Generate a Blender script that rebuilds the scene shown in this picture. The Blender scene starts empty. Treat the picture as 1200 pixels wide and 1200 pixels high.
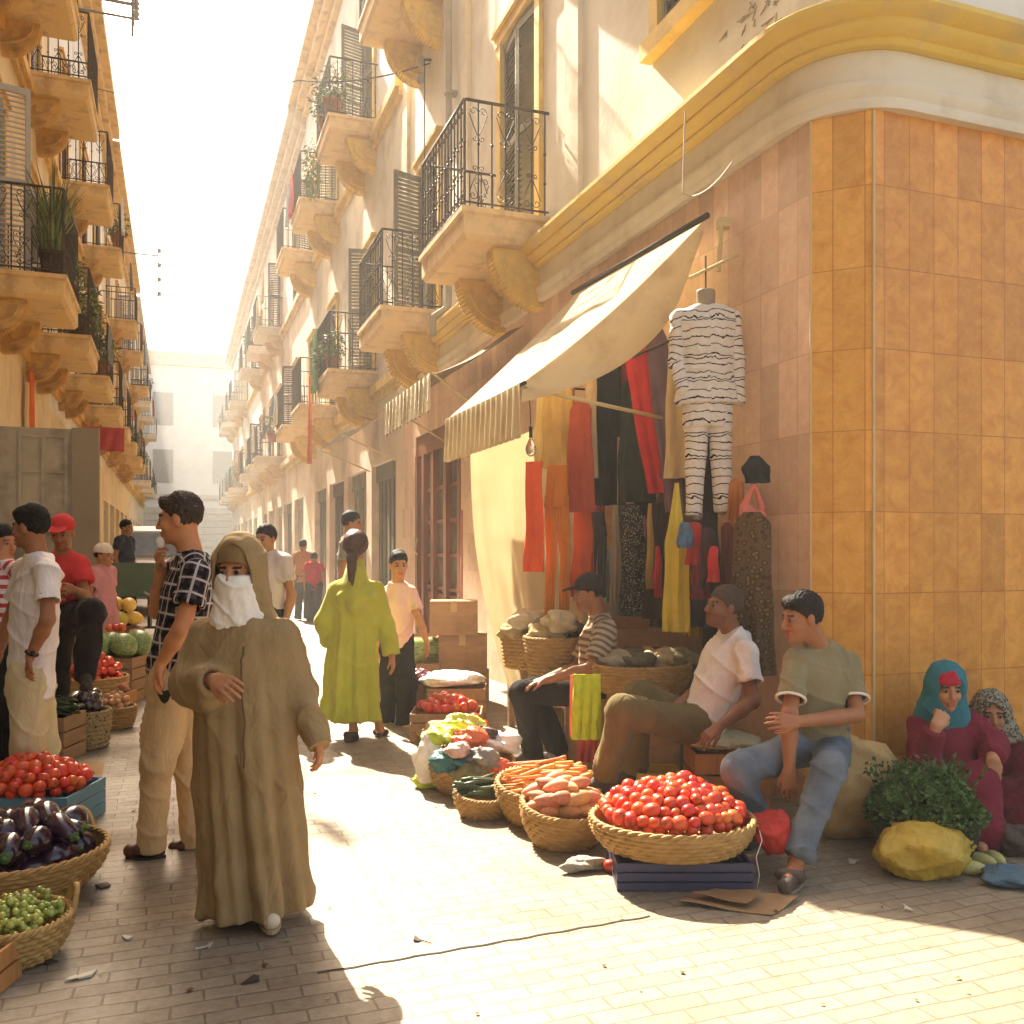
import bpy, math, random
import numpy as np
from mathutils import Vector, Matrix
random.seed(7); rng = np.random.default_rng(7)
scene = bpy.context.scene
COL = scene.collection
PI = math.pi
# ---------------------------------------------------------------- survey of the place
T = math.radians(20.12); FPX = 1070.0; HOR = 646.0; EYE = 1.5
CT, ST = math.cos(T), math.sin(T)
RIGHT = np.array([CT, -ST, 0.0]); FWD = np.array([ST, CT, 0.0]); UP = np.array([0, 0, 1.0])
def at(px, py, d):                       # measured point of the place at viewing distance d
    return RIGHT * ((px - 600) / FPX * d) + FWD * d + UP * (EYE + (HOR - py) / FPX * d)
def gr(px, py, z=0.0):                   # measured point on a level surface of height z
    d = (EYE - z) * FPX / (py - HOR)
    return at(px, py, d)
def atg(px, d): q = at(px, 646, d); q[2] = 0.0; return q
def dep(py, z=0.0): return (EYE - z) * FPX / (py - HOR)
XR, XL = 3.45, -2.15
# ---------------------------------------------------------------- object helpers
def tag(o, label=None, cat=None, group=None, kind=None):
    if label: o['label'] = label
    if cat: o['category'] = cat
    if group: o['group'] = group
    if kind: o['kind'] = kind
    return o
def empty(name, loc, rz=0.0, label=None, cat=None, group=None):
    o = bpy.data.objects.new(name, None); COL.objects.link(o)
    o.location = [float(a) for a in loc]; o.rotation_euler = (0, 0, rz); o.empty_display_size = 0.1
    return tag(o, label, cat, group)
def copy_tree(o, parent=None):
    c = o.copy(); COL.objects.link(c)
    if parent is not None: c.parent = parent
    for ch in o.children: copy_tree(ch, c)
    return c
def raw_mesh(name, V, F, mats, mi=None, smooth=False, auto=None):
    me = bpy.data.meshes.new(name)
    V = np.asarray(V, dtype=np.float64)
    if isinstance(F, np.ndarray):
        n = len(F); k = F.shape[1]
        me.vertices.add(len(V)); me.vertices.foreach_set('co', V.astype(np.float32).ravel())
        me.loops.add(n * k); me.loops.foreach_set('vertex_index', F.astype(np.int32).ravel())
        me.polygons.add(n); me.polygons.foreach_set('loop_start', np.arange(0, n * k, k, dtype=np.int32))
        me.update(calc_edges=True)
    else:
        me.from_pydata([tuple(v) for v in V], [], F); me.update()
    for m in (mats if isinstance(mats, (list, tuple)) else [mats]): me.materials.append(m)
    if mi is not None and len(me.materials) > 1: me.polygons.foreach_set('material_index', np.asarray(mi, dtype=np.int32))
    if smooth:
        me.polygons.foreach_set('use_smooth', np.ones(len(me.polygons), dtype=bool))
        if auto: 
            try: me.set_sharp_from_angle(angle=math.radians(auto))
            except Exception: pass
    me.validate()
    return me
def link(name, me, parent=None, loc=None):
    o = bpy.data.objects.new(name, me); COL.objects.link(o)
    if parent is not None: o.parent = parent
    if loc is not None: o.location = [float(a) for a in loc]
    return o
class MB:
    def __init__(s): s.v = []; s.f = []; s.mi = []; s.n = 0; s.cur = 0
    def add(s, V, F):
        V = np.asarray(V, float).reshape(-1, 3); s.v.append(V)
        for f in F: s.f.append(tuple(int(i) + s.n for i in f)); s.mi.append(s.cur)
        s.n += len(V); return s
    def box(s, x0, x1, y0, y1, z0, z1):
        V = [(x0,y0,z0),(x1,y0,z0),(x1,y1,z0),(x0,y1,z0),(x0,y0,z1),(x1,y0,z1),(x1,y1,z1),(x0,y1,z1)]
        return s.add(V, [(0,3,2,1),(4,5,6,7),(0,1,5,4),(1,2,6,5),(2,3,7,6),(3,0,4,7)])
    def obox(s, c, u, v, w, a, b, h):      # oriented box, half sizes a,b,h
        c, u, v, w = [np.asarray(q, float) for q in (c, u, v, w)]
        V = [c + su*a*u + sv*b*v + sw*h*w for sw in (-1,1) for su, sv in ((-1,-1),(1,-1),(1,1),(-1,1))]
        return s.add(V, [(0,3,2,1),(4,5,6,7),(0,1,5,4),(1,2,6,5),(2,3,7,6),(3,0,4,7)])
    def tube(s, pts, r, n=6, cap=True):
        pts = [np.asarray(p, float) for p in pts]; m = len(pts)
        rs = r if hasattr(r, '__len__') else [r] * m
        V = []; ref = None
        for i, p in enumerate(pts):
            t = pts[min(i+1, m-1)] - pts[max(i-1, 0)]; t = t / (np.linalg.norm(t) + 1e-9)
            if ref is None:
                ref = np.array([0,0,1.]) if abs(t[2]) < .9 else np.array([1.,0,0])
            u = np.cross(t, ref); u /= (np.linalg.norm(u) + 1e-9); w = np.cross(u, t); ref = w
            for k in range(n):
                a = 2*PI*k/n; V.append(p + rs[i]*(math.cos(a)*u + math.sin(a)*w))
        F = [(i*n+k, i*n+(k+1)%n, (i+1)*n+(k+1)%n, (i+1)*n+k) for i in range(m-1) for k in range(n)]
        if cap: F += [tuple(range(n))[::-1], tuple((m-1)*n+k for k in range(n))]
        return s.add(V, F)
    def rings(s, rings, capb=True, capt=True, closed=True):    # list of (n,3) arrays
        n = len(rings[0]); V = np.concatenate(rings); m = len(rings)
        kk = n if closed else n-1
        F = [(i*n+k, i*n+(k+1)%n, (i+1)*n+(k+1)%n, (i+1)*n+k) for i in range(m-1) for k in range(kk)]
        if closed and capb: F.append(tuple(range(n))[::-1])
        if closed and capt: F.append(tuple((m-1)*n+k for k in range(n)))
        return s.add(V, F)
    def lathe(s, prof, c=(0,0,0), n=24, fn=None, sx=1, sy=1):
        R = []
        for (r, z) in prof:
            a = np.arange(n)*2*PI/n
            rr = r + (fn(a, z) if fn else 0)
            R.append(np.stack([c[0]+sx*rr*np.cos(a), c[1]+sy*rr*np.sin(a), np.full(n, c[2]+z)], 1))
        return s.rings(R, capb=prof[0][0] > 1e-4, capt=prof[-1][0] > 1e-4)
    def prism(s, poly, axis_o, u, v, w, th):      # 2D polygon in (u,v), extruded along w by th (centred)
        o, u, v, w = [np.asarray(q, float) for q in (axis_o, u, v, w)]; n = len(poly)
        V = [o + a*u + b*v - w*th/2 for a, b in poly] + [o + a*u + b*v + w*th/2 for a, b in poly]
        F = [tuple(range(n))[::-1], tuple(range(n, 2*n))] + [(k, (k+1)%n, n+(k+1)%n, n+k) for k in range(n)]
        return s.add(V, F)
    def grid(s, fn, nu, nv, thick=0.0):           # fn(u,v)->point ; optional thickness dir tuple
        P = np.array([[fn(i/(nu-1), j/(nv-1)) for j in range(nv)] for i in range(nu)])
        F = [(i*nv+j, (i+1)*nv+j, (i+1)*nv+j+1, i*nv+j+1) for i in range(nu-1) for j in range(nv-1)]
        if thick:
            du = np.gradient(P, axis=0); dv = np.gradient(P, axis=1); N = np.cross(du, dv)
            N /= (np.linalg.norm(N, axis=2, keepdims=True) + 1e-9)
            Q = (P - N*thick).reshape(-1, 3); n0 = nu*nv
            F2 = [tuple(n0 + q for q in f[::-1]) for f in F]
            E = [(i*nv, (i+1)*nv) for i in range(nu-1)][::1] + [((i+1)*nv+nv-1, i*nv+nv-1) for i in range(nu-1)] + \
                [(j+1, j) for j in range(nv-1)] + [((nu-1)*nv+j, (nu-1)*nv+j+1) for j in range(nv-1)]
            F3 = [(b, a, n0+a, n0+b) for a, b in E]
            return s.add(np.concatenate([P.reshape(-1,3), Q]), F + F2 + F3)
        return s.add(P.reshape(-1,3), F)
    def ball(s, c, r, nu=12, nv=8, R=None, fn=None):
        r = np.array([r]*3 if not hasattr(r, '__len__') else r, float); V = [(0,0,1)]
        for j in range(1, nv):
            b = PI*j/nv
            for i in range(nu):
                a = 2*PI*i/nu; V.append((math.sin(b)*math.cos(a), math.sin(b)*math.sin(a), math.cos(b)))
        V.append((0,0,-1)); V = np.array(V)
        if fn is not None: V = V * fn(V)[:, None]
        V = V * r
        if R is not None: V = V @ np.asarray(R).T
        V = V + np.asarray(c, float)
        F = [(0, 1+i, 1+(i+1)%nu) for i in range(nu)]
        for j in range(nv-2): F += [(1+j*nu+i, 1+(j+1)*nu+i, 1+(j+1)*nu+(i+1)%nu, 1+j*nu+(i+1)%nu) for i in range(nu)]
        L = 1+(nv-1)*nu; o = 1+(nv-2)*nu
        F += [(L, o+(i+1)%nu, o+i) for i in range(nu)]
        return s.add(V, F)
    def mesh(s, name, mats, smooth=False, auto=None, off=(0,0,0)):
        V = np.concatenate(s.v) - np.asarray(off, float)
        return raw_mesh(name, V, s.f, mats, s.mi, smooth, auto)
    def build(s, name, mats, parent=None, smooth=False, auto=None, off=None):
        # geometry is in world space when a parent empty exists: shift it to the parent's origin
        if off is None:
            off = (0,0,0)
            p = parent; 
            off = np.zeros(3)
            while p is not None: off = off + np.array(p.location); p = p.parent
        return link(name, s.mesh(name, mats, smooth, auto, off), parent)
    def thing(s, name, mats, label, cat, group=None, smooth=False, auto=None, kind=None):
        V = np.concatenate(s.v); lo = V.min(0); hi = V.max(0); c = np.array([(lo[0]+hi[0])/2, (lo[1]+hi[1])/2, lo[2]])
        o = link(name, s.mesh(name, mats, smooth, auto, c), None, c)
        return tag(o, label, cat, group, kind)
def rotz(a): c, s_ = math.cos(a), math.sin(a); return np.array([[c,-s_,0],[s_,c,0],[0,0,1.]])
def rotx(a): c, s_ = math.cos(a), math.sin(a); return np.array([[1.,0,0],[0,c,-s_],[0,s_,c]])
def roty(a): c, s_ = math.cos(a), math.sin(a); return np.array([[c,0,s_],[0,1.,0],[-s_,0,c]])
# ---------------------------------------------------------------- materials
MATS = {}
def nt(m): m.use_nodes = True; t = m.node_tree; t.nodes.clear(); return t
def N(t, ty, **kw):
    n = t.nodes.new(ty)
    for k, v in kw.items():
        if k.startswith('i_'):
            key = k[2:].replace('_', ' '); n.inputs[key].default_value = v
        else: setattr(n, k, v)
    return n
def base(name, c1=None, c2=None, sc=6.0, rough=0.75, bump=0.15, bsc=None, detail=6, metal=0.0, spec=0.35, dirt=None, dsc=1.6, trans=0.0, subs=0.0, aniso=None, coord='Object', dist=0.01, sheen=0.0, coat=0.0, crease=0.0, ov=0.0):
    if name in MATS: return MATS[name]
    m = bpy.data.materials.new(name); t = nt(m)
    out = N(t, 'ShaderNodeOutputMaterial'); p = N(t, 'ShaderNodeBsdfPrincipled')
    tc = N(t, 'ShaderNodeTexCoord'); co = tc.outputs[coord]
    if aniso:
        mp = N(t, 'ShaderNodeMapping'); mp.inputs['Scale'].default_value = aniso
        t.links.new(co, mp.inputs['Vector']); co = mp.outputs[0]
    nz = N(t, 'ShaderNodeTexNoise', i_Scale=sc, i_Detail=detail, i_Roughness=0.6)
    t.links.new(co, nz.inputs['Vector'])
    rp = N(t, 'ShaderNodeValToRGB'); rp.color_ramp.elements[0].position = .3; rp.color_ramp.elements[1].position = .7
    c2 = c2 or tuple(min(1, a*1.25) for a in c1)
    rp.color_ramp.elements[0].color = (*c1, 1); rp.color_ramp.elements[1].color = (*c2, 1)
    t.links.new(nz.outputs['Fac'], rp.inputs[0]); col = rp.outputs[0]
    if dirt:
        dn = N(t, 'ShaderNodeTexNoise', i_Scale=dsc, i_Detail=8, i_Roughness=.65); t.links.new(tc.outputs[coord], dn.inputs['Vector'])
        dr = N(t, 'ShaderNodeValToRGB'); dr.color_ramp.elements[0].position = .48; dr.color_ramp.elements[1].position = .72
        t.links.new(dn.outputs['Fac'], dr.inputs[0])
        mx = N(t, 'ShaderNodeMix', data_type='RGBA'); mx.inputs[7].default_value = (*dirt, 1)
        t.links.new(dr.outputs[0], mx.inputs[0]); t.links.new(col, mx.inputs[6]); col = mx.outputs[2]
    if ov:
        oi = N(t, 'ShaderNodeObjectInfo'); hs = N(t, 'ShaderNodeHueSaturation'); t.links.new(col, hs.inputs['Color']); col = hs.outputs[0]
        for key, lo_, hi_ in (('Hue', .5-.022*ov, .5+.03*ov), ('Value', 1-.3*ov, 1+.22*ov)):
            mr = N(t, 'ShaderNodeMapRange'); mr.inputs[3].default_value = lo_; mr.inputs[4].default_value = hi_
            src = oi.outputs['Random']
            if key == 'Value':
                fr = N(t, 'ShaderNodeMath', operation='MULTIPLY'); fr.inputs[1].default_value = 7.31; t.links.new(src, fr.inputs[0]); f2 = N(t, 'ShaderNodeMath', operation='FRACT'); t.links.new(fr.outputs[0], f2.inputs[0]); src = f2.outputs[0]
            t.links.new(src, mr.inputs[0]); t.links.new(mr.outputs[0], hs.inputs[key])
    t.links.new(col, p.inputs['Base Color'])
    p.inputs['Roughness'].default_value = rough; p.inputs['Metallic'].default_value = metal
    p.inputs['Specular IOR Level'].default_value = spec
    if sheen: p.inputs['Sheen Weight'].default_value = sheen
    if coat: p.inputs['Coat Weight'].default_value = coat; p.inputs['Coat Roughness'].default_value = .15
    if subs: p.inputs['Subsurface Weight'].default_value = subs; p.inputs['Subsurface Scale'].default_value = 0.02
    if bump:
        b = N(t, 'ShaderNodeBump', i_Strength=bump, i_Distance=dist)
        bn = N(t, 'ShaderNodeTexNoise', i_Scale=(bsc or sc*5), i_Detail=5); t.links.new(co, bn.inputs['Vector'])
        t.links.new(bn.outputs['Fac'], b.inputs['Height']); t.links.new(b.outputs[0], p.inputs['Normal'])
        if crease:
            mp2 = N(t, 'ShaderNodeMapping'); mp2.inputs['Scale'].default_value = (1, 1, .55); t.links.new(tc.outputs['Object'], mp2.inputs['Vector'])
            cn = N(t, 'ShaderNodeTexNoise', i_Scale=8.0, i_Detail=3, i_Roughness=.5, i_Distortion=1.0); t.links.new(mp2.outputs[0], cn.inputs['Vector'])
            cb = N(t, 'ShaderNodeBump', i_Strength=crease, i_Distance=.05); t.links.new(cn.outputs['Fac'], cb.inputs['Height']); t.links.new(cb.outputs[0], b.inputs['Normal'])
    if trans:
        tr = N(t, 'ShaderNodeBsdfTranslucent'); t.links.new(col, tr.inputs['Color'])
        ms = N(t, 'ShaderNodeMixShader'); ms.inputs[0].default_value = trans
        t.links.new(p.outputs[0], ms.inputs[1]); t.links.new(tr.outputs[0], ms.inputs[2]); t.links.new(ms.outputs[0], out.inputs[0])
    else: t.links.new(p.outputs[0], out.inputs[0])
    MATS[name] = m; return m
def cloth(name, c, rough=.9, sc=40, **kw):
    if name in MATS: return MATS[name]
    c2 = tuple(min(1, a*1.22+.01) for a in c)
    kw.setdefault('bump', .25); kw.setdefault('crease', .5); kw.setdefault('sheen', .04)
    return base(name, c, c2, sc=sc/8, rough=rough, bsc=sc, spec=.08, dist=.006, **kw)
def pattern(name, kind, cols, scale, rough=.85, trans=0.0, attr='gc'):
    """garment patterns in garment space (attribute 'gc': along, around, local)"""
    if name in MATS: return MATS[name]
    m = bpy.data.materials.new(name); t = nt(m); L = t.links.new
    out = N(t, 'ShaderNodeOutputMaterial'); p = N(t, 'ShaderNodeBsdfPrincipled'); L(p.outputs[0], out.inputs[0])
    p.inputs['Roughness'].default_value = rough; p.inputs['Specular IOR Level'].default_value = .15
    at_ = N(t, 'ShaderNodeAttribute', attribute_name=attr) if attr else None
    vec = at_.outputs['Vector'] if attr else N(t, 'ShaderNodeTexCoord').outputs['Object']
    nz = N(t, 'ShaderNodeTexNoise', i_Scale=7.0, i_Detail=3); L(vec, nz.inputs['Vector'])
    def band(axis, sc, width, ph=0.0, wob=0.0):
        sp = N(t, 'ShaderNodeSeparateXYZ'); L(vec, sp.inputs[0]); a = sp.outputs[axis]
        if wob:
            w = N(t, 'ShaderNodeMath', operation='MULTIPLY_ADD'); L(nz.outputs['Fac'], w.inputs[0]); w.inputs[1].default_value = wob; L(a, w.inputs[2]); a = w.outputs[0]
        mu = N(t, 'ShaderNodeMath', operation='MULTIPLY_ADD'); L(a, mu.inputs[0]); mu.inputs[1].default_value = sc; mu.inputs[2].default_value = ph
        fr = N(t, 'ShaderNodeMath', operation='FRACT'); L(mu.outputs[0], fr.inputs[0])
        lt = N(t, 'ShaderNodeMath', operation='LESS_THAN'); L(fr.outputs[0], lt.inputs[0]); lt.inputs[1].default_value = width
        return lt.outputs[0]
    def mix(fac, a, b):
        mx = N(t, 'ShaderNodeMix', data_type='RGBA'); L(fac, mx.inputs[0])
        for q, i in ((a, 6), (b, 7)):
            if isinstance(q, tuple): mx.inputs[i].default_value = (*q, 1)
            else: L(q, mx.inputs[i])
        return mx.outputs[2]
    if kind == 'stripe':   col = mix(band(0, scale, .45), cols[0], cols[1])
    elif kind == 'vstripe':col = mix(band(1, scale, .45), cols[0], cols[1])
    elif kind == 'zebra':  
        a = band(0, scale, .12, 0, .07); b = band(0, scale*.43, .06, .37, .12)
        col = mix(b, mix(a, cols[0], cols[1]), cols[1])
    elif kind == 'plaid':
        c0 = cols[0]
        c = mix(band(1, scale, .34), cols[0], cols[1]); c = mix(band(0, scale, .34), c, cols[1])
        c = mix(band(1, scale, .15, .5), c, cols[2]); c = mix(band(0, scale, .15, .5), c, cols[2])
        col = c
    elif kind == 'print':
        vo = N(t, 'ShaderNodeTexVoronoi', i_Scale=scale); L(vec, vo.inputs['Vector'])
        rp = N(t, 'ShaderNodeValToRGB'); rp.color_ramp.interpolation = 'CONSTANT'
        L(vo.outputs['Distance'], rp.inputs[0])
        e = rp.color_ramp.elements; e[0].color = (*cols[0], 1); e[1].position = .28; e[1].color = (*cols[1], 1)
        if len(cols) > 2: k = e.new(.48); k.color = (*cols[2], 1)
        col = rp.outputs[0]
    n2 = N(t, 'ShaderNodeTexNoise', i_Scale=30.0, i_Detail=4); L(N(t, 'ShaderNodeTexCoord').outputs['Object'], n2.inputs['Vector'])
    hs = N(t, 'ShaderNodeHueSaturation'); mr = N(t, 'ShaderNodeMapRange'); mr.inputs[3].default_value = .8; mr.inputs[4].default_value = 1.2
    L(n2.outputs['Fac'], mr.inputs[0]); L(mr.outputs[0], hs.inputs['Value']); L(col, hs.inputs['Color']); L(hs.outputs[0], p.inputs['Base Color'])
    b = N(t, 'ShaderNodeBump', i_Strength=.25, i_Distance=.006); L(n2.outputs['Fac'], b.inputs['Height']); L(b.outputs[0], p.inputs['Normal'])
    cn = N(t, 'ShaderNodeTexNoise', i_Scale=8.0, i_Detail=3, i_Roughness=.5, i_Distortion=1.0); L(N(t, 'ShaderNodeTexCoord').outputs['Object'], cn.inputs['Vector'])
    cb = N(t, 'ShaderNodeBump', i_Strength=.52, i_Distance=.05); L(cn.outputs['Fac'], cb.inputs['Height']); L(cb.outputs[0], b.inputs['Normal'])
    MATS[name] = m; return m
def ground_mat():
    m = bpy.data.materials.new('brick pavers'); t = nt(m); L = t.links.new
    out = N(t, 'ShaderNodeOutputMaterial'); p = N(t, 'ShaderNodeBsdfPrincipled'); L(p.outputs[0], out.inputs[0])
    tc = N(t, 'ShaderNodeTexCoord')
    wn = N(t, 'ShaderNodeTexNoise', i_Scale=2.2, i_Detail=3); L(tc.outputs['Object'], wn.inputs['Vector'])
    wv = N(t, 'ShaderNodeVectorMath', operation='SCALE'); wv.inputs['Scale'].default_value = .045; L(wn.outputs['Color'], wv.inputs[0])
    ad = N(t, 'ShaderNodeVectorMath', operation='ADD'); L(tc.outputs['Object'], ad.inputs[0]); L(wv.outputs[0], ad.inputs[1])
    br = N(t, 'ShaderNodeTexBrick'); L(ad.outputs[0], br.inputs['Vector'])
    br.inputs['Scale'].default_value = 1.0; br.inputs['Brick Width'].default_value = .21; br.inputs['Row Height'].default_value = .085
    br.inputs['Mortar Size'].default_value = .0045; br.inputs['Mortar Smooth'].default_value = .35; br.inputs['Bias'].default_value = -.1
    br.inputs['Color1'].default_value = (.325, .275, .205, 1); br.inputs['Color2'].default_value = (.265, .22, .16, 1); br.inputs['Mortar'].default_value = (.205, .165, .115, 1)
    # worn zones lose the joints; stains
    n1 = N(t, 'ShaderNodeTexNoise', i_Scale=.9, i_Detail=8, i_Roughness=.7); L(tc.outputs['Object'], n1.inputs['Vector'])
    r1 = N(t, 'ShaderNodeValToRGB'); r1.color_ramp.elements[0].position = .42; r1.color_ramp.elements[1].position = .66
    L(n1.outputs['Fac'], r1.inputs[0])
    mx = N(t, 'ShaderNodeMix', data_type='RGBA', blend_type='MULTIPLY'); L(br.outputs['Color'], mx.inputs[6])
    r1.color_ramp.elements[0].color = (1.06, 1.03, 1, 1); r1.color_ramp.elements[1].color = (.74, .68, .6, 1)
    mx.inputs[0].default_value = .9; L(r1.outputs[0], mx.inputs[7])
    n2 = N(t, 'ShaderNodeTexNoise', i_Scale=26, i_Detail=6, i_Roughness=.7); L(tc.outputs['Object'], n2.inputs['Vector'])
    mr = N(t, 'ShaderNodeMapRange'); mr.inputs[1].default_value = .3; mr.inputs[2].default_value = .7; mr.inputs[3].default_value = .8; mr.inputs[4].default_value = 1.15; L(n2.outputs['Fac'], mr.inputs[0])
    hs = N(t, 'ShaderNodeHueSaturation'); L(mr.outputs[0], hs.inputs['Value']); L(mx.outputs[2], hs.inputs['Color']); L(hs.outputs[0], p.inputs['Base Color'])
    n4 = N(t, 'ShaderNodeTexNoise', i_Scale=3.1, i_Detail=7, i_Roughness=.75, i_Distortion=.8); L(tc.outputs['Object'], n4.inputs['Vector'])
    r4 = N(t, 'ShaderNodeValToRGB'); r4.color_ramp.elements[0].position = .56; r4.color_ramp.elements[1].position = .70; r4.color_ramp.elements[0].color = (1,1,1,1); r4.color_ramp.elements[1].color = (.52,.45,.38,1); L(n4.outputs['Fac'], r4.inputs[0])
    m4 = N(t, 'ShaderNodeMix', data_type='RGBA', blend_type='MULTIPLY'); m4.inputs[0].default_value = .85; L(hs.outputs[0], m4.inputs[6]); L(r4.outputs[0], m4.inputs[7]); L(m4.outputs[2], p.inputs['Base Color'])
    rr = N(t, 'ShaderNodeMapRange'); rr.inputs[1].default_value = .35; rr.inputs[2].default_value = .65; rr.inputs[3].default_value = .36; rr.inputs[4].default_value = .8; L(n1.outputs['Fac'], rr.inputs[0]); L(rr.outputs[0], p.inputs['Roughness'])
    p.inputs['Specular IOR Level'].default_value = .4
    b1 = N(t, 'ShaderNodeBump', i_Strength=.8, i_Distance=.006); b1.invert = True; L(br.outputs['Fac'], b1.inputs['Height'])
    b2 = N(t, 'ShaderNodeBump', i_Strength=.5, i_Distance=.008); L(n2.outputs['Fac'], b2.inputs['Height']); L(b1.outputs[0], b2.inputs['Normal']); L(b2.outputs[0], p.inputs['Normal'])
    return m
def tile_mat(name, c1, c2, grout, w, h, off=(0,0,0), axis='yz', rough=.35):
    m = bpy.data.materials.new(name); t = nt(m); L = t.links.new
    out = N(t, 'ShaderNodeOutputMaterial'); p = N(t, 'ShaderNodeBsdfPrincipled'); L(p.outputs[0], out.inputs[0])
    tc = N(t, 'ShaderNodeTexCoord'); sp = N(t, 'ShaderNodeSeparateXYZ'); L(tc.outputs['Object'], sp.inputs[0])
    cb = N(t, 'ShaderNodeCombineXYZ')
    if axis == 'yz': L(sp.outputs[1], cb.inputs[0])
    elif axis == 'xz': L(sp.outputs[0], cb.inputs[0])
    else:
        s2 = N(t, 'ShaderNodeMath', operation='SUBTRACT'); L(sp.outputs[0], s2.inputs[0]); L(sp.outputs[1], s2.inputs[1])
        s3 = N(t, 'ShaderNodeMath', operation='MULTIPLY'); s3.inputs[1].default_value = .7071; L(s2.outputs[0], s3.inputs[0]); L(s3.outputs[0], cb.inputs[0])
    L(sp.outputs[2], cb.inputs[1])
    mp = N(t, 'ShaderNodeMapping'); mp.inputs['Location'].default_value = off; L(cb.outputs[0], mp.inputs[0])
    br = N(t, 'ShaderNodeTexBrick', offset=0.0, offset_frequency=1, squash_frequency=1); L(mp.outputs[0], br.inputs['Vector'])
    br.inputs['Scale'].default_value = 1; br.inputs['Brick Width'].default_value = w; br.inputs['Row Height'].default_value = h
    br.inputs['Mortar Size'].default_value = .0028; br.inputs['Mortar Smooth'].default_value = .2
    br.inputs['Color1'].default_value = (.84, .82, .80, 1); br.inputs['Color2'].default_value = (1.1, 1.1, 1.1, 1); br.inputs['Mortar'].default_value = (*[g*1.0 for g in grout], 1)
    nz = N(t, 'ShaderNodeTexNoise', i_Scale=9.0, i_Detail=10, i_Roughness=.75, i_Distortion=.5); L(tc.outputs['Object'], nz.inputs['Vector'])
    rp = N(t, 'ShaderNodeValToRGB'); e = rp.color_ramp.elements; e[0].position = .32; e[1].position = .66; e[0].color = (*c1, 1); e[1].color = (*c2, 1)
    L(nz.outputs['Fac'], rp.inputs[0])
    mx = N(t, 'ShaderNodeMix', data_type='RGBA', blend_type='MULTIPLY'); mx.inputs[0].default_value = 1; L(rp.outputs[0], mx.inputs[6]); L(br.outputs['Color'], mx.inputs[7])
    L(mx.outputs[2], p.inputs['Base Color'])
    n3 = N(t, 'ShaderNodeTexNoise', i_Scale=3, i_Detail=4); L(tc.outputs['Object'], n3.inputs['Vector'])
    rr = N(t, 'ShaderNodeMapRange'); rr.inputs[3].default_value = rough-.08; rr.inputs[4].default_value = rough+.22; L(n3.outputs['Fac'], rr.inputs[0]); L(rr.outputs[0], p.inputs['Roughness'])
    b1 = N(t, 'ShaderNodeBump', i_Strength=.6, i_Distance=.003); b1.invert = True; L(br.outputs['Fac'], b1.inputs['Height'])
    b2 = N(t, 'ShaderNodeBump', i_Strength=.12, i_Distance=.01); L(n3.outputs['Fac'], b2.inputs['Height']); L(b1.outputs[0], b2.inputs['Normal']); L(b2.outputs[0], p.inputs['Normal'])
    return m
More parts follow.
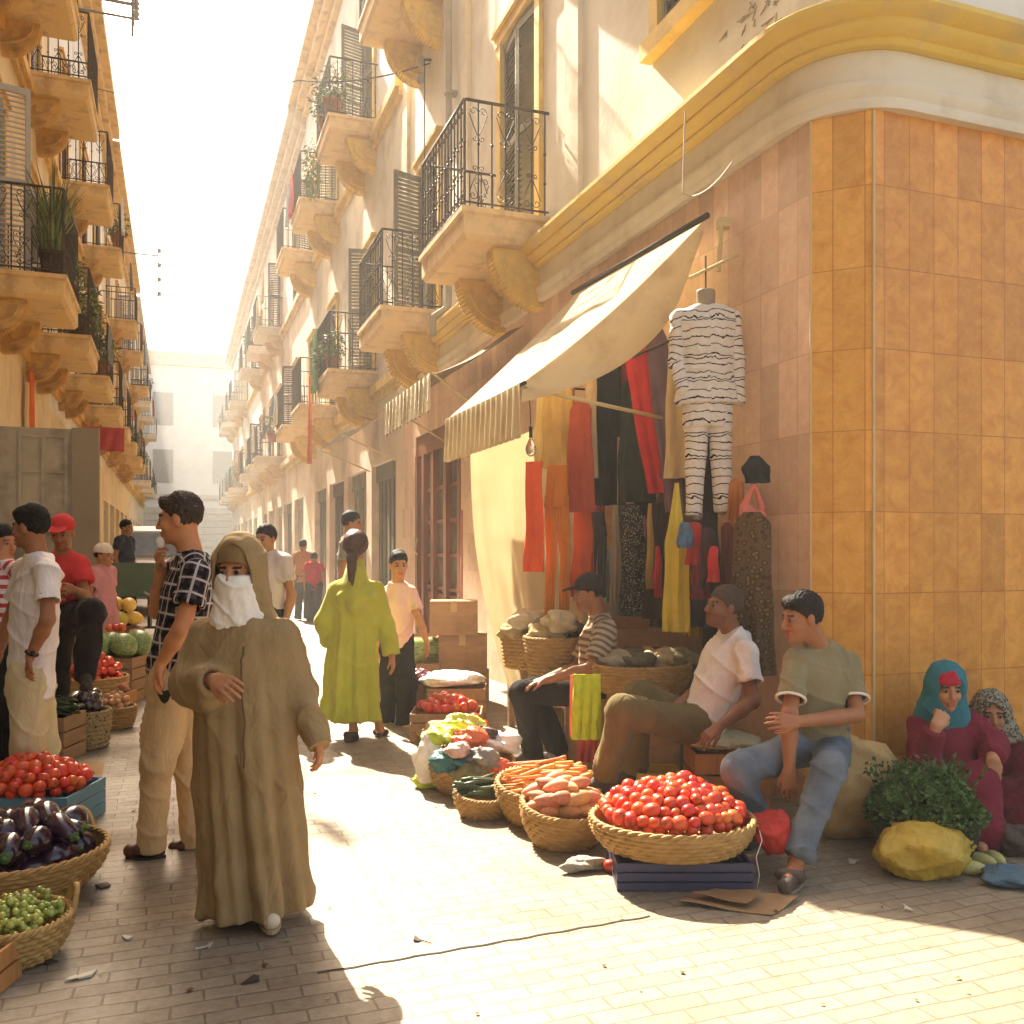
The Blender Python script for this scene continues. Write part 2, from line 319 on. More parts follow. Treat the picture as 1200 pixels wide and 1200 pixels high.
# ---------------------------------------------------------------- smooth-surface modeller
def nrm(a): a = np.asarray(a, float); return a / (np.linalg.norm(a) + 1e-12)
class Sdf:
    def __init__(s): s.p = []
    def cone(s, a, b, ra, rb=None, k=.02, flat=False, flatb=False, op='u', ea=0, eb=0):
        a = np.asarray(a, float); b = np.asarray(b, float); rb = ra if rb is None else rb
        ab = b - a; Ln = np.linalg.norm(ab) + 1e-9; w = ab / Ln
        def f(X, Y, Z):
            s_ = (X-a[0])*w[0] + (Y-a[1])*w[1] + (Z-a[2])*w[2]
            t = np.clip(s_/Ln, 0, 1); q = t*Ln
            d = np.sqrt((X-a[0]-q*w[0])**2 + (Y-a[1]-q*w[1])**2 + (Z-a[2]-q*w[2])**2) - (ra + (rb-ra)*t)
            if flat: d = np.maximum(d, np.maximum(-s_-ea, s_-Ln-eb))
            elif flatb: d = np.maximum(d, s_-Ln-eb)
            return d
        r = max(ra, rb); lo = np.minimum(a, b)-r; hi = np.maximum(a, b)+r
        ref = np.array([0,0,1.]) if abs(w[2]) < .8 else RIGHT
        u = nrm(np.cross(w, ref)); v = np.cross(w, u)
        def gc(P):
            q = P - a; return np.stack([q@w, np.arctan2(q@u, q@v)*(ra+rb)/2, q@u], 1)
        s.p.append((f, lo, hi, k, op, gc)); return s
    def ell(s, c, r, R=None, k=.02, op='u'):
        c = np.asarray(c, float); r = np.array([r]*3 if not hasattr(r, '__len__') else r, float)
        R = np.eye(3) if R is None else np.asarray(R)
        def f(X, Y, Z):
            x, y, z = X-c[0], Y-c[1], Z-c[2]
            q = [(x*R[0,i]+y*R[1,i]+z*R[2,i])/r[i] for i in range(3)]
            k0 = np.sqrt(q[0]**2+q[1]**2+q[2]**2); k1 = np.sqrt((q[0]/r[0])**2+(q[1]/r[1])**2+(q[2]/r[2])**2)+1e-9
            return k0*(k0-1)/k1
        m = r.max(); s.p.append((f, c-m, c+m, k, op, lambda P: (P-c)[:, [2,0,1]])); return s
    def loft(s, a, b, side, keys, k=.02, fold=None, cap=True, op='u'):
        """elliptical sections from a to b; keys: (t, rx, ry, ox, oy); fold: (n, [(t,amp)..], phase, wobble)"""
        a = np.asarray(a, float); b = np.asarray(b, float); ab = b-a; Ln = np.linalg.norm(ab); w = ab/Ln
        u = nrm(np.asarray(side) - w*np.dot(side, w)); v = np.cross(w, u)
        K = np.array([tuple(q)+(0,)*(5-len(q)) for q in keys], float)
        def f(X, Y, Z):
            x, y, z = X-a[0], Y-a[1], Z-a[2]
            sw = x*w[0]+y*w[1]+z*w[2]; t = np.clip(sw/Ln, 0, 1)
            rx, ry, ox, oy = [np.interp(t, K[:,0], K[:,i]) for i in (1,2,3,4)]
            qx = x*u[0]+y*u[1]+z*u[2]-ox; qy = x*v[0]+y*v[1]+z*v[2]-oy
            if fold is not None:
                th = np.arctan2(qy, qx); am = np.interp(t, [q[0] for q in fold[1]], [q[1] for q in fold[1]])
                g = 1 + am*(np.cos(fold[0]*th + fold[2] + fold[3]*sw) + .55*np.cos((fold[0]*2+1)*th - 1.7*fold[2] + 1.9*fold[3]*sw + 1.1*np.sin(3*sw)))
                rx = rx*g; ry = ry*g
            e0 = np.maximum(-sw, sw-Ln)
            k0 = np.sqrt((qx/rx)**2+(qy/ry)**2); k1 = np.sqrt((qx/rx**2)**2+(qy/ry**2)**2)+1e-6
            d = k0*(k0-1)/k1
            return np.maximum(d, e0) if cap else np.where(e0 > 0, np.sqrt(np.maximum(d,0)**2+e0**2), d)
        m = max(np.abs(K[:,1]+np.abs(K[:,3])).max(), np.abs(K[:,2]+np.abs(K[:,4])).max())*1.1
        def gc(P):
            q = P-a; rx = np.interp(np.clip(q@w/Ln,0,1), K[:,0], K[:,1]); return np.stack([q@w, np.arctan2(q@u, q@v)*rx.mean(), q@u], 1)
        s.p.append((f, np.minimum(a,b)-m, np.maximum(a,b)+m, k, op, gc)); return s
    def eval_mesh(s, h):
        uni = [p for p in s.p if p[4] == 'u']
        lo = np.min([p[1] for p in uni], 0)-3*h; hi = np.max([p[2] for p in uni], 0)+3*h
        n = np.ceil((hi-lo)/h).astype(int)+1
        G = np.full(n, 1.0, np.float32)
        ax = [lo[i]+h*np.arange(n[i]) for i in range(3)]
        for f, a, b, k, op, gc in s.p:
            m = k+2.5*h; i0 = np.maximum(np.floor((a-m-lo)/h).astype(int), 0); i1 = np.minimum(np.ceil((b+m-lo)/h).astype(int)+1, n)
            if (i1 <= i0).any(): continue
            sl = tuple(slice(i0[i], i1[i]) for i in range(3))
            d = f(ax[0][sl[0]][:,None,None], ax[1][sl[1]][None,:,None], ax[2][sl[2]][None,None,:]).astype(np.float32)
            g = G[sl]
            if op == 'u':
                if k > 0: 
                    hh = np.maximum(k-np.abs(g-d), 0)/k; G[sl] = np.minimum(g, d) - hh*hh*k*.25
                else: G[sl] = np.minimum(g, d)
            else:
                d = -d
                if k > 0: 
                    hh = np.maximum(k-np.abs(g-d), 0)/k; G[sl] = np.maximum(g, d) + hh*hh*k*.25
                else: G[sl] = np.maximum(g, d)
        ins = G < 0
        c = ins[:-1,:-1,:-1].astype(np.int8); 
        cnt = sum(ins[i:n[0]-1+i, j:n[1]-1+j, l:n[2]-1+l].astype(np.int8) for i in (0,1) for j in (0,1) for l in (0,1))
        act = (cnt > 0) & (cnt < 8); I = np.argwhere(act); idx = np.full(act.shape, -1, np.int32); idx[act] = np.arange(len(I))
        cor = [(i,j,l) for i in (0,1) for j in (0,1) for l in (0,1)]
        val = np.stack([G[I[:,0]+i, I[:,1]+j, I[:,2]+l] for i,j,l in cor], 1).astype(np.float64)
        acc = np.zeros((len(I),3)); ct = np.zeros(len(I)); C = np.array(cor, float)
        for p in range(8):
            for q in range(p+1, 8):
                if np.abs(C[p]-C[q]).sum() != 1: continue
                va, vb = val[:,p], val[:,q]; mk = (va < 0) != (vb < 0)
                t = np.where(mk, va/(va-vb+1e-12), 0)
                acc += np.where(mk[:,None], C[p]+(C[q]-C[p])*t[:,None], 0); ct += mk
        V = lo + h*(I + acc/np.maximum(ct,1)[:,None])
        Q = []
        for axn in range(3):
            o1, o2 = [(1,2),(2,0),(0,1)][axn]
            sa = [slice(0,None)]*3; sb = [slice(0,None)]*3; sa[axn] = slice(0,-1); sb[axn] = slice(1,None)
            A = ins[tuple(sa)]; B = ins[tuple(sb)]; E = np.argwhere(A != B)
            ok = (E[:,o1] > 0) & (E[:,o2] > 0) & (E[:,o1] < n[o1]-1) & (E[:,o2] < n[o2]-1); E = E[ok]
            ia = A[E[:,0],E[:,1],E[:,2]]
            def cell(d1, d2): e = E.copy(); e[:,o1] -= d1; e[:,o2] -= d2; return idx[e[:,0],e[:,1],e[:,2]]
            q = np.stack([cell(1,1), cell(0,1), cell(0,0), cell(1,0)], 1)
            q[~ia] = q[~ia][:, ::-1]; Q.append(q)
        F = np.concatenate(Q); F = F[(F >= 0).all(1)]
        return V, F
    def coords(s, V):
        best = np.full(len(V), 1e9); out = np.zeros((len(V),3))
        for f, a, b, k, op, gc in s.p:
            if op != 'u': continue
            d = f(V[:,0], V[:,1], V[:,2]); m = d < best
            if m.any(): out[m] = gc(V[m]); best[m] = d[m]
        return out
def vnormals(V, F):
    n = np.cross(V[F[:,2]]-V[F[:,0]], V[F[:,3]]-V[F[:,1]]); N_ = np.zeros_like(V)
    for i in range(4): np.add.at(N_, F[:,i], n)
    return N_/(np.linalg.norm(N_, axis=1, keepdims=True)+1e-12)
def relax(V, F, it=1):
    for _ in range(it):
        S = np.zeros_like(V); C = np.zeros(len(V))
        for i in range(4):
            np.add.at(S, F[:,i], V[F[:,(i+1)%4]] + V[F[:,(i-1)%4]]); np.add.at(C, F[:,i], 2)
        V = V*.5 + .5*S/np.maximum(C,1)[:,None]
    return V
def wrinkle(V, amp, sc=1.0, seed=0.0, vert=1.0):
    x, y, z = [V[:,i]*sc + seed*(1.3+i) for i in range(3)]; z = z*vert
    wx = .5*np.sin(3.1*z+2*y)+.25*np.sin(6*x+seed); wz = .4*np.sin(4*x+3*y)+.2*np.sin(7*z)
    a = np.sin(8*x+3*wx+3*z) * np.sin(7*z+3*wz)
    r1 = 1-np.abs(np.sin(8*z+5*x*np.sin(1.5*y+seed)+3.2*wx)); r2 = 1-np.abs(np.sin(9*(x+y)-6*z+3*wz)); r3 = 1-np.abs(np.sin(15*z+8*(x-y)+3*wx))
    m = .5+.5*np.sin(4*x+5*z+2*wz); m2 = .5+.5*np.sin(6*y-4*z+2+seed)
    return amp*(.9*a + 2.6*(r1**5)*m + 2.4*(r2**5)*m2 + 1.3*(r3**4)*(1-m) + .05)
def sdf_obj(name, S, h, mats, parent, wr=0.0, wsc=1.0, seed=0.0, gc=False, color=None, rel=1, vert=1.0, dispfn=None):
    V, F = S.eval_mesh(h)
    V = relax(V, F, rel)
    g = S.coords(V) if gc else None
    if wr: V = V + vnormals(V, F)*wrinkle(V, wr, wsc, seed, vert)[:,None]
    if dispfn: V = V + vnormals(V, F)*dispfn(V)[:,None]
    off = np.zeros(3); p = parent
    while p is not None: off += np.array(p.location); p = p.parent
    me = raw_mesh(name, V-off, F, mats, None, True)
    if gc:
        a = me.attributes.new('gc', 'FLOAT_VECTOR', 'POINT'); a.data.foreach_set('vector', g.astype(np.float32).ravel())
    if color is not None:
        a = me.attributes.new('tone', 'FLOAT_COLOR', 'POINT'); c = color(V); a.data.foreach_set('color', np.concatenate([c, np.ones((len(c),1))],1).astype(np.float32).ravel())
    return link(name, me, parent)
def skin_mat():
    m = bpy.data.materials.new('skin'); t = nt(m); L = t.links.new
    out = N(t, 'ShaderNodeOutputMaterial'); p = N(t, 'ShaderNodeBsdfPrincipled'); L(p.outputs[0], out.inputs[0])
    a = N(t, 'ShaderNodeAttribute', attribute_name='tone'); nz = N(t, 'ShaderNodeTexNoise', i_Scale=22, i_Detail=5); L(N(t,'ShaderNodeTexCoord').outputs['Object'], nz.inputs['Vector'])
    mr = N(t, 'ShaderNodeMapRange'); mr.inputs[3].default_value=.82; mr.inputs[4].default_value=1.15; L(nz.outputs['Fac'], mr.inputs[0])
    hs = N(t, 'ShaderNodeHueSaturation'); L(a.outputs['Color'], hs.inputs['Color']); L(mr.outputs[0], hs.inputs['Value']); L(hs.outputs[0], p.inputs['Base Color'])
    p.inputs['Roughness'].default_value = .5; p.inputs['Specular IOR Level'].default_value = .35
    p.inputs['Subsurface Weight'].default_value = .12; p.inputs['Subsurface Radius'].default_value = (1,.35,.2); p.inputs['Subsurface Scale'].default_value = .012
    return m
SKIN = skin_mat()
# ---------------------------------------------------------------- people
def head_frame(hd, pitch=0, roll=0):
    """columns: right, forward, up for heading (deg, 0 = away from viewer, 90 = to the right)"""
    a = math.radians(hd)+T; f = np.array([math.sin(a), math.cos(a), 0]); r = np.array([math.cos(a), -math.sin(a), 0]); u = np.array([0,0,1.])
    p = math.radians(pitch); f, u = f*math.cos(p)+u*math.sin(p), u*math.cos(p)-f*math.sin(p)
    q = math.radians(roll); r, u = r*math.cos(q)+u*math.sin(q), u*math.cos(q)-r*math.sin(q)
    return np.stack([r, f, u], 1)
def add_head(S, c, R, sc=1.0, nose=1.0):
    P = lambda x, y, z: c + R@np.array([x,y,z])*sc
    e = lambda q, r, k=.02, op='u': S.ell(P(*q), np.array(r)*sc if hasattr(r,'__len__') else r*sc, R, k, op)
    e((0,-.014,.034), (.074,.094,.084)); e((0,.028,-.032), (.057,.062,.085)); e((0,.036,-.086), (.042,.046,.032)); e((0,.076,-.1), .017, .02)
    for s_ in (-1,1):
        e((s_*.036,.062,-.032), .024, .02)
    S.cone(P(-.036,.078,.022), P(.036,.078,.022), .013*sc, k=.012)
    for s_ in (-1,1): e((s_*.031,.106,.0), (.017,.017,.012), .012, 's')
    for s_ in (-1,1): e((s_*.031,.079,.001), .0145, .003)
    S.cone(P(0,.088,.014), P(0,.110*nose,-.034), .0075*sc, .013*sc, k=.010)
    for s_ in (-1,1): e((s_*.011,.1,-.041), .0085, .006)
    S.cone(P(-.017,.089,-.064), P(.017,.089,-.064), .0075*sc, k=.005); S.cone(P(-.014,.088,-.077), P(.014,.088,-.077), .008*sc, k=.005)
    for s_ in (-1,1):
        e((s_*.075,-.004,-.004), (.010,.021,.033), .006)
def face_color(c, R, sc, skin, brow=(.02,.012,.008), lips=None, beard=0.0):
    skin = np.array(skin)*np.array([1.28,1.22,1.15]); lips = np.array(lips) if lips is not None else skin*np.array([.85,.55,.5])
    def fn(V):
        q = (V-c)@R/sc; x, y, z = np.abs(q[:,0]), q[:,1], q[:,2]
        C = np.tile(skin, (len(V),1))
        inh = (np.abs(q) < .14).all(1)
        if beard:
            m = inh & (z < -.045) & (y > .0); C[m] = C[m]*(1-beard) + np.array([.03,.02,.015])*beard
        m = inh & (y > .07) & (z < -.056) & (z > -.086) & (x < .022+.0); C[m] = lips
        m = inh & (y > .07) & (z > .015) & (z < .027) & (x > .013) & (x < .05); C[m] = np.array(brow)
        m = inh & (y > .068) & (np.abs(z-.001) < .0075) & (np.abs(x-.031) < .0155); C[m] = skin*.35+np.array([.10,.09,.08])
        m = inh & (y > .068) & (np.abs(z-.001) < .009) & (np.abs(x-.031) < .0085); C[m] = (.02,.012,.008)
        return C
    return fn
def add_hand(S, w, d, pn, sgn=1, curl=.35, sc=1.0, spread=.10, thumb=.6):
    """w wrist, d pointing direction, pn direction the palm faces; five separate fingers"""
    d = nrm(d); pn = nrm(pn - d*np.dot(pn, d)); sd = np.cross(d, pn)*sgn
    w = np.asarray(w, float)
    kn = []
    for i, o in enumerate((.033,.011,-.011,-.031)):
        k_ = w + (d*(.088-.006*abs(i-1)) + sd*o)*sc; kn.append(k_)
        S.cone(w + (d*.012+sd*o*.55)*sc, k_, .0145*sc, .0105*sc, k=.02)
    Ls = (.072,.082,.076,.06)
    for i in range(4):
        a = curl*.7; p = kn[i]; dd = d + sd*spread*(1.5-i)*.6
        for j, fr in enumerate((.45,.3,.25)):
            dr = nrm(dd)*math.cos(a) + pn*math.sin(a); q = p + dr*Ls[i]*fr*sc
            S.cone(p, q, (.0092-.0008*j)*sc, (.0086-.001*j)*sc, k=.004); p = q; a += curl*(1.1 if j == 0 else .9)
    t0 = w+(d*.022+sd*.024)*sc; t1 = t0+(nrm(sd*thumb+d*.8+pn*.35))*.042*sc; t2 = t1+nrm(d+sd*.15+pn*(.3+curl*.4))*.03*sc; t3 = t2+nrm(d+pn*(.4+curl*.6))*.024*sc
    S.cone(t0, t1, .0155*sc, .0115*sc, k=.014); S.cone(t1, t2, .0105*sc, .0095*sc, k=.004); S.cone(t2, t3, .0095*sc, .0078*sc, k=.004)
HAIR = base('dark hair', (.008,.006,.005), (.020,.014,.010), sc=30, rough=.7, bump=.7, bsc=90, spec=.2)
HAIRB = base('brown hair', (.05,.022,.010), (.10,.045,.02), sc=30, rough=.5, bump=.6, bsc=90, spec=.4)
def hair_short(c, R, sc, parent, h, mat=None, fade=.0, top=.012, fringe=0):
    S = Sdf(); P = lambda x,y,z: c+R@np.array([x,y,z])*sc
    S.ell(P(0,-.016,.04), np.array([.083,.102,.088+top])*sc, R, k=0)
    if fringe: S.ell(P(0,.055,.085), np.array([.062,.042,.035])*sc, R, k=.02)
    S.ell(P(0,.075,-.045), np.array([.105,.10,.098])*sc, R, k=.006, op='s')
    S.ell(P(0,.0,-.15), np.array([.16,.16,.118])*sc, R, k=.006, op='s')
    for s_ in (-1,1): S.ell(P(s_*.09,.012,-.02), np.array([.02,.028,.04])*sc, R, k=.004, op='s')
    def dn(V): return .0034*np.sin(180*V[:,0]+3*np.sin(90*V[:,2]))*np.sin(150*V[:,1]+2*np.sin(70*V[:,0])+120*V[:,2])+.0015*np.sin(70*V[:,0]+50*V[:,2])
    return sdf_obj('hair', S, h, mat or HAIR, parent, dispfn=dn, rel=0)
class Person:
    """stand = metres tall; feet point g (ground, world). heading in degrees relative to the viewer"""
    def __init__(s, g, hd, label, height=1.72, group=None, h=.0065, build=1.0, pose=None, skin=(.33,.15,.075), name='person'):
        s.g = np.array([g[0], g[1], g[2] if len(g) > 2 else 0.0], float); s.hd = hd; s.H = height; s.h = h; s.b = build; s.skin = skin
        s.root = empty(name, s.g, 0, label, 'person', group)
        a = math.radians(hd)+T; s.R = np.stack([(math.cos(a), -math.sin(a), 0), (math.sin(a), math.cos(a), 0), (0,0,1.)], 1).astype(float)
        k = height/1.75
        J = dict(head=(0,.02,1.635), neck=(0,-.01,1.50), chest=(0,.0,1.32), pelvis=(0,0,.96))
        for n_, q in (('L',-1),('R',1)):
            J['sh'+n_] = (q*.185*build,-.01,1.43); J['el'+n_] = (q*.235*build,-.03,1.14); J['wr'+n_] = (q*.225*build,.05,.90)
            J['hp'+n_] = (q*.09,0,.93); J['kn'+n_] = (q*.10,.02,.50); J['an'+n_] = (q*.10,-.03,.085); J['toe'+n_] = (q*.115,.16,.035)
        s.J = {n_: s.L(*(np.array(v)*k)) for n_, v in J.items()}
        for n_, v in (pose or {}).items():
            s.J[n_] = np.array(v[1], float) if v[0] == 'w' else s.L(*v)
        s.head(hd)
        s.hands = {}
    def L(s, x, y, z): return s.g + s.R@np.array([x,y,z], float)
    def head(s, hd, pitch=0, roll=0, sc=1.0): s.HR = head_frame(hd, pitch, roll); s.hs = sc*(.96 if s.H < 1.66 else 1.0) if s.H > 1.5 else sc*.93
    def hand(s, side, d, pn, curl=.35, thumb=.6): s.hands[side] = (nrm(d), nrm(pn), curl, thumb)
    def body(s, beard=0, barefeet=False, lips=None, arms=('L','R'), feet=True, torso=True, nose=1.0, legs=True):
        J = s.J; S = Sdf(); up = nrm(J['neck']-J['pelvis']); sd = nrm(J['shR']-J['shL'])
        add_head(S, J['head'], s.HR, s.hs, nose)
        S.cone(J['head']+s.HR@np.array([0,-.022,-.05])*s.hs, J['neck']-up*.03, .053*s.hs, .062*s.b, k=.04)
        if torso:
            S.loft(J['pelvis']-up*.06, J['neck']-up*.0, sd, [(0,.11*s.b,.08),(.3,.11*s.b,.075),(.7,.12*s.b,.08),(.88,.11*s.b,.06),(.96,.06,.045),(1,.05,.045)], k=.04)
        for q in arms:
            S.cone(J['sh'+q]*.9+J['neck']*.1-up*.02, J['el'+q], .040*s.b, .039*s.b, k=.03)
            S.cone(J['el'+q], J['el'+q]*.65+J['wr'+q]*.35, .039*s.b, .040*s.b, k=.02); S.cone(J['el'+q]*.65+J['wr'+q]*.35, J['wr'+q], .040*s.b, .0265*s.b, k=.02)
            sg = 1 if q == 'R' else -1
            if q in s.hands: d, pn, cu, th = s.hands[q]
            else: d = nrm(J['wr'+q]-J['el'+q]+s.R@np.array([0,.03,-.05])); pn = s.R@np.array([-sg,0.,0]); cu, th = .35, .6
            # thumb side: right hand, palm inward, thumb forward
            add_hand(S, J['wr'+q], d, pn, -sg, cu, .96 if s.H > 1.5 else .85, thumb=th)
        if legs:
            for q in 'LR':
                S.cone(J['hp'+q], J['kn'+q], .075*s.b, .05*s.b, k=.04); S.cone(J['kn'+q], J['an'+q], .05*s.b, .034, k=.03)
                if feet: S.cone(J['an'+q]+(0,0,-.02), J['toe'+q], .036, .026, k=.02); S.cone(J['an'+q]+(0,0,-.03)-nrm(J['toe'+q]-J['an'+q])*.03, J['toe'+q]+(0,0,-.004), .03, .02, k=.02)
        o = sdf_obj('body', S, s.h, SKIN, s.root, color=face_color(J['head'], s.HR, s.hs, s.skin, beard=beard, lips=lips), rel=0)
        return o
    def hair(s, **kw): return hair_short(s.J['head'], s.HR, s.hs, s.root, max(.005, s.h), **kw)
    def shirt(s, mat, sleeve=.55, wide=1.0, hem=-.12, wr=.006, gc=False, h=None, long_=False, seed=1.0, keys=None, name='shirt', cr=.058, depth=1.0, nosleeve=False):
        J = s.J; S = Sdf(); up = nrm(J['neck']-J['pelvis']); sd = nrm(J['shR']-J['shL']); b = s.b*wide
        a = J['pelvis']+up*hem; e = J['neck']-up*.012
        w_ = np.linalg.norm(J['shR']-J['shL'])/2
        S.loft(a, e, sd, keys or [(0,.172*b,.128*depth),(.2,.165*b,.125*depth),(.5,.165*b,.128*depth),(.75,w_*.90*wide,.122*depth),(.86,w_*.80,.10),(.94,w_*.5,.075),(1,.066,.062)], k=.03)
        for q in 'LR': S.cone(J['sh'+q]*.82+J['neck']*.18-up*.012, J['neck']-up*.005, .052*b, .050, k=.05)
        if not nosleeve:
          for q in 'LR':
            p0, p1, p2 = J['sh'+q], J['el'+q], J['wr'+q]; L1 = np.linalg.norm(p1-p0)
            if not long_:
                S.cone(p0+(J['neck']-p0)*.08, p0+(p1-p0)*sleeve, .055*b, .066*b, k=.06, flatb=True)
            else:
                S.cone(p0, p1, .066*b, .058*b, k=.045); S.cone(p1, p2-(p2-p1)*.02, .057*b, .05*b, k=.03, flatb=True)
        # neck opening
        S.cone(J['neck']-up*.03, J['neck']+up*.2, cr, cr, k=.008, op='s')
        if not nosleeve and not long_:
          for q in 'LR':
            p0, p1 = J['sh'+q], J['el'+q]; m = p0+(p1-p0)*sleeve; w = nrm(p1-p0)
            S.cone(m-w*.02, m+w*.05, .053*b, .055*b, k=.004, op='s')
        S.cone(a-up*.03, a+up*.03, .11*b, k=.01, op='s')
        return sdf_obj(name, S, h or max(.008, s.h), mat, s.root, wr=wr, gc=gc, seed=seed, rel=1)
    def trousers(s, mat, wide=1.0, wr=.006, seed=2.0, hem=.04, h=None, waist=.08, gc=False):
        J = s.J; S = Sdf(); up = nrm(J['neck']-J['pelvis']); sd = nrm(J['hpR']-J['hpL'])
        S.loft(J['pelvis']-up*.10, J['pelvis']+up*waist, sd, [(0,.15*s.b,.12),(.5,.165*s.b,.125),(1,.15*s.b,.11)], k=.04)
        for q in 'LR':
            S.cone(J['hp'+q], J['kn'+q], .097*s.b*wide, .075*wide, k=.05)
            v = nrm(J['an'+q]-J['kn'+q]); S.cone(J['kn'+q], J['an'+q]+v*hem, .074*wide, .066*wide, k=.035, flatb=True)
        return sdf_obj('trousers', S, h or max(.009, s.h), mat, s.root, wr=wr, wsc=.9, seed=seed, gc=gc, rel=1)
    def shoes(s, mat, wr=0, sole=None, open_=False):
        J = s.J
        for q in 'LR':
            S = Sdf(); a, t_ = J['an'+q], J['toe'+q]; d = t_-a; d[2] = 0; d = nrm(d); up = np.array([0,0,1.]); side = np.cross(d, up)
            heel = a - d*.035; heel = np.array([heel[0], heel[1], t_[2]-.005])
            if not open_:
                S.cone(heel+up*.012, t_+d*.02+up*.004, .040, .034, k=.02); S.cone(heel+up*.03, a*.5+t_*.5+up*.01, .036, .036, k=.03)
                S.cone(a+up*.0, heel+up*.02, .036, .036, k=.02)
            else:
                m_ = a*.35+t_*.65; S.cone(m_-side*.04+up*.0, m_+side*.04+up*.0, .028, k=.01); S.cone(heel, t_+d*.03, .03, .034, k=.01)
            z = t_[2]-.026
            S.ell(((heel+t_)/2)*np.array([1,1,0])+(0,0,z-.2), (.3,.3,.2), None, k=.002, op='s')
            o = sdf_obj('shoe', S, .006, mat, s.root, rel=1)
            mb = MB(); n = 18; ring = []
            c = (heel+t_+d*.02)/2; L_ = np.linalg.norm(t_+d*.05-heel)/2+.02
            for k_ in (0, 1):
                ring.append(np.array([[*(c+d*L_*math.cos(2*PI*i/n)+side*.041*math.sin(2*PI*i/n)*(1.05 if math.cos(2*PI*i/n) > -.3 else .85))[:2], z-.012+k_*.016] for i in range(n)]))
            mb.rings(ring); mb.build('sole', sole or base('dark sole', (.03,.022,.018), rough=.8), o)
# ---------------------------------------------------------------- materials of the street
wall_cream = base('cream plaster', (.76,.69,.57), (.84,.78,.67), sc=1.2, rough=.9, bump=.3, bsc=18, dirt=(.52,.40,.27), dsc=.9)
wall_white = base('white plaster', (.80,.76,.69), (.87,.84,.78), sc=1.0, rough=.9, bump=.3, bsc=16, dirt=(.64,.55,.44), dsc=.8)
wall_pink = base('peach plaster', (.74,.60,.47), (.82,.69,.56), sc=1.0, rough=.9, bump=.3, bsc=16, dirt=(.5,.36,.25), dsc=.8)
wall_ochre = base('ochre plaster', (.70,.52,.27), (.78,.61,.35), sc=1.4, rough=.9, bump=.35, bsc=18, dirt=(.50,.35,.17), dsc=1.0)
trim_y = base('yellow painted trim', (.76,.52,.12), (.84,.62,.19), sc=2.5, rough=.7, bump=.25, bsc=25, dirt=(.50,.34,.12), dsc=2.2)
trim_o = base('orange ochre trim', (.64,.36,.08), (.74,.46,.13), sc=2.5, rough=.75, bump=.3, bsc=25, dirt=(.33,.18,.06), dsc=2.0)
slab_c = base('balcony plaster', (.76,.55,.28), (.84,.64,.36), sc=2.5, rough=.85, bump=.25, bsc=25, dirt=(.46,.31,.17), dsc=2.4)
slab_o = base('orange balcony plaster', (.66,.43,.16), (.74,.52,.23), sc=2.5, rough=.85, bump=.3, bsc=25, dirt=(.36,.21,.08), dsc=2.4)
slab_w = base('pale balcony plaster', (.70,.62,.50), (.80,.73,.62), sc=2.5, rough=.85, bump=.25, bsc=25, dirt=(.56,.44,.30), dsc=2.4)
iron = base('dark iron', (.035,.028,.02), (.10,.065,.035), sc=20, rough=.55, bump=.2, metal=.3)
shut_g = base('olive grey shutter paint', (.20,.18,.12), (.29,.26,.18), sc=4, rough=.7, bump=.2, dirt=(.14,.11,.07))
shut_b = base('brown shutter paint', (.075,.045,.025), (.12,.075,.04), sc=4, rough=.65, bump=.2)
shut_w = base('pale grey shutter paint', (.36,.34,.29), (.46,.43,.37), sc=4, rough=.7, bump=.2)
shut_gr = base('grey green shop shutter', (.13,.12,.085), (.21,.19,.13), sc=3, rough=.6, bump=.25, aniso=(1,6,.6), dirt=(.08,.06,.04))
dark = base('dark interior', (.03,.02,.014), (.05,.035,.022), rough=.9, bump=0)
wood_red = base('reddish varnished wood', (.20,.075,.03), (.30,.12,.05), sc=5, rough=.45, bump=.25, aniso=(3,3,.4))
glass = base('old window glass', (.10,.105,.085), (.24,.24,.18), sc=3.0, rough=.12, bump=.08, spec=.7)
steel_g = base('grey green painted steel', (.33,.29,.20), (.42,.37,.26), sc=2.5, rough=.55, bump=.12, dirt=(.15,.12,.075), dsc=1.5)
steel_d = base('dull brown painted steel', (.24,.20,.13), (.30,.25,.165), sc=2.5, rough=.55, bump=.12)
tile_o = tile_mat('orange wall tiles', (.62,.225,.022), (.84,.39,.06), (.66,.50,.40), .181, .463, (.045,-.335,0), 'xz')
tile_c = tile_mat('orange corner tiles', (.70,.31,.05), (.88,.50,.12), (.68,.52,.42), .1725, .463, (.655,-.335,0), 'd')
tile_p = tile_mat('pink brown wall tiles', (.70,.46,.31), (.84,.62,.46), (.75,.65,.6), .181, .463, (.0,-.335,0), 'yz')
# ---------------------------------------------------------------- ground
g = MB(); g.add([(-90,-40,0),(110,-40,0),(110,160,0),(-90,160,0)], [(0,1,2,3)])
go = g.build('street_paving', ground_mat()); tag(go, 'street paved in worn brick setts running across the lane', kind='structure')
# an expansion joint and an iron strip sunk in the paving
g = MB(); a, b = gr(372,1141), gr(762,1074)
u = nrm(b-a); v = np.array([-u[1], u[0], 0]); e = 0
P = [a+u*(i/30*np.linalg.norm(b-a)) + v*.004*math.sin(i*1.7) for i in range(31)]
g.rings([np.array([p - v*.005+(0,0,.003), p+v*.005+(0,0,.003)]) for p in P], closed=False)
o = g.build('paving_joint', dark); tag(o, 'long dark straight joint crossing the sunlit paving', kind='structure')
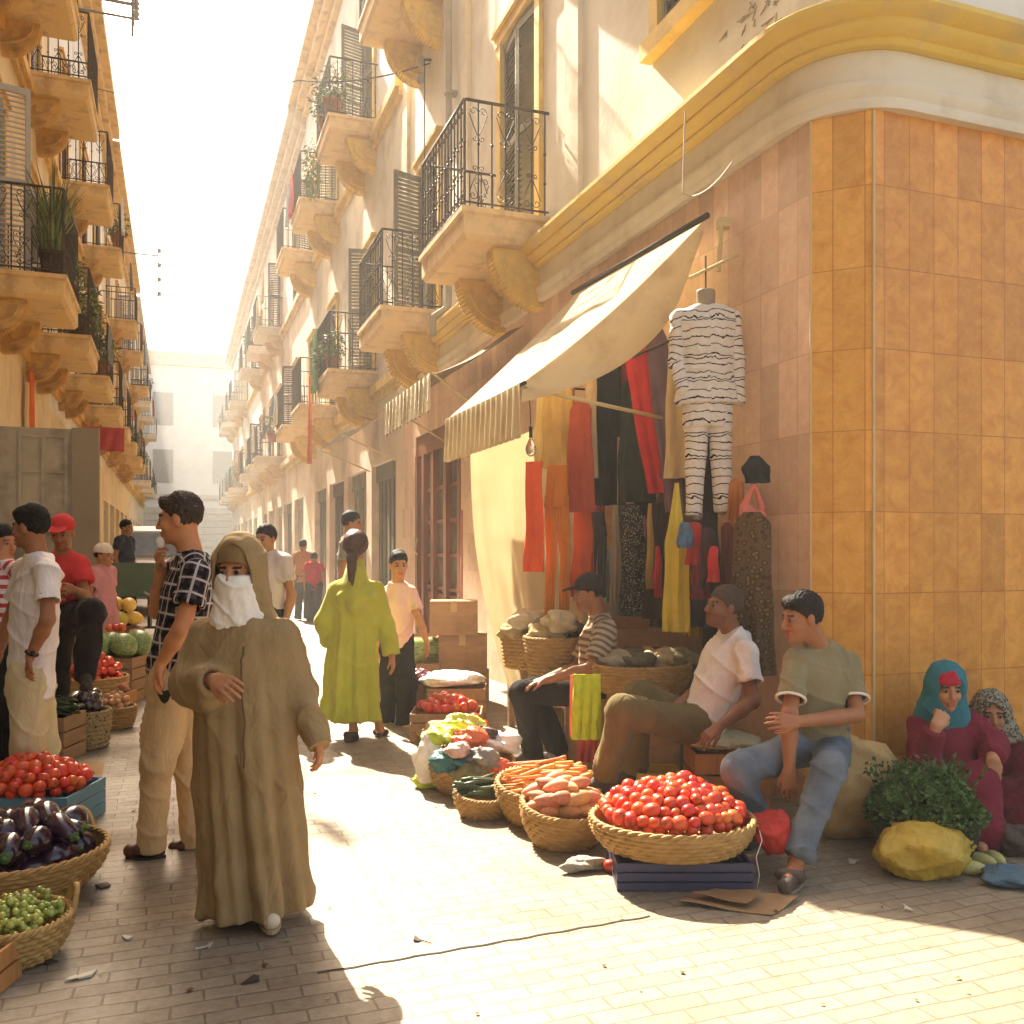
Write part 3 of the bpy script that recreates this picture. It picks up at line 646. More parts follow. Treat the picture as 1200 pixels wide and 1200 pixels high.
# ---------------------------------------------------------------- facade kit (local frame: outward is -x, along +y)
def facade(mb, X, sg, y0, y1, z0, z1, ops, depth=.22):
    ys = sorted({y0, y1, *[q for o in ops for q in o[:2]]}); zs = sorted({z0, z1, *[q for o in ops for q in o[2:4]]})
    for i in range(len(ys)-1):
        for j in range(len(zs)-1):
            a, b, c, d = ys[i], ys[i+1], zs[j], zs[j+1]; m, n_ = (a+b)/2, (c+d)/2
            if any(o[0] < m < o[1] and o[2] < n_ < o[3] for o in ops): continue
            q = [(X,a,c),(X,a,d),(X,b,d),(X,b,c)]; mb.add(q if sg > 0 else q[::-1], [(0,1,2,3)])
    for o in ops:
        a, b, c, d = o[:4]; D = o[4] if len(o) > 4 else depth; X2 = X + sg*D
        for q in ([(X,a,c),(X2,a,c),(X2,a,d),(X,a,d)], [(X,b,c),(X,b,d),(X2,b,d),(X2,b,c)], [(X,a,d),(X2,a,d),(X2,b,d),(X,b,d)], [(X,a,c),(X,b,c),(X2,b,c),(X2,a,c)]):
            mb.add(q if sg > 0 else q[::-1], [(0,1,2,3)])
        mb.add([(X2,a,c),(X2,a,d),(X2,b,d),(X2,b,c)], [(0,1,2,3)])
def scroll(mb, c, s, r, turns, r0, ydir, zdir, plane='y', n=12):
    """small C scroll; c centre"""
    P = []
    for i in range(n+1):
        t = i/n; a = t*turns*2*PI; q = r*(1-.75*t)
        h, z = q*math.cos(a)*ydir, q*math.sin(a)*zdir
        P.append((c[0], c[1]+h, c[2]+z) if plane == 'y' else (c[0]+h, c[1], c[2]+z))
    mb.tube(P, r0, 4, False)
def railing_mesh(L=1.67, W=.91, H=1.03, fancy=True):
    mb = MB(); r = .009
    X0 = -W+.04; y0, y1 = .04, L-.04
    for z in (.05, H):
        rr = .016 if z > .5 else .011
        mb.tube([(0,y0,z),(X0,y0,z)], rr, 5); mb.tube([(X0,y0,z),(X0,y1,z)], rr, 5); mb.tube([(X0,y1,z),(0,y1,z)], rr, 5)
    def bar(x, y, big=False):
        mb.tube([(x,y,0),(x,y,H)], .014 if big else r, 5, False)
        if fancy:
            for z in (.33, .62): mb.ball((x,y,z), .017, 6, 4)
    for x, y in ((X0,y0),(X0,y1)): bar(x, y, True)
    n1 = 6
    for y in (y0, y1):
        for i in range(1, n1+1):
            x = X0*(1-i/(n1+.3)); bar(x, y)
            if fancy and i % 2 == 1:
                for sg in (-1, 1):
                    scroll(mb, (x+sg*.05, y, H-.10), 0, .042, 1.1, .005, -sg, 1, 'x'); scroll(mb, (x+sg*.035, y, H-.36), 0, .028, 1.1, .005, -sg, -1, 'x')
                    mb.tube([(x+sg*.09,y,H-.13),(x+sg*.05,y,H-.24),(x+sg*.008,y,H-.33)], .005, 4, False)
                    scroll(mb, (x+sg*.05, y, .12), 0, .042, 1.1, .005, -sg, -1, 'x'); scroll(mb, (x+sg*.035, y, .38), 0, .028, 1.1, .005, -sg, 1, 'x')
                    mb.tube([(x+sg*.09,y,.15),(x+sg*.05,y,.26),(x+sg*.008,y,.35)], .005, 4, False)
    n2 = 14
    for i in range(1, n2):
        y = y0+(y1-y0)*i/n2; bar(X0, y)
        if fancy and i % 2 == 1:
            for sg in (-1, 1):
                scroll(mb, (X0, y+sg*.045, H-.10), 0, .038, 1.1, .005, -sg, 1); scroll(mb, (X0, y+sg*.045, .12), 0, .038, 1.1, .005, -sg, -1)
                scroll(mb, (X0, y+sg*.033, H-.36), 0, .026, 1.1, .005, -sg, -1); scroll(mb, (X0, y+sg*.033, .38), 0, .026, 1.1, .005, -sg, 1)
    return mb.mesh('railing', iron, smooth=True)
def slab_mesh(name, mat, L=1.67, W=.91, th=.30):
    mb = MB()
    prof = [(0,0),(.0,-.05),(-.03,-.07),(-.03,-th+.05),(-.07,-th)]     # (extra overhang, z)
    R = []
    for ex, z in prof:
        R.append(np.array([(0,-ex*-1 if False else -ex,z),( -W-ex,-ex,z),(-W-ex,L+ex,z),(0,L+ex,z)]))
    mb.rings(R[::-1]); return mb.mesh(name, mat)
def bracket_mesh(name, mat, W=.60, Hb=.60, th=.2):
    mb = MB(); pts = [(0,0),(-W,0)]
    n = 40
    for i in range(n+1):
        a = i/n*PI/2; rr = 1 + .035*math.cos(i*PI*.8)
        x = -W + (1-math.cos(a))*W*.0 + W*(1-math.cos(a)); z = -Hb*math.sin(a)
        pts.append((x - .007*math.cos(i*PI), z - .007*math.cos(i*PI)))
    pts[-1] = (0, -Hb)
    mb.prism(pts, (0,0,0), (1,0,0), (0,0,1), (0,1,0), th)
    # raised bead along the curved edge on both faces
    for s in (-1, 1):
        mb.tube([(-W*.80+W*.80*(1-math.cos(i/12*PI/2)), s*(th/2+.004), -.06-(Hb-.16)*math.sin(i/12*PI/2)) for i in range(13)], .018, 6)
        mb.ball((-.16, s*th/2, -.18), (.07,.02,.07), 10, 6)
    return mb.mesh(name, mat, smooth=True, auto=35)
def shutter_mesh(name, mat, w=.5, h=2.3, n=34):
    """one louvred leaf; hinge at origin, leaf extends +y"""
    mb = MB(); f = .055; t = .018
    mb.box(-t,t,0,f,0,h); mb.box(-t,t,w-f,w,0,h)
    for z in (0, h*.48, h-.08): mb.box(-t+.001,t-.001,f,w-f,z,z+.08)
    for i in range(n):
        z = .09+(h-.18)*i/n
        if abs(z-h*.5) < .06: continue
        mb.obox((0,w/2,z+.03), (.75,0,-.66), (0,1,0), (.66,0,.75), .022, w/2-f, .004)
    return mb.mesh(name, mat)
def surround_mesh(name, mat, w=1.05, h=2.4, b=.13, p=.05, sill=False):
    mb = MB()
    mb.box(-p,-.003,-b,0,0,h); mb.box(-p,-.003,w,w+b,0,h); mb.box(-p-.01,-.003,-b-.03,w+b+.03,h,h+b); mb.box(-p-.05,-.003,-b-.06,w+b+.06,h+b,h+b+.05)
    if sill: mb.box(-p-.06,-.003,-b-.04,w+b+.04,-.14,-.002)
    return mb.mesh(name, mat)
def sash_mesh(name, w=1.05, h=2.4):
    mb = MB(); mb.box(.10,.13,0.002,w-.002,.002,h-.002); return mb.mesh(name, glass)
RAIL = railing_mesh(); RAILS = railing_mesh(fancy=False)
def kit(tag_, slab, trim, sh, bw=.54, bh=.56):
    return dict(slab=slab_mesh('balcony_slab_'+tag_, slab), br=bracket_mesh('bracket_'+tag_, trim, bw, bh), sh=shutter_mesh('shutter_'+tag_, sh),
                sur=surround_mesh('surround_'+tag_, trim), surs=surround_mesh('window_surround_'+tag_, trim, 1.05, 1.7, sill=True), shs=shutter_mesh('window_shutter_'+tag_, sh, .5, 1.62, 24))
KY = kit('yellow', slab_c, trim_y, shut_g); KO = kit('ochre', slab_o, trim_o, shut_w, .46, .42); KP = kit('pale', slab_w, slab_c, shut_b, .48, .42); KB = kit('brown', slab_o, trim_o, shut_b, .42, .38); KG = kit('grey', slab_w, trim_y, shut_w, .42, .38)
SASH = sash_mesh('sash'); SASHS = sash_mesh('sash_small', 1.05, 1.7)
def place(name, me, parent, loc, rz=0.0):
    o = link(name, me, parent, loc); o.rotation_euler = (0,0,rz); return o
def add_balcony(root, K, X, sg, y, z, fancy=True, L=1.67, opened=0.0):
    # sg>0: right-hand row
    ox, oy = root.location[0], root.location[1]
    rz = 0 if sg > 0 else PI; yy = y if sg > 0 else y+L
    b = place('balcony', K['slab'], root, (X-ox, yy-oy, z), rz)
    b2 = place('railing', RAIL if fancy else RAILS, b, (0,0,0))
    for q in (.28, L-.28): place('bracket', K['br'], b, (0,q,-.303))
    return b
def add_door(root, K, X, sg, yc, z, h=2.4, w=1.05, small=False, ang=(8,8)):
    ox, oy = root.location[0], root.location[1]
    rz = 0 if sg > 0 else PI; ya = yc-w/2 if sg > 0 else yc+w/2
    o = place('window', SASHS if small else SASH, root, (X-ox, ya-oy, z), rz)
    place('frame', K['surs'] if small else K['sur'], o, (0,0,0))
    s = place('shutter', K['shs'] if small else K['sh'], o, (.02,.01,.03), math.radians(ang[0]))
    s = place('shutter', K['shs'] if small else K['sh'], o, (.02,w-.01,.03), PI-math.radians(ang[1]))
    return o
def building(label, sg, y0, y1, H, mat, K, bays, rows, base_mat=None, base_h=4.05, gf=(), X=None, deep=7.0, trim=None, group=None, fancy_to=20, wins=(), roofmat=None, trimz=4.5, parapet=.0):
    X = (XR if sg > 0 else XL) if X is None else X
    root = empty('building', (X, y0, 0), 0, label, 'building', group)
    ops = []
    for by in bays:
        for z in rows: ops.append((by+.31, by+1.36, z, z+2.4))
    for (yc, z) in wins: ops.append((yc-.525, yc+.525, z, z+1.7))
    mb = MB(); facade(mb, X, sg, y0, y1, base_h, H, ops)
    # back volume, end walls, roof
    xa, xb = sorted((X+sg*1.6, X+sg*deep)); mb.box(xa, xb, y0+.01, y1-.01, 0, H-.01)
    for y in (y0, y1):
        q = [(X,y,0),(X+sg*1.6,y,0),(X+sg*1.6,y,H),(X,y,H)]; mb.add(q if (sg > 0) == (y == y0) else q[::-1], [(0,1,2,3)])
    q = [(X,y0,H),(X,y1,H),(X+sg*1.62,y1,H),(X+sg*1.62,y0,H)]; mb.add(q[::-1] if sg > 0 else q, [(0,1,2,3)])
    mb.build('wall', mat, root)
    mb = MB(); facade(mb, X, sg, y0, y1, 0, base_h, gf, .5); mb.build('ground_floor_wall', base_mat or mat, root)
    # eaves and string course
    mb = MB(); tr = trim or K['br'].materials[0]
    for o0, za, zb in ((.12,H-.62,H-.42),(.30,H-.419,H-.2),(.5,H-.199,H+.06)):
        xa, xb = sorted((X-sg*o0, X+sg*.05)); mb.box(xa, xb, y0-.0, y1+.0, za, zb)
    mb.build('eaves_cornice', K['slab'].materials[0], root)
    if trimz:
        mb = MB()
        for zz in [trimz]+[r-.32 for r in rows[1:]]:
            for o0, za, zb in ((.06,zz-.14,zz),(.13,zz+.001,zz+.16)):
                xa, xb = sorted((X-sg*o0, X+sg*.02)); mb.box(xa, xb, y0, y1, za, zb)
        mb.build('string_course', tr, root)
    for bi, by in enumerate(bays):
        for z in rows:
            if not (by > 20 and (bi*3+int(z)) % 5 == 4): add_balcony(root, K, X, sg, by, z, fancy=by < fancy_to)
            a = rng.choice([4, 8, 10, 12, 75], 2); add_door(root, K, X, sg, by+.835, z, ang=a)
    for (yc, z) in wins: add_door(root, K, X, sg, yc, z, small=True, ang=rng.choice([4,8,80], 2))
    return root
# ---------------------------------------------------------------- corner building on the right (own corner geometry)
YC = 4.14
rootA = empty('building', (XR, 4.5, 0), 0, 'cream corner building with orange tiled foot, yellow cornice and iron balconies', 'building')
yA1 = 14.6; baysA = [8.32, 12.06]
ops = [(b+.31, b+1.36, z, z+2.4) for b in baysA for z in (4.8, 9.4)] + [(5.05, 6.1, 5.4, 7.1), (5.05,6.1,9.9,11.6)]
mb = MB(); facade(mb, XR, 1, 4.59, yA1, 4.0, 14.9, ops)
ang = [PI + i/10*PI/2 for i in range(11)]
arc = [(3.9+.45*math.cos(a), 4.59+.45*math.sin(a)) for a in ang]
mb.rings([np.array([(x,y,z) for x,y in arc+[(14,YC)]]) for z in (4.0, 14.9)], closed=False)
mb.box(XR+1.6, 14, 5.6, yA1-.01, 0, 14.88); mb.add([(XR,yA1,0),(XR+1.62,yA1,0),(XR+1.62,yA1,14.9),(XR,yA1,14.9)][::-1], [(0,1,2,3)])
mb.add([(XR,4.59,14.9),(XR,yA1,14.9),(14,yA1,14.9),(14,YC,14.9),(3.9,YC,14.9)][::-1], [(0,1,2,3,4)])
mb.build('wall', wall_white, rootA)
shop = (5.35, 7.4, 0, 3.0, 1.3); shopb = (11.35, 13.75, 0, 3.25, .16)
mb = MB(); facade(mb, XR, 1, 4.38, yA1, 0, 3.998, [shop, shopb]); mb.build('tiled_street_wall', tile_p, rootA)
mb = MB(); mb.add([(3.69,YC,0),(XR,4.38,0),(XR,4.38,3.998),(3.69,YC,3.998)], [(0,1,2,3)]); mb.build('tiled_corner_wall', tile_c, rootA)
mb = MB(); mb.add([(14,YC,0),(3.69,YC,0),(3.69,YC,4.05),(14,YC,4.05)], [(0,1,2,3)]); mb.build('tiled_side_wall', tile_o, rootA)
mb = MB(); mb.tube([(3.688,YC-.004,0),(3.688,YC-.004,3.99)], .009, 6); mb.tube([(XR-.002,4.378,0),(XR-.002,4.378,3.99)], .008, 6)
mb.build('corner_bead', base('pale edging strip', (.62,.45,.22), (.7,.52,.28)), rootA)
def sweep(mb, prof, y1=yA1, x1=14.0):
    path = [(XR,y1,-1,0),(XR,8,-1,0),(XR,4.6,-1,0)] + [(x,y,math.cos(a),math.sin(a)) for (x,y),a in zip(arc, ang)][1:] + [(x1,YC,0,-1)]
    mb.rings([np.array([(x+nx*o, y+ny*o, z) for o, z in prof]) for x,y,nx,ny in path], closed=True)
mb = MB(); sweep(mb, [(0,4.0),(.06,4.0),(.068,4.03),(.062,4.06),(.075,4.08),(.085,4.12),(.075,4.15),(.04,4.17),(.04,4.335),(0,4.335)])
mb.build('cream_moulding', base('cream painted moulding', (.74,.66,.50), (.82,.75,.60), sc=1.5, rough=.7, bump=.15, dirt=(.6,.5,.36)), rootA, smooth=True, auto=30)
mb = MB(); sweep(mb, [(0,4.336),(.09,4.34),(.11,4.36),(.10,4.38),(.15,4.40),(.175,4.43),(.165,4.455),(.22,4.475),(.25,4.505),(.25,4.535),(.22,4.56),(.05,4.60),(0,4.60)])
mb.build('yellow_cornice', base('yellow painted cornice', (.76,.53,.09), (.85,.64,.17), sc=2, rough=.6, bump=.2, bsc=30, dirt=(.58,.42,.2), dsc=2), rootA, smooth=True, auto=30)
mb = MB()
for o0, za, zb in ((.12,14.3,14.5),(.30,14.501,14.72),(.5,14.721,14.96)): mb.box(XR-o0, XR+.05, 3.7, yA1, za, zb)
mb.build('eaves_cornice', slab_c, rootA)
for b in baysA:
    for z in (4.8, 9.4):
        add_balcony(rootA, KY, XR, 1, b, z); add_door(rootA, KY, XR, 1, b+.835, z, ang=(6,5) if b < 9 else (5,70))
for z in (5.4, 9.9): add_door(rootA, KY, XR, 1, 5.575, z, small=True, ang=(3,3))
# pilaster strip and rain pipe between balconies
mb = MB()
for y in (7.55, 10.9, 14.1): mb.box(XR-.05, XR+.002, y, y+.3, 4.602, 14.3)
mb.build('pilaster', wall_cream, rootA)
mb = MB(); mb.tube([(XR-.1,11.55,14.2),(XR-.1,11.55,4.9),(XR-.12,11.5,4.7),(XR-.33,11.5,4.55),(XR-.33,11.5,4.3)], .045, 8)
for z in (5.5,7.5,9.5): mb.box(XR-.15,XR-.001,11.49,11.61,z,z+.04)
mb.build('rain_pipe', shut_w, rootA, smooth=True, auto=40)
# old wooden shop front with glazed cabinet doors, part of the corner building
sf = MB(); x0 = XR+.02
sf.box(x0,x0+.10,11.36,13.74,0.003,.28); sf.box(x0,x0+.10,11.36,13.74,2.95,3.24)
for y in (11.36,12.02,12.68,13.22,13.62): sf.box(x0-.03,x0+.11,y,y+.13 if y < 13.6 else y+.12,.281,2.949)
sf.box(x0+.03,x0+.09,13.355,13.615,.281,2.949)
o = sf.build('shop_front', wood_red, rootA)
for (a,b) in ((11.49,12.02),(12.15,12.68),(12.81,13.22)):
    gm = MB(); gm.box(x0+.05,x0+.07,a+.001,b-.001,.95,2.948); gp = gm.build('pane', glass, o)
    for z in (.95,1.42,1.9,2.38): mm = MB(); mm.box(x0+.02,x0+.085,a+.001,b-.001,z,z+.05); mm.build('glazing_bar', wood_red, o)
    mm = MB(); mm.box(x0+.03,x0+.085,a+.001,b-.001,.282,.9); mm.build('lower_panel', wood_red, o)
mm = MB(); mm.tube([(x0-.06,13.47,1.45),(x0-.10,13.47,1.5),(x0-.06,13.47,1.7)], .012, 6); mm.build('door_handle', base('brass', (.6,.4,.15), metal=1, rough=.3), o)
# interior of the clothes shop
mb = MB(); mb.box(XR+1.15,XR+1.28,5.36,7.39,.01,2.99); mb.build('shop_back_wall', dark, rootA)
# ---------------------------------------------------------------- rest of the right row
def gfops(y0, y1, step, w, h=3.1, d=.25): 
    out = []; y = y0+.5
    while y+w < y1-.3: out.append((y, y+w, 0, h, d)); y += step
    return out
def shopshut(root, X, sg, ops, mats, fac=1.0):
    for i, o in enumerate(ops):
        if rng.random() > fac: continue
        mb = MB(); a, b, h = o[0]+.003, o[1]-.003, o[3]-.003; n = max(4, int((b-a)/.16)); x = X+sg*.12
        for k in range(n):
            y = a+(b-a)*k/n; xx = x + (.02 if k % 2 else 0)*sg
            xa, xb = sorted((xx, xx+sg*.04)); mb.box(xa, xb, y, y+(b-a)/n-.008, .01, h-.3)
        xa, xb = sorted((x-sg*.03, x+sg*.06)); mb.box(xa, xb, a, b, h-.299, h-.002)
        mb.build('shop_shutter', mats[i % len(mats)], root)
gB = gfops(14.6, 26.6, 2.55, 2.05)
rB = building('pale cream building next to the corner house with green cloth on its balcony', 1, 14.6, 26.6, 14.4, wall_cream, KY, [16.55, 20.7, 24.3], (4.8, 9.4), wall_pink, gf=gB, trimz=4.35)
shopshut(rB, XR, 1, gB, [shut_gr, shut_g, shut_b, shut_gr])
gC = gfops(26.6, 43, 2.9, 2.2)
rC = building('peach building halfway down the right side of the lane', 1, 26.6, 43, 14.2, wall_pink, KP, [28.0, 32.6, 35.9, 40.4], (4.8, 9.3), wall_pink, gf=gC, trimz=4.35)
shopshut(rC, XR, 1, gC, [shut_w, shut_gr, shut_w])
gD = gfops(43, 64, 3.1, 2.3)
rD = building('pale hazy building at the far end of the right side', 1, 43, 64, 14.3, wall_white, KG, [44.5, 49.3, 52.9, 57.8, 61.4], (4.8, 9.3), wall_cream, gf=gD, trimz=4.35)
shopshut(rD, XR, 1, gD, [shut_w, shut_w])
# ---------------------------------------------------------------- left row
gL0 = gfops(-6, 10.8, 3.4, 2.4); rL0 = building('ochre building beside the viewer on the left', -1, -6, 10.8, 14.4, wall_ochre, KO, [-2.5, 1.6, 5.8], (4.8, 8.9), gf=gL0, fancy_to=-9)
shopshut(rL0, XL, -1, gL0, [shut_b, shut_g])
gL1 = [(11.6,14.6,0,3.1,.3),(15.4,17.6,0,3.0,.3)]
rL1 = building('ochre building on the left with plants on its nearest balcony', -1, 10.8, 18.2, 14.4, wall_ochre, KO, [12.05, 15.3], (4.8, 8.7), gf=gL1)
shopshut(rL1, XL, -1, gL1[1:], [shut_g])
gL2 = gfops(18.2, 30.4, 2.9, 2.2)
rL2 = building('yellow building on the left behind the grey steel doors', -1, 18.2, 30.4, 14.3, wall_cream, KB, [19.3, 23.2, 27.0], (4.9, 8.6), wall_ochre, gf=gL2)
shopshut(rL2, XL, -1, gL2, [shut_gr, shut_w, shut_b])
gL3 = gfops(30.4, 47, 3.0, 2.2)
rL3 = building('orange building far down the left side of the lane', -1, 30.4, 47, 14.0, wall_ochre, KO, [31.6, 36.4, 39.4, 44.0], (5.0, 8.9), gf=gL3)
shopshut(rL3, XL, -1, gL3, [shut_w, shut_g])
gL4 = gfops(47, 66, 3.2, 2.2)
rL4 = building('last cream building on the left side before the lane ends', -1, 47, 66, 13.6, wall_cream, KG, [48.4, 53.8, 57.2, 62.0], (5.0, 8.9), gf=gL4)
shopshut(rL4, XL, -1, gL4, [shut_w, shut_g])
# building that closes the lane
rE = empty('building', (0, 72, 0), 0, 'grey building closing the far end of the lane', 'building')
mb = MB(); mb.box(-14, 16, 72, 82, 0, 16.0); mb.build('wall', base('grey plaster', (.50,.51,.52), (.58,.59,.60), sc=1, rough=.9), rE)
mb = MB(); mb.box(-14.2,16.2,71.6,72.0,15.2,16.2); mb.box(-14.2,16.2,71.8,72.0,5.4,5.7); mb.build('cornice', shut_w, rE)
for x in (-9,-5,-1,3.2,7,11):
    for z in (6.6, 10.8):
        mb = MB(); mb.box(x-.7,x+.7,71.93,71.995,z,z+2.4); w = mb.build('window', base('shaded window', (.26,.26,.25), (.32,.32,.31)), rE)
mb = MB(); 
for i in range(9): mb.box(-3.5,6,71.90-.02*(i%2),71.998,.3+i*.5,.3+i*.5+.44)
mb.build('shop_shutter', shut_w, rE)

mb = MB()
for i in range(26):
    y = 4.66+.62*rng.random(); z = 4.66+.34*rng.random(); n_ = 5; P_ = [(XR-.003, y+.012*k*rng.normal(), z+.022*k*(rng.random()-.3)) for k in range(n_)]
    mb.tube(P_, .0035, 4, False)
mb.build('faded_scribbles', base('faded grey scribble paint', (.42,.36,.31), (.5,.43,.38)), rootA)
def A(px, py, d): return ('w', at(px, py, d))
def pp(**k): return {n: ('w', at(*v)) for n, v in k.items()}
tan_c = cloth('tan wool cloth', (.275,.185,.085), sc=60); white_c = cloth('white veil cloth', (.72,.66,.58), sc=50)
# ---- woman in tan hooded robe, walking towards the viewer
D = 3.72
p = Person(gr(302,1078), 182, 'person in a long tan hooded robe and white face veil walking towards the viewer', 1.6, h=.0055,
  pose=pp(head=(280,668,D-.02), neck=(283,716,D+.03), chest=(284,760,D), pelvis=(290,865,D), shR=(240,742,D), elR=(221,800,D-.03), wrR=(253,797,D-.24),
          shL=(331,742,D), elL=(352,812,D+.02), wrL=(371,862,D-.06), hpR=(275,870,D), hpL=(308,870,D), knR=(275,960,D+.05), knL=(306,960,D-.0),
          anR=(274,1056,D+.12), anL=(316,1062,D-.02), toeR=(268,1066,D+.0), toeL=(318,1078,D-.14)), skin=(.36,.17,.085))
p.head(188, -6); p.hand('R', at(275,806,D-.34)-at(253,797,D-.24), -UP*.6+FWD, .45); p.hand('L', -UP+RIGHT*.2, -RIGHT, .5)
p.body()
R, c = p.HR, p.J['head']
P3 = lambda x,y,z: c + R@np.array([x,y,z])
S = Sdf()
F7 = (7, [(0,.125),(.35,.10),(.6,.06),(.8,.03),(.93,.01),(1,0)], .7, 1.6)
S.loft(at(300,1063,D), at(284,722,D), RIGHT, [(0,.200,.185),(.12,.198,.18),(.35,.200,.168),(.55,.198,.162),(.72,.188,.15),(.84,.186,.145),(.92,.172,.125),(.97,.135,.10),(1,.08,.08)], k=.03, fold=F7)
S.cone(p.J['shR'], p.J['elR'], .058, .060, k=.07); S.cone(p.J['elR'], p.J['wrR']-(p.J['wrR']-p.J['elR'])*.10, .062, .058, k=.05, flatb=True); S.cone(at(222,812,D-.04), at(244,822,D-.18), .036, .03, k=.06)
S.cone(p.J['shL'], p.J['elL'], .058, .056, k=.07); S.cone(p.J['elL'], p.J['wrL']+(p.J['wrL']-p.J['elL'])*.26, .056, .055, k=.05, flatb=True)
w_ = p.J['wrR']-p.J['elR']; S.cone(p.J['wrR']-w_*.14, p.J['wrR']+w_*.1, .042, .048, k=.006, op='s')
S.cone(at(357,1042,D+.03), at(338,1020,D+.03), .03, .06, k=.05)
def hemf(V): 
    zz = V[:,2]; return .004*np.sin(26*zz+9*V[:,0])*np.exp(-zz*1.2)
sdf_obj('robe', S, .0075, tan_c, p.root, wr=.008, wsc=.9, seed=3.1, rel=1, dispfn=hemf, vert=.6)

def surf(o, px, py, rad=6):
    V = np.array([v.co[:] for v in o.data.vertices]) + np.array(o.parent.location)
    d = V@FWD; X_ = 600+FPX*(V@RIGHT)/d; Y_ = HOR-FPX*(V[:,2]-EYE)/d; m = ((X_-px)**2+(Y_-py)**2) < rad*rad
    return V[m][np.argmin(d[m])] if m.any() else at(px, py, 3.6)
ro = [c_ for c_ in p.root.children if c_.name.startswith('robe')][0]
mb = MB(); mb.tube([surf(ro, 287+2*math.sin(y/40), y)-FWD*.001 for y in range(752, 905, 9)], .0045, 5); mb.build('front_seam', base('dark tan seam', (.15,.10,.045)), p.root, smooth=True)
S = Sdf()   # hood
S.ell(P3(0,-.02,.02), (.102,.128,.138), R, k=0); S.loft(P3(0,-.03,-.235), P3(0,-.015,.06), R[:,0], [(0,.145,.12),(.3,.118,.12),(.8,.105,.122),(1,.10,.118)], k=.03, fold=(4,[(0,.05),(1,.03)],.9,3.))
S.ell(P3(0,.115,-.03), (.082,.125,.155), R, k=.012, op='s'); S.ell(P3(0,.14,-.20), (.088,.16,.14), R, k=.02, op='s')
S.ell(P3(0,.0,.0), (.089,.108,.122), R, k=.005, op='s')
sdf_obj('hood', S, .006, tan_c, p.root, wr=.005, seed=5, rel=1, vert=.6)
S = Sdf(); S.ell(P3(0,-.008,.035), (.087,.110,.098), R, k=0); S.ell(P3(0,.09,-.055), (.13,.09,.098), R, k=.006, op='s'); S.ell(P3(0,0,-.14), (.2,.2,.13), R, k=.005, op='s')
sdf_obj('headscarf', S, .006, cloth('tan underscarf', (.20,.125,.05), sc=60), p.root, wr=.002, rel=1)
S = Sdf(); S.loft(P3(.008,.048,-.30), P3(0,.036,-.012), R[:,0], [(0,.045,.04),(.1,.085,.055),(.35,.105,.066),(.7,.086,.074),(.9,.076,.080),(1,.072,.070)], k=.01, fold=(5,[(0,.05),(.4,.05),(1,.0)],.4,14.))
sdf_obj('veil', S, .006, white_c, p.root, wr=.005, wsc=1.2, seed=2, vert=2.2, rel=1)
p.shoes(base('pale slipper leather', (.55,.45,.30), (.65,.55,.4), rough=.6), sole=base('tan sole', (.35,.25,.14)))
# ---- man in plaid shirt, profile to the left, eating
D = 4.5
khaki = cloth('khaki cotton', (.50,.345,.175), sc=50)
p = Person(gr(200,1003), 283, 'person in a dark plaid shirt and khaki trousers eating from the hand', 1.8, h=.006,
  pose=pp(head=(211,608,D), neck=(226,651,D+.02), chest=(218,700,D), pelvis=(207,792,D), shL=(232,674,D-.17), elL=(212,738,D-.24), wrL=(189,777,D-.2),
          shR=(208,668,D+.17), elR=(184,716,D+.16), wrR=(189,665,D+.05), hpL=(200,806,D-.08), hpR=(214,806,D+.08), knL=(184,895,D-.07), knR=(222,893,D+.13),
          anL=(178,984,D-.03), anR=(228,980,D+.13), toeL=(160,997,D-.03), toeR=(212,993,D+.13)), skin=(.42,.185,.08))
p.head(268, -4); p.hand('L', at(182,796,D-.2)-at(189,777,D-.2), RIGHT+FWD*.3, .5); p.hand('R', at(183,642,D)-at(189,665,D+.05), at(205,635,D)-at(180,640,D), .9)
p.body(); p.hair(fringe=1, fade=1, mat=base('cropped dark hair', (.03,.018,.010), (.06,.035,.02), sc=30, rough=.6, bump=.5, bsc=90))
p.shirt(pattern('black white plaid', 'plaid', [(.06,.045,.05),(.014,.011,.014),(.48,.43,.40)], 14.0), sleeve=.55, wide=1.02, gc=True, hem=-.09, wr=.007, h=.0075)
S = Sdf(); J = p.J; up = nrm(J['neck']-J['pelvis']); 
S.cone(J['neck']-up*.035, J['neck']+up*.022, .078, .068, k=.01, flat=True); S.cone(J['neck']-up*.06, J['neck']+up*.1, .056, .060, k=.004, op='s')
sdf_obj('collar', S, .007, MATS['black white plaid'], p.root, gc=True, rel=1)
t_ = p.trousers(khaki, wide=.98, wr=.008, hem=.05, h=.0085)
mb = MB(); b0 = surf(t_, 197, 818); mb.ball(b0, (.034,.004,.036), 12, 6, R=rotz(-T), fn=lambda V: 1+.2*np.sin(3*np.arctan2(V[:,2],V[:,0]))); mb.build('pocket_stain', cloth('dark patch', (.035,.035,.025)), t_)
p.shoes(base('brown sandal leather', (.07,.03,.015), rough=.5), open_=True)
mb = MB(); mb.ball(at(188,636,D-.02), (.022,.018,.03), 10, 8); mb.thing('bread_roll', base('white bread', (.7,.62,.5)), 'small pale bite of food held at the mouth of the plaid-shirt man', 'food', smooth=True)
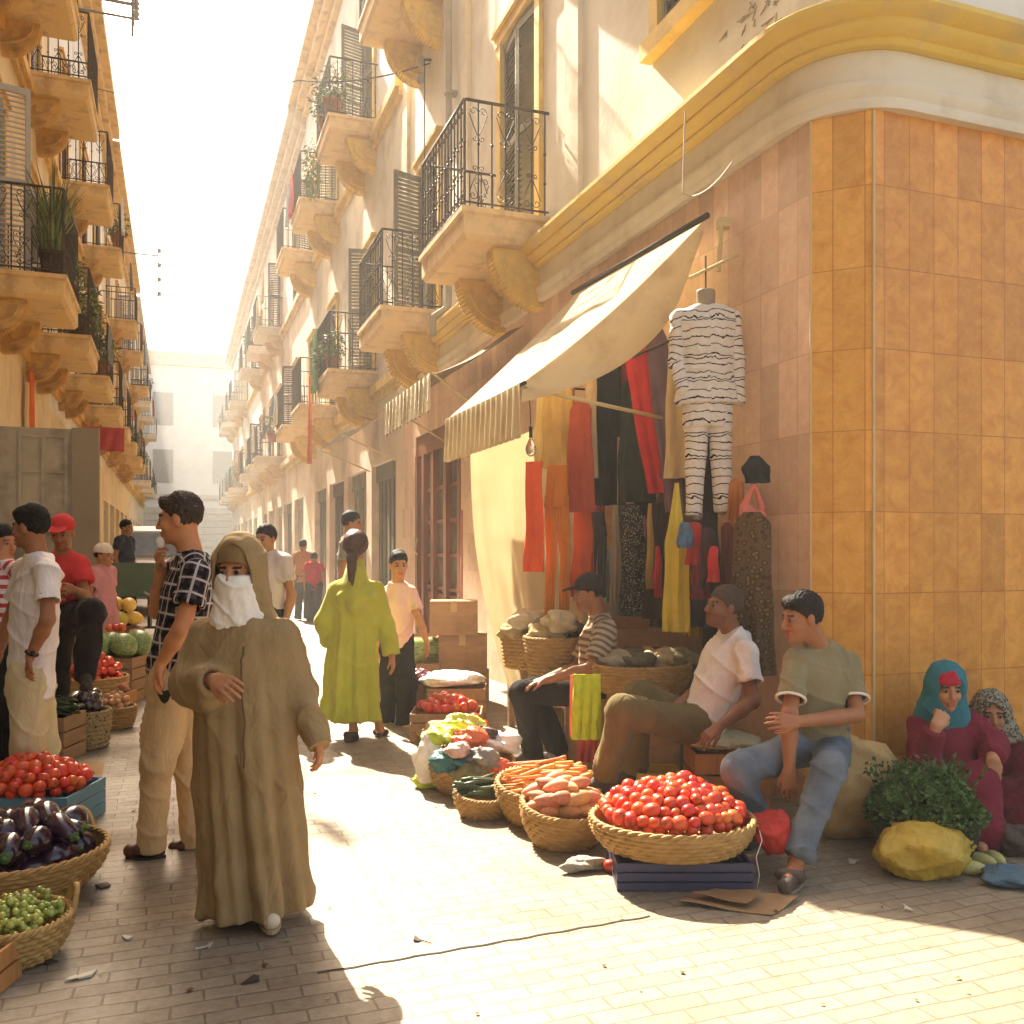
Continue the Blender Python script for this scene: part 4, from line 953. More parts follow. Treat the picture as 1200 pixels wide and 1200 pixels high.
# ---- man in white T-shirt at left
D = 5.4
tee_w = cloth('white cotton tee', (.74,.66,.60), sc=60)
p = Person(gr(34,946), 288, 'person in a white T-shirt and pale trousers with a wristwatch, standing at left', 1.8, h=.007,
  pose=pp(head=(36,618,D), neck=(45,652,D+.02), chest=(42,700,D), pelvis=(36,790,D), shL=(57,672,D-.16), elL=(56,726,D-.24), wrL=(36,768,D-.22), shR=(28,668,D+.18), elR=(12,725,D+.2), wrR=(-2,765,D+.1),
          hpL=(34,795,D-.08), hpR=(40,795,D+.08), knL=(32,872,D-.1), knR=(48,872,D+.1), anL=(30,945,D-.1), anR=(52,940,D+.12), toeL=(14,955,D-.1), toeR=(36,950,D+.12)), skin=(.27,.115,.05))
p.head(278, -2); p.hand('L', at(30,792,D-.22)-at(36,768,D-.22), RIGHT+FWD*.4, .5); p.body(); p.hair(top=.018, fringe=1)
p.shirt(tee_w, sleeve=.62, wide=1.05, wr=.008, hem=-.13, h=.008); p.trousers(cloth('pale khaki cotton', (.56,.46,.25), sc=50), wide=1.14, wr=.009, h=.009)
p.shoes(base('worn dark shoe', (.05,.035,.025)))
w0 = p.J['wrL']; w1 = nrm(p.J['wrL']-p.J['elL']); mb = MB(); u = nrm(np.cross(w1, FWD)); v = np.cross(w1,u)
mb.tube([w0-w1*.015+(u*math.cos(a)+v*math.sin(a))*.033 for a in np.linspace(0,2*PI,15)], .007, 6, False); mb.ball(w0-w1*.015+RIGHT*.02-FWD*.03, .017, 8, 6)
mb.build('wristwatch', base('dark watch', (.03,.03,.03), metal=.6, rough=.3), p.root)
# ---- man in red cap
D = 6.8
red_c = cloth('red cotton', (.50,.035,.03), sc=50); blk = cloth('black cotton', (.018,.014,.013), sc=50)
p = Person(gr(72,885), 165, 'person in a red cap and red T-shirt, one knee raised, by the steel doors', 1.76, h=.009,
  pose=pp(head=(73,624,D-.1), neck=(73,649,D), chest=(74,675,D), pelvis=(74,722,D+.1), shR=(52,664,D), shL=(95,664,D), elL=(100,700,D-.1), wrL=(84,690,D-.3), elR=(48,700,D), wrR=(66,695,D-.3),
          hpR=(68,725,D), hpL=(82,725,D), knL=(108,716,D-.4), anL=(100,790,D-.3), toeL=(102,803,D-.45), knR=(66,800,D-.1), anR=(64,872,D), toeR=(66,885,D-.1)), skin=(.24,.10,.045))
p.head(170, -14); p.body(beard=.3); p.shirt(red_c, wr=.007, hem=-.03); p.trousers(blk, wide=1.15, wr=.006)
p.shoes(base('worn dark shoe', None))
def capf(p, mat, brim=True, name='cap', hd=0):
    R, c, s = p.HR, p.J['head'], p.hs; S = Sdf(); P = lambda x,y,z: c+R@np.array([x,y,z])*s
    S.ell(P(0,-.012,.05), np.array([.088,.107,.09])*s, R, k=0); S.ell(P(0,.0,-.115), np.array([.2,.2,.155])*s, R, k=.003, op='s')
    if brim: S.ell(P(0,.115,.052), np.array([.068,.072,.008])*s, R@rotx(-.18), k=.008)
    return sdf_obj(name, S, .0065, mat, p.root, rel=1)
capf(p, red_c)
# ---- striped person at the left edge
D = 6.3
p = Person(gr(2,905), 200, 'person in a red and white striped shirt at the left edge', 1.66, h=.011, pose=pp(head=(2,636,D)), skin=(.38,.16,.07))
p.head(110,-5); p.body(); p.hair(); p.shirt(pattern('red white stripes','stripe',[(.70,.60,.55),(.50,.05,.05)],16), gc=True, hem=-.1); p.trousers(blk)
# ---- woman in lime robe, from behind
D = 7.3
lime = base('lime green cotton', (.50,.50,.035), (.60,.60,.07), sc=6, rough=.9, bump=.25, bsc=50, spec=.15, trans=.18, sheen=.3)
p = Person(gr(428,866), 8, 'person in a lime green robe with a brown ponytail walking away up the lane', 1.68, h=.008,
  pose=pp(head=(417,640,D), neck=(417,670,D), pelvis=(420,745,D), shL=(395,690,D), elL=(380,728,D-.02), wrL=(388,752,D+.12), shR=(441,690,D), elR=(453,732,D), wrR=(459,768,D-.05),
          hpL=(410,750,D), hpR=(428,750,D), knL=(411,800,D), knR=(432,800,D), anL=(414,855,D-.05), anR=(445,852,D+.1), toeL=(410,865,D-.1), toeR=(447,861,D+.15)), skin=(.36,.16,.075))
p.head(2, 0); p.body()
S = Sdf()
S.cone(at(417,662,D-.02), at(417,684,D-.02), .066, .11, k=.05); S.cone(at(417,672,D-.08), at(417,712,D-.14), .05, .07, k=.05); S.loft(at(412,842,D), at(417,676,D), RIGHT, [(0,.215,.19),(.2,.205,.175),(.5,.19,.155),(.65,.182,.145),(.85,.195,.14),(.94,.165,.12),(1,.08,.07)], k=.03, fold=(7,[(0,.13),(.4,.09),(.7,.03),(1,0)],1.2,1.2))
for q in 'LR':
    S.cone(p.J['sh'+q], p.J['el'+q], .062, .068, k=.06); S.cone(p.J['el'+q], p.J['wr'+q], .068, .078, k=.04, flatb=True)
S.cone(at(400,700,D-.12), at(434,700,D-.12), .035, k=.06); S.cone(at(417,722,D-.13), at(417,700,D-.13), .02, .04, k=.05)
sdf_obj('robe', S, .010, lime, p.root, wr=.009, wsc=.7, seed=4, rel=1)
R, c, s = p.HR, p.J['head'], p.hs; S = Sdf(); P = lambda x,y,z: c+R@np.array([x,y,z])*s
S.ell(P(0,-.022,.025), (.098,.116,.108), R, k=0); S.ell(P(0,.10,-.05), (.11,.09,.1), R, k=.01, op='s')
S.cone(P(0,-.09,-.06), P(0,-.14,-.10), .045, .036, k=.04); S.cone(P(0,-.14,-.10), P(.0,-.175,-.26), .042, .026, k=.02); S.cone(P(.0,-.16,-.26), P(0.01,-.15,-.33), .02, .006, k=.01)
sdf_obj('hair', S, .008, HAIRB, p.root, wr=.003, wsc=2, rel=0)
p.shoes(base('dark slipper', (.04,.025,.02)), open_=True)
# ---- boy in pink shirt
D = 7.9
pink = cloth('pale pink cotton', (.68,.44,.38), sc=50)
p = Person(gr(468,850), 165, 'young person in a pink shirt and black trousers reaching towards the crates', 1.52, h=.008, build=.86,
  pose=pp(head=(467,662,D), neck=(466,684,D), pelvis=(464,750,D), shR=(452,696,D+.03), shL=(482,696,D), elL=(492,728,D-.1), wrL=(500,752,D-.28), elR=(445,730,D), wrR=(442,755,D-.1),
          hpR=(457,755,D), hpL=(471,755,D), knR=(455,802,D), knL=(476,802,D-.1), anR=(452,846,D+.1), anL=(474,848,D), toeR=(452,853,D), toeL=(482,856,D-.12)), skin=(.40,.19,.09))
p.head(160, -4); p.body(); p.hair(top=.014, fringe=1); p.shirt(pink, sleeve=.6, wr=.006, hem=-.06); p.trousers(blk, wide=1.05); p.shoes(base('tan sandal leather', (.35,.25,.14)), open_=True)
# ---- seated man in cap and striped shirt
D = 6.3
p = Person(gr(690,888), 268, 'seated person in a dark cap and brown striped shirt with hands on the knees', 1.74, h=.0075,
  pose=pp(head=(690,695,D-.05), neck=(703,722,D), chest=(704,755,D), pelvis=(700,806,D), shL=(712,742,D-.17), shR=(696,738,D+.18), elL=(692,783,D-.27), wrL=(640,797,D-.26), elR=(676,782,D+.18), wrR=(632,799,D+.02),
          hpL=(697,810,D-.09), hpR=(697,810,D+.09), knL=(612,812,D-.18), knR=(624,808,D+.16), anL=(624,882,D-.15), anR=(656,880,D+.1), toeL=(606,892,D-.15), toeR=(640,890,D+.1)), skin=(.26,.115,.05))
p.head(264, -8); p.hand('L', at(616,803,D-.26)-at(640,797,D-.26), -UP, .35); p.hand('R', at(610,803,D+.0)-at(632,799,D+.02), -UP, .35)
p.body(beard=.25); p.hair(); capf(p, cloth('charcoal cap cloth', (.03,.022,.02)))
p.shirt(pattern('brown cream stripes','stripe',[(.48,.38,.26),(.20,.13,.08)],22), sleeve=.75, gc=True, wr=.007, hem=-.08); p.trousers(blk, wide=1.05, hem=.02); p.shoes(base('worn dark shoe', None))
# ---- seated man in white shirt leaning back
D = 5.35
olive_t = cloth('olive brown cotton', (.135,.095,.035), sc=50)
p = Person(gr(790,935), 262, 'seated person in a white shirt and olive trousers leaning back on an orange crate', 1.76, h=.007,
  pose=pp(head=(848,712,D-.05), neck=(862,741,D), chest=(850,790,D), pelvis=(822,850,D), shL=(876,766,D-.17), shR=(850,757,D+.17), elL=(882,822,D-.27), wrL=(842,852,D-.36), elR=(822,808,D+.1), wrR=(786,833,D-.08),
          hpL=(815,852,D-.1), hpR=(812,848,D+.08), knL=(730,832,D-.34), knR=(748,815,D-.02), anL=(708,912,D-.28), anR=(742,905,D+.0), toeL=(692,925,D-.32), toeR=(722,918,D-.05)), skin=(.20,.085,.04))
p.head(252, 12); p.hand('L', at(824,866,D-.4)-at(842,852,D-.36), -UP+FWD*.4, .5); p.hand('R', at(770,838,D-.12)-at(786,833,D-.08), -UP, .4)
p.body(beard=.3); p.hair(mat=base('cropped grey brown hair', (.06,.035,.02), (.10,.06,.035), sc=30, bump=.5, bsc=90)); p.shirt(tee_w, sleeve=.62, wide=1.03, wr=.009, hem=-.10, h=.008); p.trousers(olive_t, wide=1.12, wr=.008, h=.009, hem=.0)
p.shoes(base('worn dark shoe', None))
# ---- seated man in olive T-shirt and jeans
D = 4.72
denim = base('washed blue denim', (.085,.105,.135), (.19,.215,.25), sc=5, rough=.85, bump=.35, bsc=120, spec=.2)
p = Person(gr(960,985), 212, 'seated person in an olive T-shirt and blue jeans on a sack looking left', 1.76, h=.006,
  pose=pp(head=(940,724,D-.1), neck=(960,757,D), chest=(962,800,D), pelvis=(958,868,D), shR=(930,778,D-.12), shL=(997,779,D+.06), elL=(1004,838,D-.1), wrL=(932,846,D-.36), elR=(925,838,D-.26), wrR=(925,902,D-.33),
          hpR=(938,876,D-.05), hpL=(975,878,D), knR=(864,902,D-.33), knL=(972,900,D-.42), anR=(892,975,D-.2), anL=(933,1008,D-.60), toeR=(880,988,D-.3), toeL=(922,1036,D-.74)), skin=(.30,.125,.055))
p.head(256, -6); p.hand('L', at(906,843,D-.4)-at(932,846,D-.36), -UP*.5+FWD, .35); p.hand('R', at(925,930,D-.34)-at(925,902,D-.33), FWD, .3)
p.body(beard=.12); p.hair(top=.016, fringe=1); olv = cloth('olive jersey', (.235,.19,.10), sc=60)
p.shirt(olv, sleeve=.68, wide=1.03, wr=.008, hem=-.09, h=.0075)
J = p.J
for q in 'LR':
    p0, p1 = J['sh'+q], J['el'+q]; S = Sdf(); S.cone(p0+(p1-p0)*.665, p0+(p1-p0)*.71, .0755, .076, k=0, flat=True); S.cone(p0+(p1-p0)*.6, p0+(p1-p0)*.8, .062, k=0, op='s')
    sdf_obj('sleeve_cuff', S, .005, tee_w, p.root, rel=0)
p.trousers(denim, wide=.97, wr=.008, h=.008, hem=-.02)
p.shoes(base('striped sandal strap', (.05,.035,.03), (.10,.075,.06), sc=60, rough=.6), open_=True, sole=base('worn sandal sole', (.22,.16,.10)))
# ---- two women sitting on the ground at the right
D = 4.9
maroon = cloth('maroon wool', (.17,.015,.030), sc=50); teal = cloth('teal headscarf cloth', (.035,.17,.21), sc=50)
p = Person(gr(1110,978), 188, 'person in maroon robe and teal headscarf sitting with a fist at the mouth', 1.6, h=.006,
  pose=pp(head=(1108,806,D-.02), neck=(1108,838,D+.04), pelvis=(1112,955,D+.12), shR=(1080,852,D+.03), shL=(1138,852,D+.03), elR=(1084,893,D-.14), wrR=(1097,851,D-.20), elL=(1160,873,D-.05), wrL=(1163,888,D-.22),
          hpR=(1095,960,D+.1), hpL=(1128,960,D+.1), knR=(1078,928,D-.2), knL=(1142,922,D-.2), anR=(1100,975,D-.22), anL=(1150,985,D-.3), toeR=(1110,985,D-.32), toeL=(1150,994,D-.42)), skin=(.42,.21,.11))
p.head(184, -4); p.hand('R', at(1106,835,D-.17)-at(1097,851,D-.20), FWD+RIGHT*.2, 1.25); p.hand('L', -UP+RIGHT*.05, FWD, .25)
p.body()
def robe_sit(p, mat, cx, w=.25, D=4.9, top=838, bot=990, extra=None):
    J = p.J; S = Sdf()
    S.loft(at(cx,bot,D+.05), at(cx-2,top,D+.05), RIGHT, [(0,w+.03,.24),(.25,w+.02,.23),(.55,w-.05,.18),(.8,w-.08,.15),(.92,w-.10,.12),(1,.07,.07)], k=.04, fold=(5,[(0,.08),(.5,.05),(1,0)],.5,1))
    for q in 'LR':
        S.cone(J['sh'+q], J['el'+q], .07, .075, k=.06); S.cone(J['el'+q], J['wr'+q]-(J['wr'+q]-J['el'+q])*.12, .068, .055, k=.04, flatb=True)
        S.cone(J['hp'+q], J['kn'+q], .12, .10, k=.08); S.cone(J['kn'+q], J['an'+q]+(0,0,.05), .095, .11, k=.08)
    S.ell((cx*0+at(cx,1000,D)[0], at(cx,1000,D)[1], -.5), (.9,.9,.51), None, k=.01, op='s')
    return sdf_obj('robe', S, .009, mat, p.root, wr=.009, wsc=.8, seed=p.H*3, rel=1)
robe_sit(p, maroon, 1108)
def scarf(p, mat, drop=.30, face=(.082,.075,.088), back=.14, name='headscarf', top=.0):
    R, c, s = p.HR, p.J['head'], p.hs; S = Sdf(); P = lambda x,y,z: c+R@np.array([x,y,z])*s
    S.ell(P(0,-.012,.03), np.array([.097,.113,.112+top])*s, R, k=0)
    S.loft(P(0,-.05,-drop), P(0,-.02,.03), R[:,0], [(0,back+.03,.09),(.4,back,.10),(.75,.105,.105),(1,.09,.10)], k=.03)
    S.ell(P(0,.13,-.022), np.array([face[0]+.004,face[1]+.02,face[2]+.018])*s, R, k=.01, op='s')
    return sdf_obj(name, S, .0065, mat, p.root, wr=.005, seed=8, vert=.6, rel=1)
scarf(p, teal, .26)
R, c = p.HR, p.J['head']; S = Sdf(); P = lambda x,y,z: c+R@np.array([x,y,z])
S.ell(P(0,-.004,.034), (.077,.103,.084), R, k=0); S.ell(P(0,.05,-.060), (.2,.2,.098), R, k=.004, op='s')
sdf_obj('headband', S, .006, cloth('crimson headband', (.42,.02,.04)), p.root, wr=.004, wsc=2, rel=1)
D = 5.12
p = Person(gr(1172,975), 190, 'person in a grey patterned headscarf and dark maroon robe sitting on the ground', 1.55, h=.007,
  pose=pp(head=(1161,836,D-.03), neck=(1166,868,D+.02), pelvis=(1176,955,D+.05), shR=(1146,880,D), shL=(1194,882,D), elR=(1150,925,D-.1), wrR=(1170,945,D-.2), elL=(1208,925,D-.1), wrL=(1190,945,D-.2),
          hpR=(1160,958,D), hpL=(1190,958,D), knR=(1160,935,D-.2), knL=(1205,935,D-.2), anR=(1170,972,D-.25), anL=(1195,972,D-.25), toeR=(1170,980,D-.33), toeL=(1195,980,D-.33)), skin=(.34,.16,.08))
p.head(196, -3); p.body(); robe_sit(p, cloth('dark maroon wool', (.115,.014,.020)), 1182, w=.22, D=D, top=866, bot=972); scarf(p, pattern('grey patterned scarf','print',[(.20,.17,.10),(.06,.05,.03),(.30,.27,.2)],60,attr=None), .15)
# ---- people farther away
def far_person(px, py_feet, hd, label, H, top, legs, skin=(.30,.14,.065), D=None, z=0, group=None, h=.014, robe=False, hat=None, bld=1.0):
    D = D or dep(py_feet, z); g_ = at(px, 646, D); g_[2] = z
    p = Person(g_, hd, label, H, h=h, skin=skin, build=bld); p.head(hd, -4); p.body(arms=('L','R')); p.hair()
    p.shirt(top, wr=.008, h=h, hem=-.12)
    p.trousers(legs, h=h, wide=1.1)
    return p
far_person(355, 727, 8, 'person in an orange brown shirt walking far up the lane', 1.74, cloth('orange brown shirt', (.42,.19,.06)), cloth('grey trousers', (.10,.09,.08)))
far_person(368, 729, 350, 'person in a crimson T-shirt and dark shorts far up the lane', 1.46, cloth('crimson shirt', (.42,.03,.04)), cloth('dark shorts', (.05,.045,.04)))
p = far_person(313, 0, 200, 'person in a pale shirt partly hidden behind the robed walker', 1.72, cloth('pale lilac shirt', (.50,.42,.42)), blk, D=8.0, h=.010)
far_person(410, 0, 90, 'tall person by the shutters whose head shows above the lime-robed woman', 1.92, cloth('grey brown shirt', (.22,.18,.14)), blk, D=9.6, h=.012)
far_person(147, 0, 100, 'person in a dark blue shirt standing behind the green cart', 1.74, cloth('dark blue shirt', (.03,.035,.05)), blk, D=14.6, z=.25, h=.013)
p = far_person(120, 0, 100, 'person in a dusty pink robe and pale cap beside the hanging goods', 1.56, cloth('dusty pink robe', (.46,.20,.20)), cloth('dusty pink robe', (.46,.20,.20)), D=9.6, h=.011)
capf(p, cloth('pale cap', (.6,.52,.4)), brim=False)
# ---------------------------------------------------------------- goods materials
wick = base('golden wicker', (.34,.19,.055), (.52,.32,.11), sc=14, rough=.6, bump=.5, bsc=120, spec=.3, aniso=(1,1,2.5))
wick_d = base('brown wicker', (.24,.13,.045), (.38,.22,.08), sc=14, rough=.6, bump=.5, bsc=120, spec=.3, aniso=(1,1,2.5))
tom = base('tomato skin', (.58,.035,.018), (.72,.09,.025), sc=9, rough=.3, bump=.03, spec=.45, subs=.05, ov=.35)
tom2 = base('orange red tomato skin', (.60,.09,.02), (.72,.16,.03), sc=9, rough=.3, bump=.03, spec=.45, ov=.35)
calyx = base('green stalk', (.07,.12,.03), rough=.7)
aub = base('aubergine skin', (.022,.009,.018), (.045,.014,.028), sc=5, rough=.14, bump=.02, spec=.6, coat=.3, ov=1.0)
carrot = base('carrot skin', (.68,.22,.05), (.78,.34,.10), sc=12, rough=.5, bump=.3, aniso=(1,1,1), subs=.05, ov=1.0)
sweet = base('sweet potato skin', (.52,.20,.09), (.68,.33,.16), sc=10, rough=.6, bump=.3, ov=1.0)
onion = base('onion skin', (.42,.17,.06), (.58,.30,.13), sc=8, rough=.4, bump=.15, ov=1.0)
redonion = base('red onion skin', (.14,.025,.05), (.26,.07,.11), sc=8, rough=.35, bump=.1, ov=1.0)
zuc = base('courgette skin', (.035,.055,.02), (.11,.14,.06), sc=30, rough=.35, bump=.1, aniso=(1,1,.15), ov=1.0)
wmel = base('watermelon rind', (.06,.12,.025), (.34,.42,.16), sc=9, rough=.35, bump=.05, aniso=(2.2,2.2,.3), ov=1.0)
ymel = base('yellow melon rind', (.56,.36,.04), (.68,.50,.10), sc=6, rough=.45, bump=.3, ov=1.0)
grape = base('green grape skin', (.30,.30,.05), (.46,.44,.12), sc=20, rough=.25, bump=0, spec=.5, subs=.15, ov=1.0)
card = base('brown cardboard', (.34,.20,.095), (.42,.26,.13), sc=4, rough=.9, bump=.12, aniso=(1,1,6), dirt=(.24,.14,.07), dsc=4)
crate_b = base('navy plastic', (.045,.045,.095), (.06,.06,.12), sc=6, rough=.45, bump=.1)
crate_o = base('orange brown crate wood', (.38,.16,.045), (.50,.24,.08), sc=6, rough=.75, bump=.3, aniso=(6,6,1))
crate_y = base('yellow plastic', (.50,.34,.04), (.58,.42,.07), rough=.5, bump=.08)
woodp = base('raw plank wood', (.28,.16,.07), (.40,.25,.12), sc=6, rough=.8, bump=.3, aniso=(6,1,6))
burlap = base('burlap', (.46,.29,.11), (.60,.41,.18), sc=12, rough=.95, bump=.7, bsc=160)
def creased(name, c, rough=.5, trans=0.0, sc=14):
    if name in MATS: return MATS[name]
    return base(name, c, tuple(min(1, a*1.3+.01) for a in c), sc=sc, rough=rough, bump=.5, bsc=sc*1.2, spec=.4, dist=.03, crease=.8, trans=trans)
# ---------------------------------------------------------------- produce: one mesh per kind, then individual copies
def tomato_mesh(nm, mat, el=1.15):
    mb = MB(); mb.ball((0,0,0), (.5,.5,.5*el), 16, 10, fn=lambda V: 1+.03*np.cos(5*np.arctan2(V[:,1],V[:,0]))*(1-V[:,2]**2)-.10*np.exp(-((1-V[:,2])/.08)))
    mb.cur = 1
    for i in range(5):
        a = 2*PI*i/5; mb.add([(0,0,.5*el-.03),(.14*math.cos(a-.25),.14*math.sin(a-.25),.5*el-.02),(.26*math.cos(a),.26*math.sin(a),.5*el-.03),(.14*math.cos(a+.25),.14*math.sin(a+.25),.5*el-.02)], [(0,1,2,3)])
    mb.tube([(0,0,.5*el-.05),(0.02,0,.5*el+.07)], .025, 5); return mb.mesh(nm, [mat, calyx], smooth=True)
TOM = [tomato_mesh('tomato', tom, 1.12), tomato_mesh('tomato', tom, .95), tomato_mesh('tomato', tom2, 1.0), tomato_mesh('tomato', tom, 1.35), tomato_mesh('tomato', tom, 1.2)]
def taper(nm, mat, prof, n=12, bend=0.0, cap=None):
    mb = MB(); rings = []
    for r, z in prof: rings.append(np.array([[r*math.cos(2*PI*i/n)+bend*z*z, r*math.sin(2*PI*i/n), z] for i in range(n)]))
    mb.rings(rings); mats = [mat]
    if cap: mb.cur = 1; mb.tube([(bend*prof[-1][1]**2,0,prof[-1][1]-.01),(bend*prof[-1][1]**2+.01,0,prof[-1][1]+cap)], .06, 6); mb.ball((bend*prof[-1][1]**2,0,prof[-1][1]-.03), (.16,.16,.05), 8, 5); mats.append(calyx)
    return mb.mesh(nm, mats, smooth=True)
AUB = [taper('aubergine', aub, [(.02,-.62),(.22,-.58),(.36,-.42),(.40,-.2),(.34,.1),(.24,.38),(.17,.52),(.1,.56)], bend=.1, cap=.16), taper('aubergine', aub, [(.02,-.55),(.26,-.5),(.42,-.3),(.45,-.05),(.36,.22),(.22,.42),(.1,.48)], bend=.05, cap=.15)]
CAR = [taper('carrot', carrot, [(.02,-.95),(.05,-.8),(.09,-.3),(.125,.3),(.14,.75),(.12,.88),(.04,.92)], 9, b) for b in (.03,-.05,.09)]
SWP = [taper('sweet_potato', sweet, [(.02,-.62),(.12,-.5),(.25,-.2),(.29,.1),(.22,.38),(.1,.55),(.03,.6)], 12, b) for b in (.1,.22,-.15)]
ZUC = [taper('courgette', zuc, [(.02,-.92),(.09,-.88),(.13,-.5),(.12,.3),(.1,.72),(.05,.85)], 9, b) for b in (.04,-.03)]
def round_mesh(nm, mat, r=(.5,.5,.5), tip=0.0):
    mb = MB(); mb.ball((0,0,0), r, 14, 10, fn=(lambda V: 1+tip*np.exp(-(1-V[:,2])/.05)) if tip else None); return mb.mesh(nm, mat, smooth=True)
ONI = [round_mesh('onion', onion, (.5,.5,.42), .35)]; RON = [round_mesh('red_onion', redonion, (.5,.5,.42), .35)]; WML = [round_mesh('watermelon', wmel, (.42,.42,.56))]; YML = [round_mesh('melon', ymel, (.38,.38,.55))]
def scatter(kind, meshes, pts, size, label, cat, group, sj=.2, orient=None):
    for i, p in enumerate(pts):
        o = bpy.data.objects.new(kind, meshes[int(rng.integers(len(meshes)))]); COL.objects.link(o)
        o.location = [float(a) for a in p]; s = size*(1+sj*(rng.random()*2-1)); o.scale = (s, s, s)
        o.rotation_euler = orient(i, p) if orient else tuple(rng.random(3)*6.28)
        tag(o, label, cat, group)
UNDER = []
def mound(c, R, h, z0, step, sy=1.0, ang=0.0, under=True, rim=.0):
    out = []
    if under == 'tom':
        for q in mound(c, R*.96, h, z0-step*.7, step*1.15, sy, ang, False): UNDER.append((q, step*1.05))
        under = False
    for dz, k in ((0, 1.0), (-step*.75, .97)) if under else ((0,1.0),):
        r = 0
        while r <= R*k:
            n = max(1, int(round(2*PI*r/step))); ph = rng.random()*6.28
            for i in range(n):
                a = ph+2*PI*i/n; x, y = r*math.cos(a)+rng.normal()*step*.08, (r*math.sin(a)+rng.normal()*step*.08)*sy
                z = z0 + h*(1-(r/R)**2)*(1+.10*math.sin(3*a+z0*40)) + dz + rng.normal()*step*.14
                out.append((c[0]+x*math.cos(ang)-y*math.sin(ang), c[1]+x*math.sin(ang)+y*math.cos(ang), z))
            r += step*.88
    return out
ang_c = lambda: -T      # items laid square to the viewer's side of the lane
# ---------------------------------------------------------------- baskets and crates
def basket(label, c, Rt, Rb, h, z0=0.0, mat=None, group=None, sy=1.0, rows=9, staves=28, cat='basket', tilt=(0,0), handles=False, hoop=False, name='wicker_basket', wall=.014, amp=.008):
    root = empty(name, (c[0], c[1], z0), 0, label, cat, group); mat = mat or wick
    n = staves*4; mb = MB(); prof = []
    m = rows*5
    for i in range(m+1):
        t = i/m; prof.append((Rb+(Rt-Rb)*math.sin(t*PI/2)**.85, t*h, t))
    rings = []
    a = np.arange(n)*2*PI/n
    for r, z, t in prof:
        row = int(t*rows*1.0-1e-6); loc = (t*rows-row)
        rr = r + amp*np.cos(a*staves + PI*(row%2))*abs(math.sin(loc*PI))**.6 + .009*abs(math.sin(loc*PI))
        rings.append(np.stack([rr*np.cos(a), sy*rr*np.sin(a), np.full(n, z)], 1))
    inner = [np.stack([(r-wall)*np.cos(a), sy*(r-wall)*np.sin(a), np.full(n, z+(.01 if t == 0 else 0))], 1) for r, z, t in prof[::-5]]
    mb.rings(rings+inner)
    o = mb.mesh('basket_body', mat, smooth=True, auto=60); link('basket_body', o, root)
    mb = MB()
    for k in range(3):
        P = [((Rt-.004)*math.cos(t)+.009*math.cos(t*16+k*2*PI/3)*math.cos(t), sy*((Rt-.004)*math.sin(t)+.009*math.cos(t*16+k*2*PI/3)*math.sin(t)), h+.004+.009*math.sin(t*16+k*2*PI/3)) for t in np.linspace(0, 2*PI, 97)]
        mb.tube(P, .0085, 5, False)
    link('braided_rim', mb.mesh('braided_rim', mat, smooth=True), root)
    if handles:
        for s_ in (0, PI):
            a0 = handles+s_; mb = MB()
            P = [(Rt*math.cos(a0+q*.35)*(1+.10*math.cos(q*PI/2)), sy*Rt*math.sin(a0+q*.35)*(1+.10*math.cos(q*PI/2)), h-.02+.10*math.cos(q*PI/2)) for q in np.linspace(-1,1,13)]
            mb.tube(P, .012, 6); link('handle', mb.mesh('handle', mat, smooth=True), root)
    if hoop:
        mb = MB(); P = [(Rt*math.cos(q)*math.cos(hoop), Rt*math.cos(q)*math.sin(hoop)*sy, h-.02+.26*math.sin(q)) for q in np.linspace(0,PI,17)]
        mb.tube(P, .014, 6); link('handle', mb.mesh('handle', mat, smooth=True), root)
    root.rotation_euler = (tilt[0], tilt[1], 0); return root
def crate(label, c, w, d, h, z0, mat, rz=0.0, slats=3, group=None, cat='crate', name='slatted_crate', gap=.012, t=.012, solid=False):
    root = empty(name, (c[0], c[1], z0), rz, label, cat, group)
    hs = (h-gap*(slats-1))/slats
    for sx, nm in ((0,'side_panel'),(1,'side_panel'),(2,'end_panel'),(3,'end_panel')):
        mb = MB()
        for k in range(slats):
            z = k*(hs+gap)
            if sx < 2: y = -d/2 if sx == 0 else d/2-t; mb.box(-w/2, w/2, y, y+t, z, z+hs)
            else: x = -w/2 if sx == 2 else w/2-t; mb.box(x, x+t, -d/2+t+.001, d/2-t-.001, z, z+hs)
        if sx < 2:
            y = -d/2+t+.001 if sx == 0 else d/2-t-.016
            for x in (-w/2+t+.001, w/2-t-.021): mb.box(x, x+.02, y, y+.015, .003, h-.003)
            mb.box(-w/2+.05,-w/2+.07, y, y+.015, .003, h-.003)
        link(nm, mb.mesh(nm, mat), root)
    mb = MB(); mb.box(-w/2+t+.001, w/2-t-.001, -d/2+t+.017, d/2-t-.018, .004, .014); link('bottom', mb.mesh('bottom', mat), root)
    return root
